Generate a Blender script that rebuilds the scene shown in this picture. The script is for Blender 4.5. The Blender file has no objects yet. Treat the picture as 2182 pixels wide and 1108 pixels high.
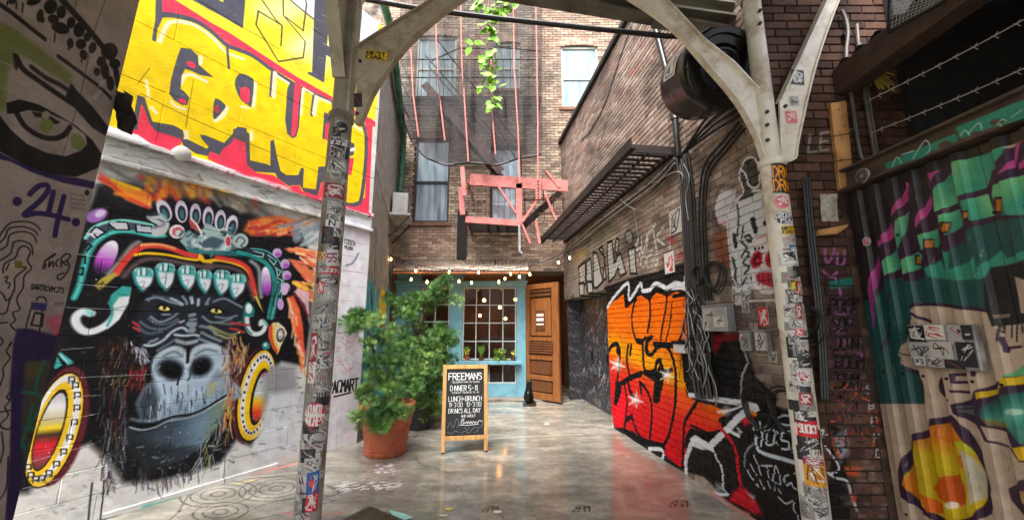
import bpy, bmesh, math, random
import numpy as np
from mathutils import Vector, Matrix

# ---------------------------------------------------------------- camera, sky, sun, exposure
F, CZ, PITCH = 820.0, 1.6, math.atan(146 / 820)
SC = bpy.context.scene
cam_d = bpy.data.cameras.new("camera"); cam = bpy.data.objects.new("camera", cam_d); SC.collection.objects.link(cam)
cam.location = (0, 0, CZ); cam.rotation_euler = (math.pi / 2 + PITCH, 0, 0)
cam_d.sensor_width = 36.0; cam_d.lens = 36.0 * F / 2182.0; cam_d.clip_start = 0.05; cam_d.clip_end = 400.0
SC.camera = cam
SUN_EL, SUN_AZ = math.radians(62), math.radians(200)      # high, veiled by cloud
w = bpy.data.worlds.new("World"); SC.world = w; w.use_nodes = True
nt = w.node_tree; bg = nt.nodes["Background"]
sky = nt.nodes.new("ShaderNodeTexSky"); sky.sky_type = 'NISHITA'; sky.sun_disc = False
sky.sun_elevation = SUN_EL; sky.sun_rotation = SUN_AZ; sky.dust_density = 6.0; sky.air_density = 1.0; sky.ozone_density = 1.0
hs = nt.nodes.new("ShaderNodeHueSaturation"); hs.inputs["Saturation"].default_value = 0.6     # overcast: grey, hardly blue
nt.links.new(sky.outputs[0], hs.inputs["Color"]); nt.links.new(hs.outputs[0], bg.inputs[0])
bg.inputs[1].default_value = 0.15
sd = bpy.data.lights.new("sun", 'SUN'); sd.energy = 1.5; sd.angle = math.radians(30); sd.color = (1.0, 0.99, 0.97)
sun = bpy.data.objects.new("sun", sd); SC.collection.objects.link(sun)
dirv = Vector((math.sin(SUN_AZ) * math.cos(SUN_EL), math.cos(SUN_AZ) * math.cos(SUN_EL), math.sin(SUN_EL)))
sun.rotation_euler = dirv.to_track_quat('Z', 'Y').to_euler(); sun.location = (0, 0, 30)
vs = SC.view_settings; SC.display_settings.display_device = 'sRGB'
vs.view_transform = 'Standard'; vs.look = 'None'; vs.gamma = 1.0; vs.use_curve_mapping = False; vs.exposure = 1.9
SC.cycles.max_bounces = 8; SC.cycles.diffuse_bounces = 5; SC.cycles.glossy_bounces = 4; SC.cycles.transparent_max_bounces = 12; SC.cycles.use_denoising = True
SC.cycles.caustics_reflective = False; SC.cycles.caustics_refractive = False; SC.cycles.sample_clamp_indirect = 6.0
# ---------------------------------------------------------------- geometry of the place
# camera stands at (0,0,CZ) looking along +Y, tilted up by PITCH. F = focal length in photo pixels
def ray(px, py):
    a, b = (px - 1091.0) / F, (554.0 - py) / F
    return np.array([a, math.cos(PITCH) - b * math.sin(PITCH), math.sin(PITCH) + b * math.cos(PITCH)])
CAM = np.array([0.0, 0.0, CZ])
def at_y(px, py, y):
    d = ray(px, py); return CAM + d * (y / d[1])
def at_z(px, py, z):
    d = ray(px, py); return CAM + d * ((z - CZ) / d[2])
def at_x(px, py, x):
    d = ray(px, py); return CAM + d * (x / d[0])

class Plane:
    """a flat face of the place: origin O, axes U and V (unit), N towards the alley"""
    def __init__(s, O, U, V, N):
        s.O, s.U, s.V, s.N = [np.array(q, float) for q in (O, U, V, N)]
    def uv(s, px, py):
        d = ray(px, py); t = np.dot(s.O - CAM, s.N) / np.dot(d, s.N)
        p = CAM + d * t - s.O
        return np.dot(p, s.U), np.dot(p, s.V)
    def pt(s, u, v, off=0.0):
        return s.O + s.U * u + s.V * v + s.N * off
    def hit(s, px, py, off=0.0):
        u, v = s.uv(px, py); return s.pt(u, v, off)
def wall_plane(A, B, side):
    A = np.array([A[0], A[1], 0.0]); B = np.array([B[0], B[1], 0.0])
    U = (B - A) / np.linalg.norm(B - A); N = np.array([U[1], -U[0], 0.0]) * side
    w = Plane(A, U, (0, 0, 1), N); w.L = float(np.linalg.norm(B - A)); w.A, w.B = A, B
    return w
# the walls (metres)
PL = wall_plane((-3.92, 2.90), (-2.21, 5.85), 1)        # gorilla wall, left
PLF = wall_plane((-2.21, 5.85), (-2.98, 9.50), 1)       # far left wall
PN = wall_plane((-2.55, 0.30), (-2.86, 2.45), 1)        # near pier with the eye, left
PR = wall_plane((2.168, 2.93), (1.287, 9.50), -1)       # right brick wall
PP = wall_plane((2.168, 2.93), (2.70, 2.93), 1)         # brick pier facing the alley mouth
PG = wall_plane((2.66, 2.92), (2.80, -0.6), 1)          # corrugated gate (u runs towards the camera)
PF = wall_plane((-3.4, 9.50), (4.6, 9.50), 1)           # back facade
GR = Plane((-5.0, 1.5, 0.0), (1, 0, 0), (0, 1, 0), (0, 0, 1))
# ---------------------------------------------------------------- paint: rasterised by code onto the wall planes
def spl(pts, n=6, closed=False):
    P = [np.array(p, float) for p in pts]
    if len(P) < 3: return P
    m = len(P); out = []
    rng = range(m) if closed else range(m - 1)
    for i in rng:
        if closed: p0, p1, p2, p3 = P[i - 1], P[i], P[(i + 1) % m], P[(i + 2) % m]
        else: p0, p1, p2, p3 = P[max(i - 1, 0)], P[i], P[i + 1], P[min(i + 2, m - 1)]
        for k in range(n):
            t = k / n
            out.append(0.5 * ((2 * p1) + (p2 - p0) * t + (2 * p0 - 5 * p1 + 4 * p2 - p3) * t * t + (3 * p1 - p0 - 3 * p2 + p3) * t ** 3))
    if not closed: out.append(P[-1])
    return out
def Z(ox, oy, s, pts): return [(ox + x / s, oy + y / s) for x, y in pts]

class Canvas:
    def __init__(s, plane, u0, u1, v0, v1, ppm, base=None):
        s.pl, s.u0, s.u1, s.v0, s.v1, s.ppm, s.sf = plane, u0, u1, v0, v1, ppm, 1.0
        s.W, s.H = int(round((u1 - u0) * ppm)), int(round((v1 - v0) * ppm))
        s.c = np.zeros((s.H, s.W, 3), np.float32); s.a = np.zeros((s.H, s.W), np.float32)
        if base is not None: s.c[:] = np.array(base) / 255.0; s.a[:] = 1
    def m(s, pts):
        out = []
        for x, y in pts:
            u, v = (x, y) if s.pl is None else s.pl.uv(x, y)
            out.append(((u - s.u0) * s.ppm, (v - s.v0) * s.ppm))
        return np.array(out)
    def k(s, pts):                      # canvas px per photo px around these points
        if s.pl is None: return s.ppm
        p = np.mean(np.array(pts, float), axis=0)
        q = s.m([p, p + (1, 0), p + (0, 1)])
        a, b = q[1] - q[0], q[2] - q[0]
        return math.sqrt(abs(a[0] * b[1] - a[1] * b[0]))
    def _blend(s, y0, x0, cov, col, a):
        h, w = cov.shape; cov = cov * a
        C = s.c[y0:y0 + h, x0:x0 + w]; A = s.a[y0:y0 + h, x0:x0 + w]
        col = np.asarray(col, np.float32)
        if col.ndim == 1: col = col / 255.0
        oa = cov + A * (1 - cov); w_ = np.where(oa > 1e-5, cov / np.maximum(oa, 1e-5), 0)[..., None]
        C += (col - C) * w_; A[:] = oa
    def _dist(s, Q, m_, closed):
        lo = np.floor(Q.min(0) - m_ - 1).astype(int); hi = np.ceil(Q.max(0) + m_ + 2).astype(int)
        x0, y0 = max(lo[0], 0), max(lo[1], 0); x1, y1 = min(hi[0], s.W), min(hi[1], s.H)
        if x1 <= x0 or y1 <= y0: return None
        D = np.full((y1 - y0, x1 - x0), 1e4, np.float32)
        n = len(Q)
        for i in range(n if closed else n - 1):
            a, b = Q[i], Q[(i + 1) % n]
            sx0 = max(int(min(a[0], b[0]) - m_ - 1), x0); sx1 = min(int(max(a[0], b[0]) + m_ + 2), x1)
            sy0 = max(int(min(a[1], b[1]) - m_ - 1), y0); sy1 = min(int(max(a[1], b[1]) + m_ + 2), y1)
            if sx1 <= sx0 or sy1 <= sy0: continue
            X = np.arange(sx0, sx1) + .5 - a[0]; Y = (np.arange(sy0, sy1) + .5 - a[1])[:, None]
            dx, dy = b - a; L = dx * dx + dy * dy + 1e-9
            t = np.clip((X * dx + Y * dy) / L, 0, 1)
            d = np.hypot(X - t * dx, Y - t * dy)
            v = D[sy0 - y0:sy1 - y0, sx0 - x0:sx1 - x0]; np.minimum(v, d, out=v)
        return x0, y0, D
    def st(s, pts, w, col, a=1.0, soft=0.0, sp=True, closed=False):
        """brush stroke, width in photo px"""
        k = s.k(pts); r = max(w * k / 2, .35); sf = max(soft * k * s.sf, .6)
        Q = s.m(spl(pts, 5, closed) if sp and len(pts) > 2 else pts)
        g = s._dist(Q, r + sf + 1, closed)
        if g is None: return
        x0, y0, D = g
        s._blend(y0, x0, np.clip((r + sf / 2 - D) / sf, 0, 1), col, a)
    def po(s, pts, col, a=1.0, soft=0.0, sp=False, grad=None):
        """filled shape; grad = (p0, p1, [(t, colour), ...]) in photo px"""
        k = s.k(pts); sf = max(soft * k * s.sf, .8)
        Q = s.m(spl(pts, 6, True) if sp else pts)
        g = s._dist(Q, sf + 1, True)
        if g is None: return
        x0, y0, D = g; h, w = D.shape
        cnt = np.zeros((h, w + 1), np.int32); n = len(Q)
        for i in range(n):
            ax, ay = Q[i]; bx, by = Q[(i + 1) % n]
            if ay == by: continue
            if ay > by: ax, ay, bx, by = bx, by, ax, ay
            r0 = max(int(math.ceil(ay - .5)), y0); r1 = min(int(math.ceil(by - .5)), y0 + h)
            if r1 <= r0: continue
            rr = np.arange(r0, r1); xc = ax + (rr + .5 - ay) * (bx - ax) / (by - ay)
            cc = np.clip(np.ceil(xc - .5).astype(int) - x0, 0, w)
            np.add.at(cnt, (rr - y0, cc), 1)
        ins = (np.cumsum(cnt, 1)[:, :w] % 2).astype(bool)
        sd = np.where(ins, D, -D)
        cov = np.clip(.5 + sd / sf, 0, 1)
        if grad is not None:
            p0, p1, st = grad; q = s.m([p0, p1]); d = q[1] - q[0]
            X = np.arange(x0, x0 + w) + .5 - q[0][0]; Y = (np.arange(y0, y0 + h) + .5 - q[0][1])[:, None]
            t = np.clip((X * d[0] + Y * d[1]) / (d @ d), 0, 1)
            ts = [q_[0] for q_ in st]
            col = np.stack([np.interp(t, ts, [q_[1][j] / 255.0 for q_ in st]) for j in range(3)], -1)
        s._blend(y0, x0, cov, col, a)
    def el(s, cx, cy, rx, ry, col, a=1.0, soft=0.0, rot=0.0, grad=None, ring=None):
        c_, s_ = math.cos(rot), math.sin(rot)
        P = [(cx + rx * math.cos(t) * c_ - ry * math.sin(t) * s_, cy + rx * math.cos(t) * s_ + ry * math.sin(t) * c_)
             for t in np.linspace(0, 2 * math.pi, 28)[:-1]]
        if ring: s.st(P, ring, col, a, soft, sp=False, closed=True)
        else: s.po(P, col, a, soft, grad=grad)
    def tx(s, txt, p, adv, up, w, col, a=1.0, soft=0.0, jit=0.0, rg=None):
        """lettering: p = foot of the first letter, adv = step per letter, up = height of a letter (photo px)"""
        p = np.array(p, float); adv = np.array(adv, float); up = np.array(up, float)
        for ch in txt:
            g = FONT.get(ch, FONT.get(ch.upper(), ''))
            jv = rg.normal(0, jit, 2) if rg is not None and jit else (0, 0)
            for pl in g.split():
                q = [p + jv + adv * (.78 * int(pl[i]) / 4.0) + up * (int(pl[i + 1]) / 6.0) for i in range(0, len(pl), 2)]
                s.st(q, w, col, a, soft, sp=False)
            p = p + adv * (.5 if ch in " .:'!I1" else 1.0)
    def bump_noise(s, rg, amt, cell):
        """mottled paint: low-frequency tone change"""
        h, w = s.H // cell + 2, s.W // cell + 2
        n = rg.normal(0, 1, (h, w)).astype(np.float32)
        yy = np.linspace(0, h - 1.001, s.H); xx = np.linspace(0, w - 1.001, s.W)
        yi, xi = yy.astype(int), xx.astype(int); fy, fx = (yy - yi)[:, None], xx - xi
        v = (n[yi][:, xi] * (1 - fx) + n[yi][:, xi + 1] * fx) * (1 - fy) + (n[yi + 1][:, xi] * (1 - fx) + n[yi + 1][:, xi + 1] * fx) * fy
        s.c[:] = np.clip(s.c * (1 + amt * v[..., None]), 0, 1)
FONT = {
 'A': '002640 1232', 'B': '00063645443303 33424100', 'C': '46260501104 4140', 'D': '0006264442200 0', 'E': '46060040 0333', 'F': '460600 0333',
 'G': '4636150411304143 4323', 'H': '0006 4046 0343', 'I': '2026', 'J': '46413010 0 1', 'K': '0006 460340', 'L': '060040', 'M': '0006234640', 'N': '00064046',
 'O': '1030414536160501 10', 'P': '000636454433 03', 'Q': '1030414536160501 2240', 'R': '00063645443303 2340', 'S': '4536160504 143342413010 01', 'T': '0646 2026',
 'U': '060110304146', 'V': '062046', 'W': '0610243046', 'X': '0046 0640', 'Y': '062346 2320', 'Z': '06460040', '0': '1030414536160501 1030', '1': '152620', '2': '0516364544004 0',
 '3': '0516364544331 3 3342413010', '4': '300642 0242', '5': '46060333424130100', '6': '46160401103041423303', '7': '064610', '8': '1333454636160504 131130414233', '9': '42331304051636454110',
 '-': '1333', '.': '2021', ':': '2122 2425', "'": '2526', '+': '1333 2224', '@': '4230101536444232 ', '!': '2226 2021', '&': '4004052624010 0 3042', '/': '0046', '*': '0343 1135 3115'}
def _clean():
    for k_ in list(FONT):
        out = []
        for pl in FONT[k_].split():
            if len(pl) % 2: pl = pl[:-1]
            if len(pl) >= 4: out.append(pl)
        FONT[k_] = ' '.join(out)
_clean()
# ---------------------------------------------------------------- gorilla wall (left)
RG = np.random.default_rng(7)
YE, GY, RD, CRM, BK, WH, TEAL, PUR = (246, 212, 8), (84, 84, 94), (238, 62, 88), (250, 238, 196), (18, 18, 22), (232, 234, 236), (36, 160, 152), (170, 92, 190)
cl = Canvas(PL, -0.6, 3.45, 0.0, 7.2, 190, (214, 214, 210))
def yellow_lettering(c):
    c.po([(150, -900), (150, 250), (232, 283), (500, 376), (784, 463), (800, 190), (812, -900)], YE)
    # paler upper lettering
    c.po([(372, 0), (450, 49), (491, 72), (558, 116), (634, 165), (706, 206), (800, 258), (830, -60), (500, -200), (372, -80)], (246, 226, 48))
    for q in [(600, 20, 60, 30), (690, 90, 40, 60), (640, 100, 30, 25)]: c.el(*q, (250, 246, 190), .7, 30)
    c.po([(560, -80), (612, -5), (660, 35), (720, 76), (802, 128), (840, -300), (560, -300)], (235, 236, 238), 1, 3)
    c.st([(612, -5), (660, 35), (720, 76), (800, 128)], 3, (60, 60, 64), 1)
    # grey bars of the upper letters
    D2 = lambda P: Z(450, 0, 3.694, P)
    c.po([(398, -60), (530, -60), (523, 0), (518, 62), (470, 34), (408, 0)], GY); c.po([(440, -60), (478, -60), (476, 6), (450, -8)], (246, 226, 48))
    c.po(D2([(820, -120), (925, -60), (935, 90), (890, 655), (758, 582), (768, 568), (795, 575)]), GY)
    c.po(D2([(905, 355), (1100, 470), (1100, 560), (890, 425)]), GY)
    for P in ([(550, 365), (560, 205), (372, 90), (355, 200), (530, 488), (725, 457), (742, 330), (570, 125), (565, -60)], [(385, -20), (510, 160), (560, 205)], [(590, 140), (725, 245), (752, 40), (735, -40)]):
        c.st(D2(P), 3.2, (84, 74, 44), .9, sp=False)
    # red stripe and grey outline under it
    c.po([(344, -60), (372, 0), (420, 30), (450, 49), (491, 72), (558, 116), (634, 165), (706, 206), (800, 260), (800, 272), (706, 214), (650, 187), (626, 173), (580, 146), (539, 116), (485, 95), (450, 66), (415, 41), (366, 32), (343, 31)], RD)
    c.st([(342, 33), (366, 33), (415, 45), (450, 67), (483, 97), (500, 104), (539, 120), (580, 150), (626, 179), (650, 191), (706, 218), (760, 248), (780, 275)], 9, GY)
    c.po([(333, -60), (345, -60), (346, 42), (336, 62), (332, 91), (324, 86), (331, 45)], GY)
    for P, w in (([(484, 95), (488, 146)], 5), ([(581, 148), (577, 205)], 6), ([(669, 203), (664, 246)], 6)): c.st(P, w, GY, sp=False)
    # cream highlights
    Z1 = lambda P: Z(220, 0, 3.693, P)
    for P, w in (([(445, 330), (500, 205), (560, 172), (690, 190), (790, 245), (880, 320), (955, 405)], 8), ([(340, 635), (350, 700), (360, 775)], 6), ([(385, 850), (415, 890)], 8),
                 ([(610, 660), (640, 600), (700, 592), (815, 645)], 8), ([(535, 800), (575, 840), (645, 862)], 7), ([(772, 450), (762, 505)], 8), ([(975, 850), (940, 910), (885, 950)], 9), ([(655, 1040), (660, 1100)], 9), ([(1000, 430), (1108, 470)], 6)):
        c.st(Z1(P), w, CRM, .95, 2)
    for P, w in (([(350, 655), (335, 840)], 7), ([(235, 840), (300, 855)], 5), ([(505, 580), (490, 760)], 9), ([(505, 590), (620, 665)], 6), ([(730, 700), (800, 740)], 5), ([(725, 710), (705, 900)], 6), ([(830, 770), (810, 900)], 9), ([(825, 765), (935, 810)], 6), ([(320, 1040), (318, 1100)], 7)):
        c.st(D2(P), w, CRM, .95, 2)
    # letter holes
    def hole(P, R=None, col=GY):
        c.po(P, col, 1, 1.2, sp=True)
        if R: c.po(R, RD, 1, 1.2, sp=True)
    c.po(Z1([(612, 378), (690, 388), (745, 440), (752, 512), (870, 612), (760, 592), (700, 562), (645, 545), (618, 600), (610, 700), (645, 728), (680, 772), (662, 830), (618, 828), (558, 790), (522, 740), (530, 650), (558, 540), (585, 450)]), GY, 1, 1.2)
    c.el(*Z1([(693, 512)])[0], 11, 6, RD, 1, 1.5, .5); c.el(*Z1([(625, 797)])[0], 9, 5, RD, 1, 1.5, .4)
    hole(Z1([(885, 778), (962, 832), (935, 885), (875, 942), (866, 880)])); c.el(*Z1([(895, 862)])[0], 5, 9, (190, 60, 80), 1, 2)
    hole(D2([(228, 583), (312, 610), (336, 655), (318, 832), (288, 828), (238, 790), (196, 705), (190, 640)]), D2([(240, 692), (302, 705), (297, 808), (262, 805), (230, 760)]))
    c.po(D2([(628, 640), (600, 700), (583, 950), (600, 1055), (640, 1092), (672, 1078), (692, 1000), (714, 690)]), GY, 1, 1)
    c.po(D2([(662, 632), (712, 680), (690, 800), (680, 1000), (655, 1078), (630, 1072), (645, 850)]), RD, 1, 1)
    Z4 = lambda P: Z(500, 180, 3.4625, P)
    c.po(Z4([(662, 208), (720, 230), (700, 418), (648, 402), (655, 300)]), GY); c.po(Z4([(672, 288), (712, 288), (702, 408), (666, 405)]), RD)
    c.po(Z4([(835, 412), (885, 440), (880, 520), (835, 540)]), GY); c.po(Z4([(832, 545), (882, 545), (862, 672), (830, 662)]), RD); c.st(Z4([(835, 490), (885, 478)]), 6, WH)
    # right border: red edge, grey outline of the last letter
    c.po(Z4([(945, 225), (1020, 262), (990, 985), (790, 925), (800, 880), (910, 890), (962, 830), (985, 430), (975, 330)]), RD)
    c.st(Z4([(900, 285), (935, 292), (962, 345), (972, 430), (965, 600), (935, 845), (895, 885), (850, 890), (790, 875)]), 8, GY); c.st(Z4([(870, 300), (935, 340)]), 6, CRM)
    # lower edge of the letters: grey, then red running out to white
    Z3 = lambda P: Z(220, 200, 5.037, P)
    c.po(Z3([(30, 330), (230, 400), (370, 430), (500, 510), (700, 610), (860, 640), (1130, 720), (1511, 850), (1511, 940), (0, 420)]), WH, 1, 3)
    c.po(Z4([(0, 640), (200, 715), (400, 790), (640, 865), (980, 965), (975, 1010), (0, 700)]), WH, 1, 3)
    c.po(Z3([(368, 15), (445, 40), (485, 170), (530, 300), (640, 320), (760, 342), (850, 390), (868, 440), (862, 500), (760, 480), (580, 430), (500, 340), (440, 160), (410, 110), (385, 250), (370, 395), (190, 365), (200, 225), (325, 285), (345, 150)]), GY)
    c.po(Z3([(410, 115), (442, 160), (503, 330), (565, 402), (700, 442), (862, 497), (810, 575), (700, 625), (500, 530), (370, 440), (190, 400), (190, 365), (370, 390), (385, 260)]), RD, 1, 2)
    c.po(Z3([(1040, 440), (1100, 448), (1300, 530), (1390, 430), (1440, 355), (1540, 370), (1540, 480), (1430, 470), (1370, 540), (1290, 595), (1250, 662), (1150, 620), (1130, 672), (1000, 645), (858, 555), (838, 495), (900, 488), (1112, 592), (1132, 572), (1060, 490)]), GY)
    c.po(Z3([(1150, 618), (1250, 662), (1290, 592), (1370, 532), (1430, 470), (1540, 478), (1540, 860), (1400, 822), (1200, 742), (1120, 695)]), RD, 1, 2)
    c.po(Z4([(-10, 330), (60, 318), (110, 370), (115, 560), (240, 590), (265, 602), (265, 420), (290, 408), (310, 520), (340, 640), (380, 670), (470, 670), (490, 618), (512, 618), (505, 762), (600, 776), (620, 608), (700, 605), (700, 700), (640, 725), (612, 832), (510, 792), (480, 742), (400, 752), (320, 695), (300, 655), (150, 645), (90, 595), (80, 435), (-10, 395)]), GY)
    c.po(Z4([(-10, 398), (80, 432), (90, 592), (160, 652), (290, 672), (330, 702), (400, 757), (475, 742), (500, 792), (612, 832), (645, 722), (700, 700), (700, 890), (640, 872), (400, 792), (200, 722), (-10, 655)]), RD, 1, 2)
    for i in range(26):
        t = RG.random(); x = 330 + 430 * t; y = 312 + 138 * t - RG.random() * 8
        c.el(x, y + 10, 10 + 10 * RG.random(), 4, (240, 214, 218), .6, 8, .3)
    for P in ([(300, 200), (395, 247), (480, 285), (600, 335), (690, 372)], [(413, 170), (404, 225), (396, 272)], [(295, 178), (320, 145)]): c.st(P, 1.8, (120, 96, 10), .75)
    for _ in range(420):                                  # worn, crazed paint
        x, y = RG.uniform(200, 800), RG.uniform(-20, 430)
        if y > 270 + (x - 235) * .32: continue
        L = RG.uniform(4, 14); c.st([(x, y), (x + L, y + RG.uniform(-.1, .6) * L)], RG.uniform(.8, 1.6), (150, 120, 20) if RG.random() < .7 else (255, 240, 120), RG.uniform(.15, .5), sp=False)
yellow_lettering(cl)
for _ in range(34):
    t = RG.random(); x = 260 + 500 * t; y = 300 + 150 * t; cl.st([(x, y), (x - RG.uniform(0, 2), y + RG.uniform(6, 26))], RG.uniform(.9, 1.8), [RD, GY, (200, 70, 90)][RG.integers(3)], .7, .5, sp=False)

def gorilla(c):
    z1 = lambda P: Z(150, 340, 3.693, P)
    z2 = lambda P: Z(400, 340, 3.693, P)
    z3 = lambda P: Z(200, 600, 4.432, P)
    z4 = lambda P: Z(400, 600, 4.432, P)
    z5 = lambda P: Z(180, 800, 3.597, P)
    z6 = lambda P: Z(40, 720, 2.857, P)
    S, P_ = c.st, c.po
    # bare wall under it
    for _ in range(150):
        t = RG.random(); x = 70 + 640 * t; y = 1070 - 175 * t + RG.uniform(-70, 60); c.el(x, y, RG.uniform(5, 24), RG.uniform(2, 7), [(190, 194, 196), (240, 240, 240), (170, 176, 180), (206, 200, 206)][RG.integers(4)], .4, 6, -.3)
    # sprayed ground: fire over white, black body
    for _ in range(260):
        t = RG.random(); x, y = 205 + 480 * t, 350 + 150 * t + RG.normal(0, 22)
        c.el(x, y, RG.uniform(8, 26), RG.uniform(4, 10), [(200, 205, 205), (226, 226, 220), (176, 184, 186), (214, 208, 190)][RG.integers(4)], .35, 10, .3)
    P_([(60, 660), (150, 560), (178, 470), (205, 398), (240, 388), (310, 398), (345, 400), (420, 412), (520, 448), (565, 470), (640, 490), (668, 560), (662, 690), (650, 780), (600, 770), (572, 800), (556, 900), (536, 950), (505, 935), (470, 985), (400, 1010), (330, 1025), (262, 1028), (235, 985), (190, 945), (120, 970), (60, 1050), (20, 1050)], BK, 1, 14)
    P_([(205, 398), (330, 372), (450, 398), (560, 440), (640, 500), (560, 500), (420, 440), (260, 440)], (44, 44, 50), .6, 18)
    # flames
    FL = [(238, 70, 50), (246, 120, 40), (250, 180, 40), (214, 60, 66), (250, 205, 120)]
    P_(z1([(230, 100), (320, 150), (440, 190), (560, 230), (640, 290), (640, 380), (560, 370), (440, 320), (330, 230), (225, 165)]), (246, 150, 50), .95, 6, grad=((215, 375), (320, 440), [(0, (246, 110, 90)), (.35, (250, 170, 40)), (.7, (250, 140, 50)), (1, (244, 180, 110))]))
    S(z1([(235, 150), (330, 200), (420, 280), (560, 350), (620, 380)]), 8, (226, 66, 62), .9, 6); S(z1([(330, 160), (450, 205), (540, 235)]), 6, (250, 214, 40), .9, 5); S(z1([(360, 270), (480, 290), (590, 330)]), 9, (248, 150, 40), .8, 6)
    S(z1([(290, 60), (420, 130), (560, 200), (650, 260), (700, 300)]), 8, (110, 116, 120), .7, 8)
    P_(z1([(590, 120), (760, 60), (950, 100), (1108, 150), (1108, 330), (900, 300), (760, 290), (640, 250)]), (232, 160, 110), .55, 14)
    for _ in range(46):
        x, y = RG.uniform(590, 1100), RG.uniform(110, 290)
        S(z1([(x, y), (x + RG.uniform(-20, 50), y + RG.uniform(30, 80))]), RG.uniform(4, 11), FL[RG.integers(5)], RG.uniform(.4, .85), 6, sp=False)
    c.el(*z1([(552, 135)])[0], 7, 9, (222, 90, 90), .8, 6); c.el(*z1([(930, 190)])[0], 10, 14, (236, 214, 160), .9, 6); c.el(*z1([(915, 140)])[0], 8, 8, (220, 180, 60), .7, 6)
    for _ in range(30):
        x = RG.uniform(0, 620); y = 110 + x * .42 + RG.uniform(-10, 120)
        S(z2([(x, y), (x + RG.uniform(-10, 60), y + RG.uniform(10, 70))]), RG.uniform(4, 12), FL[RG.integers(5)] if RG.random() < .6 else (226, 220, 196), RG.uniform(.3, .7), 8, sp=False)
    P_(z2([(480, 480), (600, 450), (720, 440), (860, 480), (960, 450), (1000, 450), (960, 500), (820, 560), (640, 600), (500, 600), (440, 560)]), (240, 120, 60), .9, 8)
    for _ in range(34):
        x, y = RG.uniform(460, 800), RG.uniform(480, 600)
        S(z2([(x, y), (x + 60, y - 14)]), RG.uniform(3, 8), [(232, 70, 60), (248, 160, 70), (246, 196, 120), (180, 50, 50)][RG.integers(4)], .8, 4, sp=False)
    S(z2([(720, 530), (860, 500), (990, 450)]), 7, (150, 158, 160), .9, 5); S(z2([(850, 520), (985, 470)]), 4, (228, 230, 228), .9, 3)
    for _ in range(60):
        x, y = RG.uniform(820, 1040), RG.uniform(520, 680); S(z2([(x, y), (x + 40, y - 18)]), RG.uniform(3, 7), [(140, 160, 168), (190, 204, 208), (110, 130, 140)][RG.integers(3)], .5, 5, sp=False)
    # feathers, right of the headdress
    F_ = [(244, 132, 84), (250, 190, 120), (240, 96, 70), (250, 226, 190), (200, 90, 110), (250, 200, 60)]
    for P in ([(760, 700), (880, 690), (1010, 720), (1040, 760), (930, 745), (800, 730)], [(790, 780), (900, 800), (1000, 900), (1030, 960), (940, 950), (860, 870)], [(830, 950), (920, 970), (1010, 1060), (1040, 1140), (960, 1100), (870, 1030)], [(880, 770), (1000, 780), (1040, 860), (980, 850)]):
        P_(z2(P), F_[0], .95, 4)
        for _ in range(16):
            i = RG.integers(len(P) - 1); a = np.array(P[i]); b = np.array(P[i + 1]); t = RG.random(); p = a + (b - a) * t
            S(z2([p, p + (RG.uniform(40, 110), RG.uniform(10, 60))]), RG.uniform(2, 6), F_[RG.integers(6)], .85, 3, sp=False)
    P_(z4([(940, 150), (1000, 130), (1060, 260), (1090, 420), (1108, 700), (1070, 860), (1050, 620), (1030, 480), (975, 360)]), (240, 100, 60), 1, 5)
    for _ in range(40):
        t = RG.random(); x, y = 960 + 130 * t + RG.uniform(-20, 30), 160 + 640 * t + RG.uniform(-40, 40)
        S(z4([(x, y), (x + RG.uniform(-20, 50), y + RG.uniform(50, 120))]), RG.uniform(3, 7), [(250, 150, 60), (238, 70, 60), (250, 200, 150), (246, 120, 70), (236, 230, 226)][RG.integers(5)], .85, 4, sp=False)
    P_(z4([(1000, 100), (1108, 220), (1150, 400), (1150, 100), (1040, 60)]), (232, 190, 196), .95, 5); S(z4([(1010, 110), (1090, 230), (1140, 330)]), 4, (130, 34, 44), 1, 2); S(z4([(1000, 10), (1060, 40), (1130, 70)]), 7, (250, 205, 70), 1, 4)
    # crest arches
    for i, (x, y, w, h, r) in enumerate([(740, 400, 52, 88, -.5), (875, 410, 50, 88, -.1), (985, 430, 44, 84, 0), (1085, 455, 44, 84, .05), (1180, 480, 44, 84, .1), (1270, 520, 48, 84, .22)]):
        cx, cy = z1([(x, y)])[0]
        c.el(cx, cy, w / 3.69, h / 3.69, (216, 210, 226), 1, 2, r); c.el(cx + 1, cy + 4, w * .66 / 3.69, h * .7 / 3.69, (40, 46, 60), 1, 2, r); c.el(cx + 1, cy + 6, w * .34 / 3.69, h * .45 / 3.69, (60, 112, 116), 1, 3, r)
    # headdress: teal band with glyphs
    band = [(30, 1090), (70, 1000), (110, 850), (140, 740), (200, 650), (280, 595), (380, 565), (500, 570), (640, 600), (740, 600)]
    P_(z1([(40, 1060), (60, 900), (100, 720), (150, 580), (260, 500), (420, 478), (600, 500), (660, 540), (650, 600), (420, 570), (300, 600), (210, 680), (150, 800), (110, 960)]), (64, 76, 84), 1, 3)
    S(z1([(120, 620), (180, 540), (280, 495), (430, 480), (600, 505), (650, 520)]), 7, (128, 214, 204), 1, 3)
    S(z1(band), 12, (30, 150, 146), 1, 3); S(z1(band), 4, (130, 216, 206), .8, 3)
    P_(z1([(130, 580), (200, 530), (270, 580), (190, 620)]), (216, 214, 226), 1, 2); P_(z1([(300, 500), (460, 490), (465, 555), (350, 555)]), (196, 200, 208), 1, 2); P_(z1([(510, 515), (650, 520), (648, 590), (520, 570)]), (190, 196, 206), 1, 2)
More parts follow.
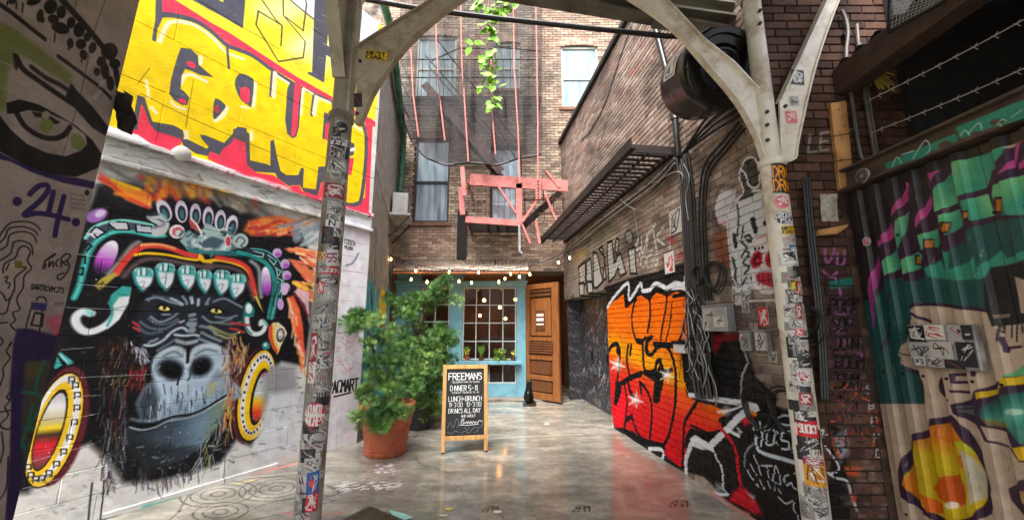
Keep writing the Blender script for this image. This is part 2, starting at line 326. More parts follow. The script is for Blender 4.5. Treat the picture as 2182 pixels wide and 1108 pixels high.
    for P in ([(160, 570), (200, 530), (280, 570), (210, 615), (190, 590)], [(300, 505), (360, 555), (465, 555), (450, 495), (370, 490)], [(515, 515), (520, 570), (648, 582), (640, 525), (560, 520)], [(110, 700), (140, 660), (170, 680), (130, 720)], [(90, 770), (120, 760), (115, 820)], [(75, 860), (105, 850), (95, 910), (70, 900)]): S(z1(P), 3.5, BK, 1, sp=False)
    P_(z1([(600, 450), (680, 420), (760, 470), (780, 520), (740, 590), (650, 600), (640, 540), (690, 520), (640, 490)]), (188, 196, 196), 1, 4, sp=True); S(z1([(630, 440), (720, 430), (770, 490)]), 5, (120, 170, 164), .9, 4); S(z1([(660, 540), (740, 510), (700, 470)]), 5, (120, 104, 124), .8, 4)
    P_(z1([(600, 420), (680, 410), (700, 440), (620, 450)]), BK, .8, 4)
    c.el(*z1([(840, 568)])[0], 17, 15, (220, 214, 218), 1, 2); c.el(*z1([(845, 570)])[0], 11, 10, (206, 92, 108), 1, 2); c.el(*z1([(852, 580)])[0], 7, 7, (196, 214, 206), 1, 2)
    # jade mask lumps on the brow
    P_(z1([(860, 640), (930, 560), (1000, 600), (1108, 580), (1200, 600), (1300, 640), (1310, 700), (1200, 740), (1050, 730), (930, 720)]), (150, 182, 184), 1, 4)
    for _ in range(44):
        x, y = RG.uniform(880, 1290), RG.uniform(530, 740); S(z1([(x, y), (x + RG.uniform(-50, 60), y + RG.uniform(-30, 40))]), RG.uniform(3, 9), [(190, 214, 214), (90, 130, 140), (60, 84, 96), (220, 230, 228), (110, 160, 160)][RG.integers(5)], .8, 3, sp=False)
    P_(z1([(930, 480), (960, 460), (1000, 510), (1030, 570), (1000, 560), (950, 540)]), (196, 84, 88), .9, 3); S(z1([(950, 465), (1000, 520), (1030, 580)]), 4, (234, 220, 214), 1, 2)
    P_(z2([(120, 640), (200, 600), (290, 640), (240, 700), (120, 690)]), (74, 96, 112), 1, 4); P_(z2([(110, 560), (150, 500), (230, 540), (270, 620), (150, 600)]), (160, 186, 184), 1, 4)
    c.el(*z2([(315, 640)])[0], 8, 14, (216, 206, 206), 1, 2); c.el(*z2([(320, 645)])[0], 5, 10, (190, 60, 80), 1, 2)
    c.el(*z2([(415, 640)])[0], 17, 16, (176, 196, 194), 1, 3); S(z2([(380, 650), (410, 610), (450, 640), (420, 680), (440, 690)]), 3, (70, 90, 96), 1, 1)
    P_(z2([(0, 690), (150, 720), (400, 720), (520, 760), (380, 760), (0, 740)]), (46, 120, 122), .9, 4)
    # right band
    P_(z2([(450, 700), (560, 710), (660, 750), (730, 840), (750, 960), (730, 1108), (650, 1108), (670, 960), (640, 840), (560, 770), (460, 750)]), (40, 46, 52), 1, 2)
    S(z2([(400, 730), (520, 765), (620, 820), (670, 900), (685, 1000), (668, 1108), (650, 1180), (640, 1240)]), 9, (34, 146, 140), 1, 3)
    S(z2([(500, 700), (620, 720), (720, 800), (755, 920), (745, 1050), (730, 1160)]), 3, (80, 180, 172), 1, 2)
    for P in ([(520, 720), (600, 740), (590, 770), (520, 755)], [(630, 750), (700, 800), (680, 830), (640, 780)], [(690, 850), (735, 880), (710, 920), (700, 860)], [(700, 930), (745, 950), (735, 990), (700, 980)], [(690, 1020), (735, 1030), (720, 1060)], [(680, 1090), (725, 1095), (715, 1130), (680, 1120)]):
        S(z2(P), 2.6, (140, 200, 196), 1, sp=False)
    P_(z4([(770, 360), (790, 180), (800, 0), (880, 0), (860, 170), (820, 350)]), (30, 110, 108), 1, 3); S(z4([(795, 350), (830, 180), (850, 0)]), 4, (110, 190, 184), .9, 3); S(z4([(850, 20), (840, 90), (815, 180), (810, 230)]), 3, BK, .8, 2)
    # purple studs
    c.el(*z1([(280, 770)])[0], 20, 40, PUR, 1, 3, .52, grad=(z1([(340, 670)])[0], z1([(210, 870)])[0], [(0, (236, 226, 240)), (.35, (206, 160, 220)), (.65, (186, 76, 200)), (1, (60, 30, 70))]))
    c.el(*z1([(210, 440)])[0], 24, 14, (160, 110, 190), 1, 5, -.4); c.el(*z1([(235, 425)])[0], 12, 7, (220, 210, 232), .9, 4, -.4)
    c.el(*z2([(618, 960)])[0], 11, 32, PUR, 1, 3, -.06, grad=(z2([(600, 860)])[0], z2([(620, 1080)])[0], [(0, (232, 226, 238)), (.4, (196, 170, 214)), (.7, (168, 74, 186)), (1, (90, 40, 110))]))
    for (x, y) in ((705, 735), (768, 820), (780, 910), (770, 1005)): c.el(*z2([(x, y)])[0], 10, 10, (206, 178, 220), 1, 2); c.el(*z2([(x + 8, y + 14)])[0], 7, 5, (160, 76, 180), .9, 3)
    c.el(*z4([(915, 70)])[0], 8, 13, (210, 180, 220), 1, 2); c.el(*z4([(878, 215)])[0], 7, 12, (200, 160, 214), 1, 2)
    # mouth of the headdress: red, yellow and brown bands
    UP = [(360, 900), (430, 800), (510, 720), (600, 680), (760, 690), (900, 740), (1030, 770)]
    S(z1([(300, 900), (400, 790), (480, 690), (540, 650)]), 10, (150, 150, 154), .9, 8)
    S(z1(UP), 13, (222, 66, 58), 1, 4); S(z1([(560, 672), (700, 668), (820, 700)]), 6, (248, 190, 110), .9, 5)
    S(z1([(510, 752), (600, 738), (760, 750), (900, 778), (1000, 790), (1030, 770), (1060, 800), (1110, 812)]), 6, (244, 196, 20), 1, 2)
    S(z1([(420, 920), (520, 820), (640, 780), (800, 800), (960, 830), (1110, 850)]), 9, (120, 100, 98), .8, 8)
    P_(z1([(190, 990), (250, 930), (340, 890), (380, 900), (300, 970), (230, 1030)]), (176, 162, 66), 1, 4); S(z1([(200, 1000), (260, 960), (230, 1020)]), 3, (90, 84, 30), 1, 2)
    S(z2([(100, 760), (130, 800), (240, 790), (380, 820), (470, 870), (510, 960), (530, 1080)]), 7, (244, 196, 30), 1, 2); S(z2([(230, 770), (380, 800), (470, 850), (510, 940), (535, 1060)]), 9, (220, 60, 56), 1, 4)
    S(z2([(150, 830), (330, 850), (440, 900), (490, 1000), (520, 1100)]), 8, (110, 90, 88), .8, 7)
    S(z2([(500, 800), (560, 860), (570, 1000), (580, 1080)]), 8, (160, 164, 166), .9, 6)
    P_(z4([(600, 50), (640, 80), (680, 190), (715, 290), (670, 220), (630, 130)]), (206, 190, 70), 1, 2)
    S(z4([(590, 0), (620, 80), (640, 130)]), 5, (200, 60, 60), 1, 3)
    # teeth of the headdress
    for (x0, y0, x1, y1, lx) in ((495, 850, 655, 1035, -10), (670, 815, 825, 1030, 0), (850, 835, 990, 1030, 5), (995, 865, 1115, 1050, 5), (1130, 870, 1260, 1070, -12), (1255, 900, 1380, 1095, -30)):
        w = x1 - x0; T = [(x0, y0 + 40), (x0 + w * .25, y0), (x1 - w * .1, y0 + 10), (x1, y0 + 70), (x1 - w * .12 + lx * .2, y0 + (y1 - y0) * .72), (x0 + w * .55 + lx, y1), (x0 + w * .2 + lx * .5, y0 + (y1 - y0) * .7)]
        P_(z1(T), (224, 234, 240), 1, 2, sp=True)
        S(z1([T[0], T[6], T[5]]), 6, (30, 150, 146), .9, 4)
        P_(z1([(x0, y0 + 45), (x0 + w * .25, y0), (x1 - w * .1, y0 + 10), (x1, y0 + 60), (x1 - 6, y0 + 78), (x0 + 8, y0 + 66)]), (36, 158, 150), .75, 5)
        for fx in (.38, .66): S(z1([(x0 + w * fx, y0 + 4), (x0 + w * fx, y0 + 62)]), 2.4, (20, 80, 84), .8, 1, sp=False)
        P_(z1([(x0 + w * .2, y0 + 24), (x0 + w * .34, y0 + 12), (x0 + w * .32, y0 + 60), (x0 + w * .22, y0 + 60)]), (240, 244, 246), .9, 2)
        P_(z1([(x0 + w * .44, y0 + 10), (x0 + w * .62, y0 + 10), (x0 + w * .6, y0 + 60), (x0 + w * .44, y0 + 60)]), (240, 244, 246), .9, 2)
        S(z1([(x0 + w * .3 + lx * .4, y0 + 120), (x0 + w * .55, y0 + 110), (x0 + w * .5 + lx * .6, y0 + 160)]), 2, (120, 130, 150), .7, 2)
        S(z1([T[3], T[4], T[5]]), 3, (60, 66, 76), .9, 3)
    # curled tusks
    tk = [(540, 120), (500, 200), (470, 260), (420, 300), (370, 312), (330, 290), (325, 250), (350, 222), (385, 228)]
    q5 = lambda P: Z(0, 550, 1.9855, P)
    S(q5([(530, 150), (500, 220), (460, 275), (400, 308), (355, 308), (325, 280), (322, 248), (350, 226), (385, 234)]), 17, (226, 234, 238), 1, 6)
    P_(q5([(470, 160), (520, 118), (556, 124), (545, 190), (505, 260), (455, 300), (480, 230)]), (226, 236, 238), 1, 4); P_(q5([(455, 190), (475, 150), (520, 116), (556, 122), (550, 160), (505, 165), (470, 210)]), (40, 164, 154), .9, 4)
    S(q5([(470, 200), (475, 240), (455, 285)]), 5, (50, 170, 160), .9, 4); S(q5([(385, 236), (372, 224)]), 10, (120, 214, 206), .9, 5); S(q5([(480, 215), (545, 200)]), 1.5, (30, 70, 74), .8); S(q5([(500, 150), (545, 160)]), 1.5, (30, 70, 74), .8)
    S(z4([(570, 270), (560, 380), (590, 470), (650, 495), (710, 470), (735, 410), (700, 375), (690, 400)]), 10, (226, 234, 236), 1, 4); P_(z4([(520, 320), (540, 220), (580, 190), (630, 260), (620, 330), (560, 330)]), (36, 140, 132), 1, 4, sp=True); c.el(*z4([(578, 255)])[0], 7, 11, (226, 238, 238), 1, 3); S(z4([(520, 330), (550, 430), (600, 490)]), 4, (40, 130, 124), .9, 3); S(z4([(720, 370), (750, 410)]), 5, (90, 190, 184), .9, 4)
    # ear discs: left (large), right
    Q = lambda cx, cy, rx, ry, rot, col, soft=2, grad=None: c.el(cx, cy, rx, ry, col, 1, soft, rot, grad)
    lx, ly = z6([(215, 560)])[0]; r0 = .33
    Q(lx + 11, ly - 8, 57, 132, r0 * .8, (96, 34, 42), 6); Q(lx - 1, ly, 53, 130, r0, (14, 12, 14), 3)
    Q(lx, ly, 50, 127, r0, (244, 200, 40)); Q(lx - 1, ly - 4, 46, 120, r0, (236, 236, 232)); Q(lx - 6, ly - 2, 35, 106, r0, (244, 200, 40)); Q(lx - 9, ly, 27, 92, r0, (30, 22, 22)); Q(lx - 10, ly + 2, 24, 86, r0, (150, 40, 50), 3, grad=((lx + 15, ly - 80), (lx - 30, ly + 85), [(0, (190, 190, 196)), (.18, (228, 230, 230)), (.36, (200, 190, 150)), (.47, (246, 214, 40)), (.55, (70, 56, 40)), (.68, (226, 40, 56)), (.85, (170, 60, 70)), (1, (90, 60, 60))]))
    for i in range(13):
        t = -1.45 + i * .3; cs, sn = math.cos(r0), math.sin(r0); ex, ey = 41 * math.cos(t), 113 * math.sin(t)
        x, y = lx - 3 + ex * cs - ey * sn, ly - 3 + ex * sn + ey * cs
        S([(x - 6, y + 7), (x - 6, y - 6), (x + 6, y - 6), (x + 6, y + 4), (x - 1, y + 3)], 2.6, (30, 30, 34), 1, sp=False)
    rx_, ry_ = z4([(660, 890)])[0]; ry_ += 45; rx_ -= 6; r1 = .2
    rx_, ry_ = 547, 842
    Q(rx_ - 6, ry_ + 2, 44, 104, r1, (84, 40, 44), 5); Q(rx_, ry_, 40, 102, r1, (14, 12, 14), 3); Q(rx_, ry_, 37, 98, r1, (244, 196, 30)); Q(rx_ + 2, ry_ - 3, 33, 90, r1, (228, 226, 224)); Q(rx_ + 3, ry_ + 1, 24, 76, r1, (246, 200, 20)); Q(rx_ + 6, ry_ + 3, 17, 62, r1, (22, 16, 16)); Q(rx_ + 8, ry_ + 3, 14, 54, r1, (200, 60, 60), 3, grad=((rx_ + 16, ry_ - 50), (rx_ - 4, ry_ + 55), [(0, (190, 40, 60)), (.15, (200, 210, 214)), (.45, (214, 220, 214)), (.6, (240, 190, 30)), (.8, (230, 80, 40)), (1, (190, 30, 40))]))
    for i in range(30):
        t = i * 2 * math.pi / 30; cs, sn = math.cos(r1), math.sin(r1); ex, ey = 28 * math.cos(t), 83 * math.sin(t)
        x, y = rx_ + 2 + ex * cs - ey * sn, ry_ - 1 + ex * sn + ey * cs; c.el(x, y, 2.2, 3.4, (46, 40, 46), 1, 1)
    c.el(*z4([(740, 605)])[0], 9, 9, (50, 130, 130), 1, 3); c.el(*z4([(735, 595)])[0], 4, 4, (190, 226, 224), 1, 3)
    P_(z6([(250, 80), (340, 150), (300, 165), (255, 120)]), (70, 190, 186), 1, 3); P_(z6([(215, 180), (235, 110), (265, 165), (225, 190)]), (60, 176, 174), 1, 3); S(z6([(245, 95), (300, 150)]), 3, (200, 236, 236), .9, 2)
    # leaf pendant
    P_(z4([(770, 430), (810, 385), (860, 385), (915, 430), (942, 485), (880, 610), (850, 690), (800, 620), (765, 520)]), (230, 222, 190), 1, 2); P_(z4([(800, 390), (770, 430), (765, 520), (800, 620), (850, 690), (855, 640), (815, 560), (805, 460)]), (226, 84, 50), 1, 2); S(z4([(830, 400), (812, 460), (820, 560), (860, 650)]), 4, (244, 200, 50), 1, 2); c.el(*z4([(878, 505)])[0], 9, 15, (60, 56, 60), 1, 2, .1); c.el(*z4([(878, 500)])[0], 6.5, 11, (186, 176, 170), 1, 3, .1); c.el(*z4([(876, 490)])[0], 4, 5, (240, 240, 240), .9, 3)
    # ---- face
    SK, SL, SD = (140, 162, 178), (196, 214, 226), (52, 62, 74)
    P_(z3([(370, 420), (430, 260), (520, 130), (700, 110), (900, 140), (1108, 130), (1300, 150), (1420, 250), (1380, 430), (1300, 560), (1108, 620), (880, 640), (640, 640), (470, 590)]), (34, 38, 46), 1, 10)
    # brow folds
    for P, w, col in (([(500, 170), (600, 150), (720, 190), (830, 220)], 5, SK), ([(560, 130), (680, 150), (780, 170)], 4, (90, 100, 116)), ([(730, 160), (800, 190), (840, 215)], 5, SL), ([(840, 140), (870, 180), (880, 210)], 5, SK), ([(920, 150), (930, 200)], 7, SL), ([(990, 170), (985, 220)], 6, SL), ([(1090, 160), (1060, 215)], 5, SK), ([(1130, 190), (1230, 160), (1340, 210), (1400, 240)], 4, SK),
                      ([(540, 330), (620, 380), (720, 350), (790, 300)], 5, SK), ([(520, 350), (600, 400), (700, 395), (790, 350)], 4, (100, 116, 132)), ([(440, 380), (540, 440), (680, 440), (800, 370)], 6, (96, 112, 128)), ([(430, 440), (520, 490), (640, 470)], 7, (84, 100, 114)), ([(650, 310), (720, 310)], 3, SL), ([(480, 600), (560, 600), (660, 550), (720, 490), (780, 450), (840, 435), (880, 460)], 6, SL), ([(560, 560), (600, 540)], 6, SK), ([(520, 580), (540, 560)], 5, SK), ([(600, 650), (700, 590), (780, 540)], 5, (110, 128, 140)),
                      ([(770, 500), (860, 510), (940, 500), (990, 510)], 6, SL), ([(790, 560), (880, 580), (970, 560)], 9, (168, 184, 188)), ([(890, 470), (950, 455)], 7, SK), ([(900, 400), (950, 400)], 12, SK), ([(910, 320), (950, 310)], 8, SK), ([(930, 420), (930, 460)], 12, (140, 156, 168)), ([(815, 385), (850, 370)], 4, WH), ([(910, 360), (960, 355)], 6, (150, 164, 176)),
                      ([(1030, 330), (1100, 380), (1200, 380), (1300, 350)], 4, SK), ([(1150, 330), (1250, 345), (1350, 320)], 4, SK), ([(1010, 420), (1100, 440), (1160, 500)], 7, (130, 148, 150)), ([(1020, 480), (1100, 520), (1200, 560)], 6, (140, 156, 160)), ([(1000, 540), (1080, 570), (1160, 600)], 6, SK), ([(1100, 420), (1200, 470), (1290, 500), (1380, 480)], 5, (170, 166, 110)), ([(1150, 480), (1250, 530), (1330, 520)], 6, (160, 160, 110)), ([(1180, 390), (1300, 400), (1390, 380)], 4, (130, 136, 120))):
        S(z3(P), w, col, .9, 4)
    for P in ([(370, 380), (430, 420)], [(375, 430), (435, 465)], [(1290, 440), (1370, 460), (1420, 480)], [(1300, 385), (1360, 400), (1470, 410)]): S(z3(P), 5, (190, 56, 62), .95, 2)
    # eyes
    for (x, y, w) in ((665, 250, 66), (1155, 275, 66)):
        P_(z3([(x - w, y - 6), (x - 30, y - 28), (x + 30, y - 22), (x + w, y + 14), (x + 10, y + 34), (x - 40, y + 24)]), (16, 16, 20), 1, 3)
        P_(z3([(x - w + 10, y), (x - 20, y - 22), (x + 36, y - 16), (x + w - 8, y + 16), (x + 6, y + 28), (x - 40, y + 18)]), (196, 170, 50), 1, 1); c.el(*z3([(x - 28, y - 2)])[0], 4, 4, (246, 236, 170), .9, 1.5); c.el(*z3([(x + 34, y + 6)])[0], 4, 4, (250, 240, 160), .9, 1.5); c.el(*z3([(x + 4, y - 4)])[0], 3.2, 4.2, (26, 18, 10), 1, 1)
        S(z3([(x - w - 10, y - 10), (x - 10, y - 36), (x + w + 20, y + 10)]), 4, (10, 10, 12), 1, 2)
    # muzzle
    P_(z3([(560, 720), (620, 660), (760, 610), (860, 640), (900, 760), (940, 640), (1030, 590), (1130, 590), (1260, 640), (1300, 780), (1280, 900), (1390, 1000), (1400, 1090), (1240, 1160), (1000, 1240), (760, 1300), (560, 1330), (440, 1300), (400, 1150), (470, 1000), (560, 930), (540, 800)]), (122, 142, 160), 1, 7, grad=((400, 740), (400, 900), [(0, (164, 184, 196)), (.45, (186, 206, 224)), (.75, (150, 172, 192)), (1, (112, 132, 150))]))
    P_(z3([(400, 1150), (470, 1000), (560, 930), (620, 1100), (600, 1320), (440, 1310)]), (40, 48, 56), .85, 16)
    for x, y, rx, ry, r in ((730, 830, 30, 22, .25), (1010, 800, 26, 20, -.5)): c.el(*z3([(x, y)])[0], rx, ry, (26, 32, 40), 1, 12, r); c.el(*z3([(x + 8, y + 8)])[0], rx * .66, ry * .62, (8, 9, 12), 1, 8, r)
    S(z3([(600, 720), (680, 650), (780, 620), (850, 660), (880, 760), (880, 800)]), 8, (190, 206, 212), .9, 7); S(z3([(890, 790), (920, 690), (980, 620), (1090, 600), (1200, 630), (1260, 700)]), 9, (190, 208, 214), .9, 7); S(z3([(660, 700), (760, 660), (830, 700)]), 4, (80, 100, 112), .8, 5); S(z3([(960, 690), (1060, 640), (1160, 660)]), 4, (80, 100, 112), .8, 5)
    S(z3([(893, 620), (890, 700), (885, 760)]), 6, (14, 16, 20), 1, 3); S(z3([(820, 840), (800, 930), (790, 970)]), 4, (20, 24, 30), .9, 3); S(z3([(930, 820), (905, 900), (890, 930)]), 5, (60, 76, 70), .8, 4); c.el(*z3([(870, 845)])[0], 3, 3, (236, 240, 240), 1, 2); S(z3([(870, 840), (850, 980), (830, 1090)]), 9, (186, 206, 222), .8, 8); S(z3([(640, 920), (680, 1000), (700, 1090)]), 9, (186, 208, 226), .7, 9); S(z3([(1180, 880), (1080, 960), (980, 1040)]), 12, (170, 194, 218), .7, 9)
    S(z3([(1270, 790), (1200, 880), (1120, 950)]), 4, (20, 26, 32), .8, 4)
    S(z3([(575, 830), (620, 800)]), 5, (150, 164, 170), .8, 4)
    P_(z4([(170, 1000), (230, 900), (280, 820), (330, 850), (390, 960), (390, 1060), (250, 1090), (190, 1108)]), (140, 160, 172), .9, 8); S(z4([(200, 990), (260, 960), (230, 1030), (190, 1050)]), 7, (180, 176, 110), .75, 6)
    for _ in range(150):                                   # short hairs on the upper lip
        x, y = RG.uniform(480, 1350), RG.uniform(960, 1280); L = RG.uniform(40, 110)
        if y > 1330 - (x - 480) * .22: continue
        S(z3([(x, y), (x + RG.uniform(-14, 14), y + L)]), RG.uniform(1.2, 3.2), [(210, 226, 240), (60, 72, 86), (150, 170, 190), (30, 36, 44)][RG.integers(4)], RG.uniform(.3, .75), 1.5, sp=False)
    # lower lip and chin
    P_(z5([(330, 380), (400, 405), (500, 420), (620, 360), (760, 330), (900, 280), (1030, 210), (1090, 170), (1095, 230), (1040, 350), (960, 470), (880, 560), (760, 640), (620, 690), (480, 690), (380, 640), (320, 540)]), (58, 72, 86), 1, 8, grad=((290, 915), (460, 885), [(0, (38, 44, 50)), (.5, (72, 90, 106)), (.8, (112, 138, 160)), (1, (120, 142, 132))]))
    P_(z5([(330, 480), (500, 520), (700, 540), (880, 540), (840, 620), (620, 700), (450, 720), (350, 640)]), (26, 30, 34), .7, 18)
    S(z5([(330, 365), (420, 385), (520, 375), (600, 340), (700, 310), (800, 298), (900, 262), (1000, 205), (1090, 150)]), 5, (10, 12, 16), 1, 2); S(z5([(350, 395), (440, 415), (540, 395), (640, 350), (780, 325), (900, 285), (1020, 210), (1090, 170)]), 3.5, (178, 192, 198), .9, 3); S(z5([(360, 330), (450, 350), (560, 330), (700, 290), (850, 270), (980, 200)]), 6, (150, 172, 188), .6, 6)
    # fur
    def fur(reg, n, cols, L, dirv, zz, w=(1.2, 3.2)):
        pts = np.array(reg, float); lo, hi = pts.min(0), pts.max(0); k = 0
        while k < n:
            p = lo + (hi - lo) * RG.random(2)
            ins = False; j = len(pts) - 1
            for i in range(len(pts)):
                if (pts[i][1] > p[1]) != (pts[j][1] > p[1]) and p[0] < (pts[j][0] - pts[i][0]) * (p[1] - pts[i][1]) / (pts[j][1] - pts[i][1]) + pts[i][0]: ins = not ins
                j = i
            if not ins: continue
            k += 1; d = np.array(dirv) + RG.normal(0, .25, 2); l = RG.uniform(.5, 1) * L
            S(zz([p, p + d * l * .5 + RG.normal(0, 3, 2), p + d * l]), RG.uniform(*w), cols[RG.integers(len(cols))], RG.uniform(.3, .85), 1.6)
    WM = [(120, 40, 42), (136, 112, 58), (96, 84, 44), (118, 112, 112), (70, 66, 50), (104, 96, 82), (30, 30, 34), (48, 26, 26), (24, 22, 24), (56, 50, 44)]
    CO = [(120, 128, 142), (84, 94, 106), (150, 154, 164), (46, 50, 58), (104, 92, 98), (20, 20, 24), (26, 26, 30)]
    P_(z3([(60, 540), (300, 520), (480, 640), (520, 780), (420, 1000), (240, 1108), (60, 1108)]), (30, 24, 24), .8, 16)
    fur([(60, 540), (300, 520), (440, 640), (520, 800), (420, 980), (240, 1108), (60, 1108)], 150, WM, 90, (-.25, 1), z3)
    fur([(340, 560), (480, 600), (520, 740), (430, 760), (380, 680)], 50, [(196, 200, 226), (150, 156, 180), (220, 222, 236)], 60, (.3, .9), z3)
    fur([(330, 800), (520, 780), (480, 950), (330, 1000)], 40, [(170, 40, 50), (196, 60, 64), (120, 30, 40)], 90, (-.2, 1), z3)
    fur([(120, 80), (330, 60), (330, 380), (250, 620), (200, 860), (130, 780)], 90, WM + CO, 120, (-.1, 1), z5)
    fur([(150, 360), (330, 360), (330, 640), (250, 820), (150, 700)], 45, CO, 130, (.05, 1), z5)
    fur([(340, 640), (480, 700), (640, 710), (760, 660), (900, 580), (900, 700), (800, 780), (600, 830), (420, 840), (330, 800)], 70, [(20, 20, 24), (60, 66, 76), (150, 160, 176), (26, 26, 30), (110, 104, 70), (96, 60, 84)], 100, (.05, 1), z5)
    fur([(880, 500), (1060, 250), (1090, 330), (1000, 620), (920, 720), (870, 640)], 70, [(170, 190, 206), (90, 100, 110), (200, 206, 200), (140, 130, 70), (40, 44, 50)], 110, (-.25, 1), z5)
    fur([(300, 640), (420, 500), (520, 520), (560, 640), (500, 860), (440, 1080), (380, 1000), (340, 860)], 140, [(176, 150, 160), (120, 90, 100), (190, 176, 186), (84, 56, 60), (200, 150, 60), (230, 180, 110), (60, 50, 56), (160, 60, 70)], 100, (.05, 1), z4)
    fur([(440, 720), (520, 620), (590, 560), (560, 700), (500, 850)], 40, [(190, 120, 60), (220, 180, 90), (140, 70, 50), (200, 196, 200)], 80, (-.2, 1), z4)
    fur([(1090, 150), (1140, 60), (1151, 280), (1080, 480), (1070, 360)], 40, [(226, 150, 60), (200, 196, 60), (214, 90, 60), (240, 180, 120)], 110, (-.1, 1), z5)
    for _ in range(50):                                    # spatter
        x, y = RG.uniform(60, 560), RG.uniform(560, 1030); c.el(x, y, RG.uniform(.7, 2), RG.uniform(.7, 2), (226, 230, 232), .85, .6)
    for _ in range(70):
        t = RG.random(); x = 560 + 110 * t; y = RG.uniform(800, 960); S([(x, y), (x + RG.uniform(-10, 12), y + RG.uniform(-4, 5))], RG.uniform(1.2, 3.5), (44, 46, 50), RG.uniform(.4, .9), 1, sp=False)
    S(z5([(60, 820), (40, 1000), (30, 1120)]), 4, (40, 42, 46), .9, 2); S(z5([(150, 800), (140, 960), (120, 1108)]), 3, (30, 30, 32), .9, 1); S(z5([(130, 1100), (480, 1010), (780, 930), (1060, 850)]), 4, (24, 24, 26), 1, 1); S(z5([(120, 1125), (500, 1030), (800, 950), (1065, 868)]), 3, (240, 240, 238), .9, 1); S(z5([(1060, 850), (1075, 720), (1080, 600)]), 1.6, (60, 60, 64), .8)
    S(z5([(440, 1000), (560, 975), (700, 938)]), 8, (96, 206, 190), .8, 5)
    P_([(560, 800), (585, 775), (630, 780), (640, 860), (600, 900), (560, 900)], (150, 152, 158), .9, 14); P_([(575, 840), (640, 830), (640, 960), (560, 980), (540, 950)], (222, 226, 232), .9, 16)
    # pale block joints showing through the black
    for P in ([(60, 860), (150, 845), (215, 842)], [(60, 915), (210, 880)], [(60, 985), (200, 945)], [(150, 805), (260, 800), (330, 797)], [(130, 745), (200, 740)], [(140, 655), (260, 660)], [(165, 605), (250, 612)], [(155, 540), (215, 548)], [(50, 1040), (180, 1005)]): S(P, 1.6, (196, 198, 196), .75, .5)
gorilla(cl)
for _ in range(240):                                      # scuffs and grime on the bare white blocks
    t = RG.random(); x = 60 + 690 * t; y = 1075 - 190 * t + RG.uniform(-60, 40); cl.st([(x, y), (x + RG.uniform(-14, 14), y + RG.uniform(-5, 6))], RG.uniform(1, 4), [(120, 122, 124), (70, 70, 72), (170, 172, 172), (236, 236, 234)][RG.integers(4)], RG.uniform(.2, .6), 2, sp=False)
# ledge strip between the two murals and white field beside the pole
cl.po([(225, 287), (500, 378), (784, 465), (784, 484), (500, 412), (212, 352)], (176, 177, 174), .9, 4)
for _ in range(160):
    t = RG.random(); x = 225 + 560 * t; y = 292 + 178 * t + RG.uniform(0, 60) * (1 - .6 * t); cl.st([(x, y), (x + RG.uniform(4, 40), y + RG.uniform(1, 14))], RG.uniform(1, 5), [(120, 120, 116), (206, 208, 206), (90, 88, 84), (150, 150, 146)][RG.integers(4)], RG.uniform(.25, .6), 2, sp=False)
cl.po([(700, 455), (790, 470), (775, 700), (760, 960), (640, 1000), (660, 800)], (228, 228, 234), .95, 6)
for _ in range(200):
    x, y = RG.uniform(690, 770), RG.uniform(470, 940); cl.el(x, y, RG.uniform(3, 12), RG.uniform(3, 10), [(240, 226, 240), (214, 220, 232), (236, 236, 240), (200, 206, 214), (232, 204, 220)][RG.integers(5)], .35, 5)
for _ in range(40):
    x, y = RG.uniform(715, 765), RG.uniform(690, 800); cl.st([(x, y), (x + RG.uniform(-14, 14), y + RG.uniform(-14, 14))], 2.5, (220, 140, 170), .45, 2, sp=False)
cl.tx('PACMART', (700, 838), (9.2, -1.2), (1.5, -24), 3.4, (20, 20, 22)); cl.st([(712, 845), (748, 836)], 3, (20, 20, 22))
cl.tx('COOCH', (735, 519), (4.6, 1.2), (0, -10), 1.5, (50, 50, 54)); cl.tx('MURR', (735, 530), (4.6, 1.2), (0, -7), 1.4, (50, 50, 54)); cl.st([(738, 566), (752, 560), (764, 540)], 4, (120, 116, 140), .8, 2)
cl.po([(668, 760), (690, 800), (680, 900), (660, 960), (640, 985), (655, 860)], (20, 20, 22), .8, 8)
cl.bump_noise(RG, .035, 14)
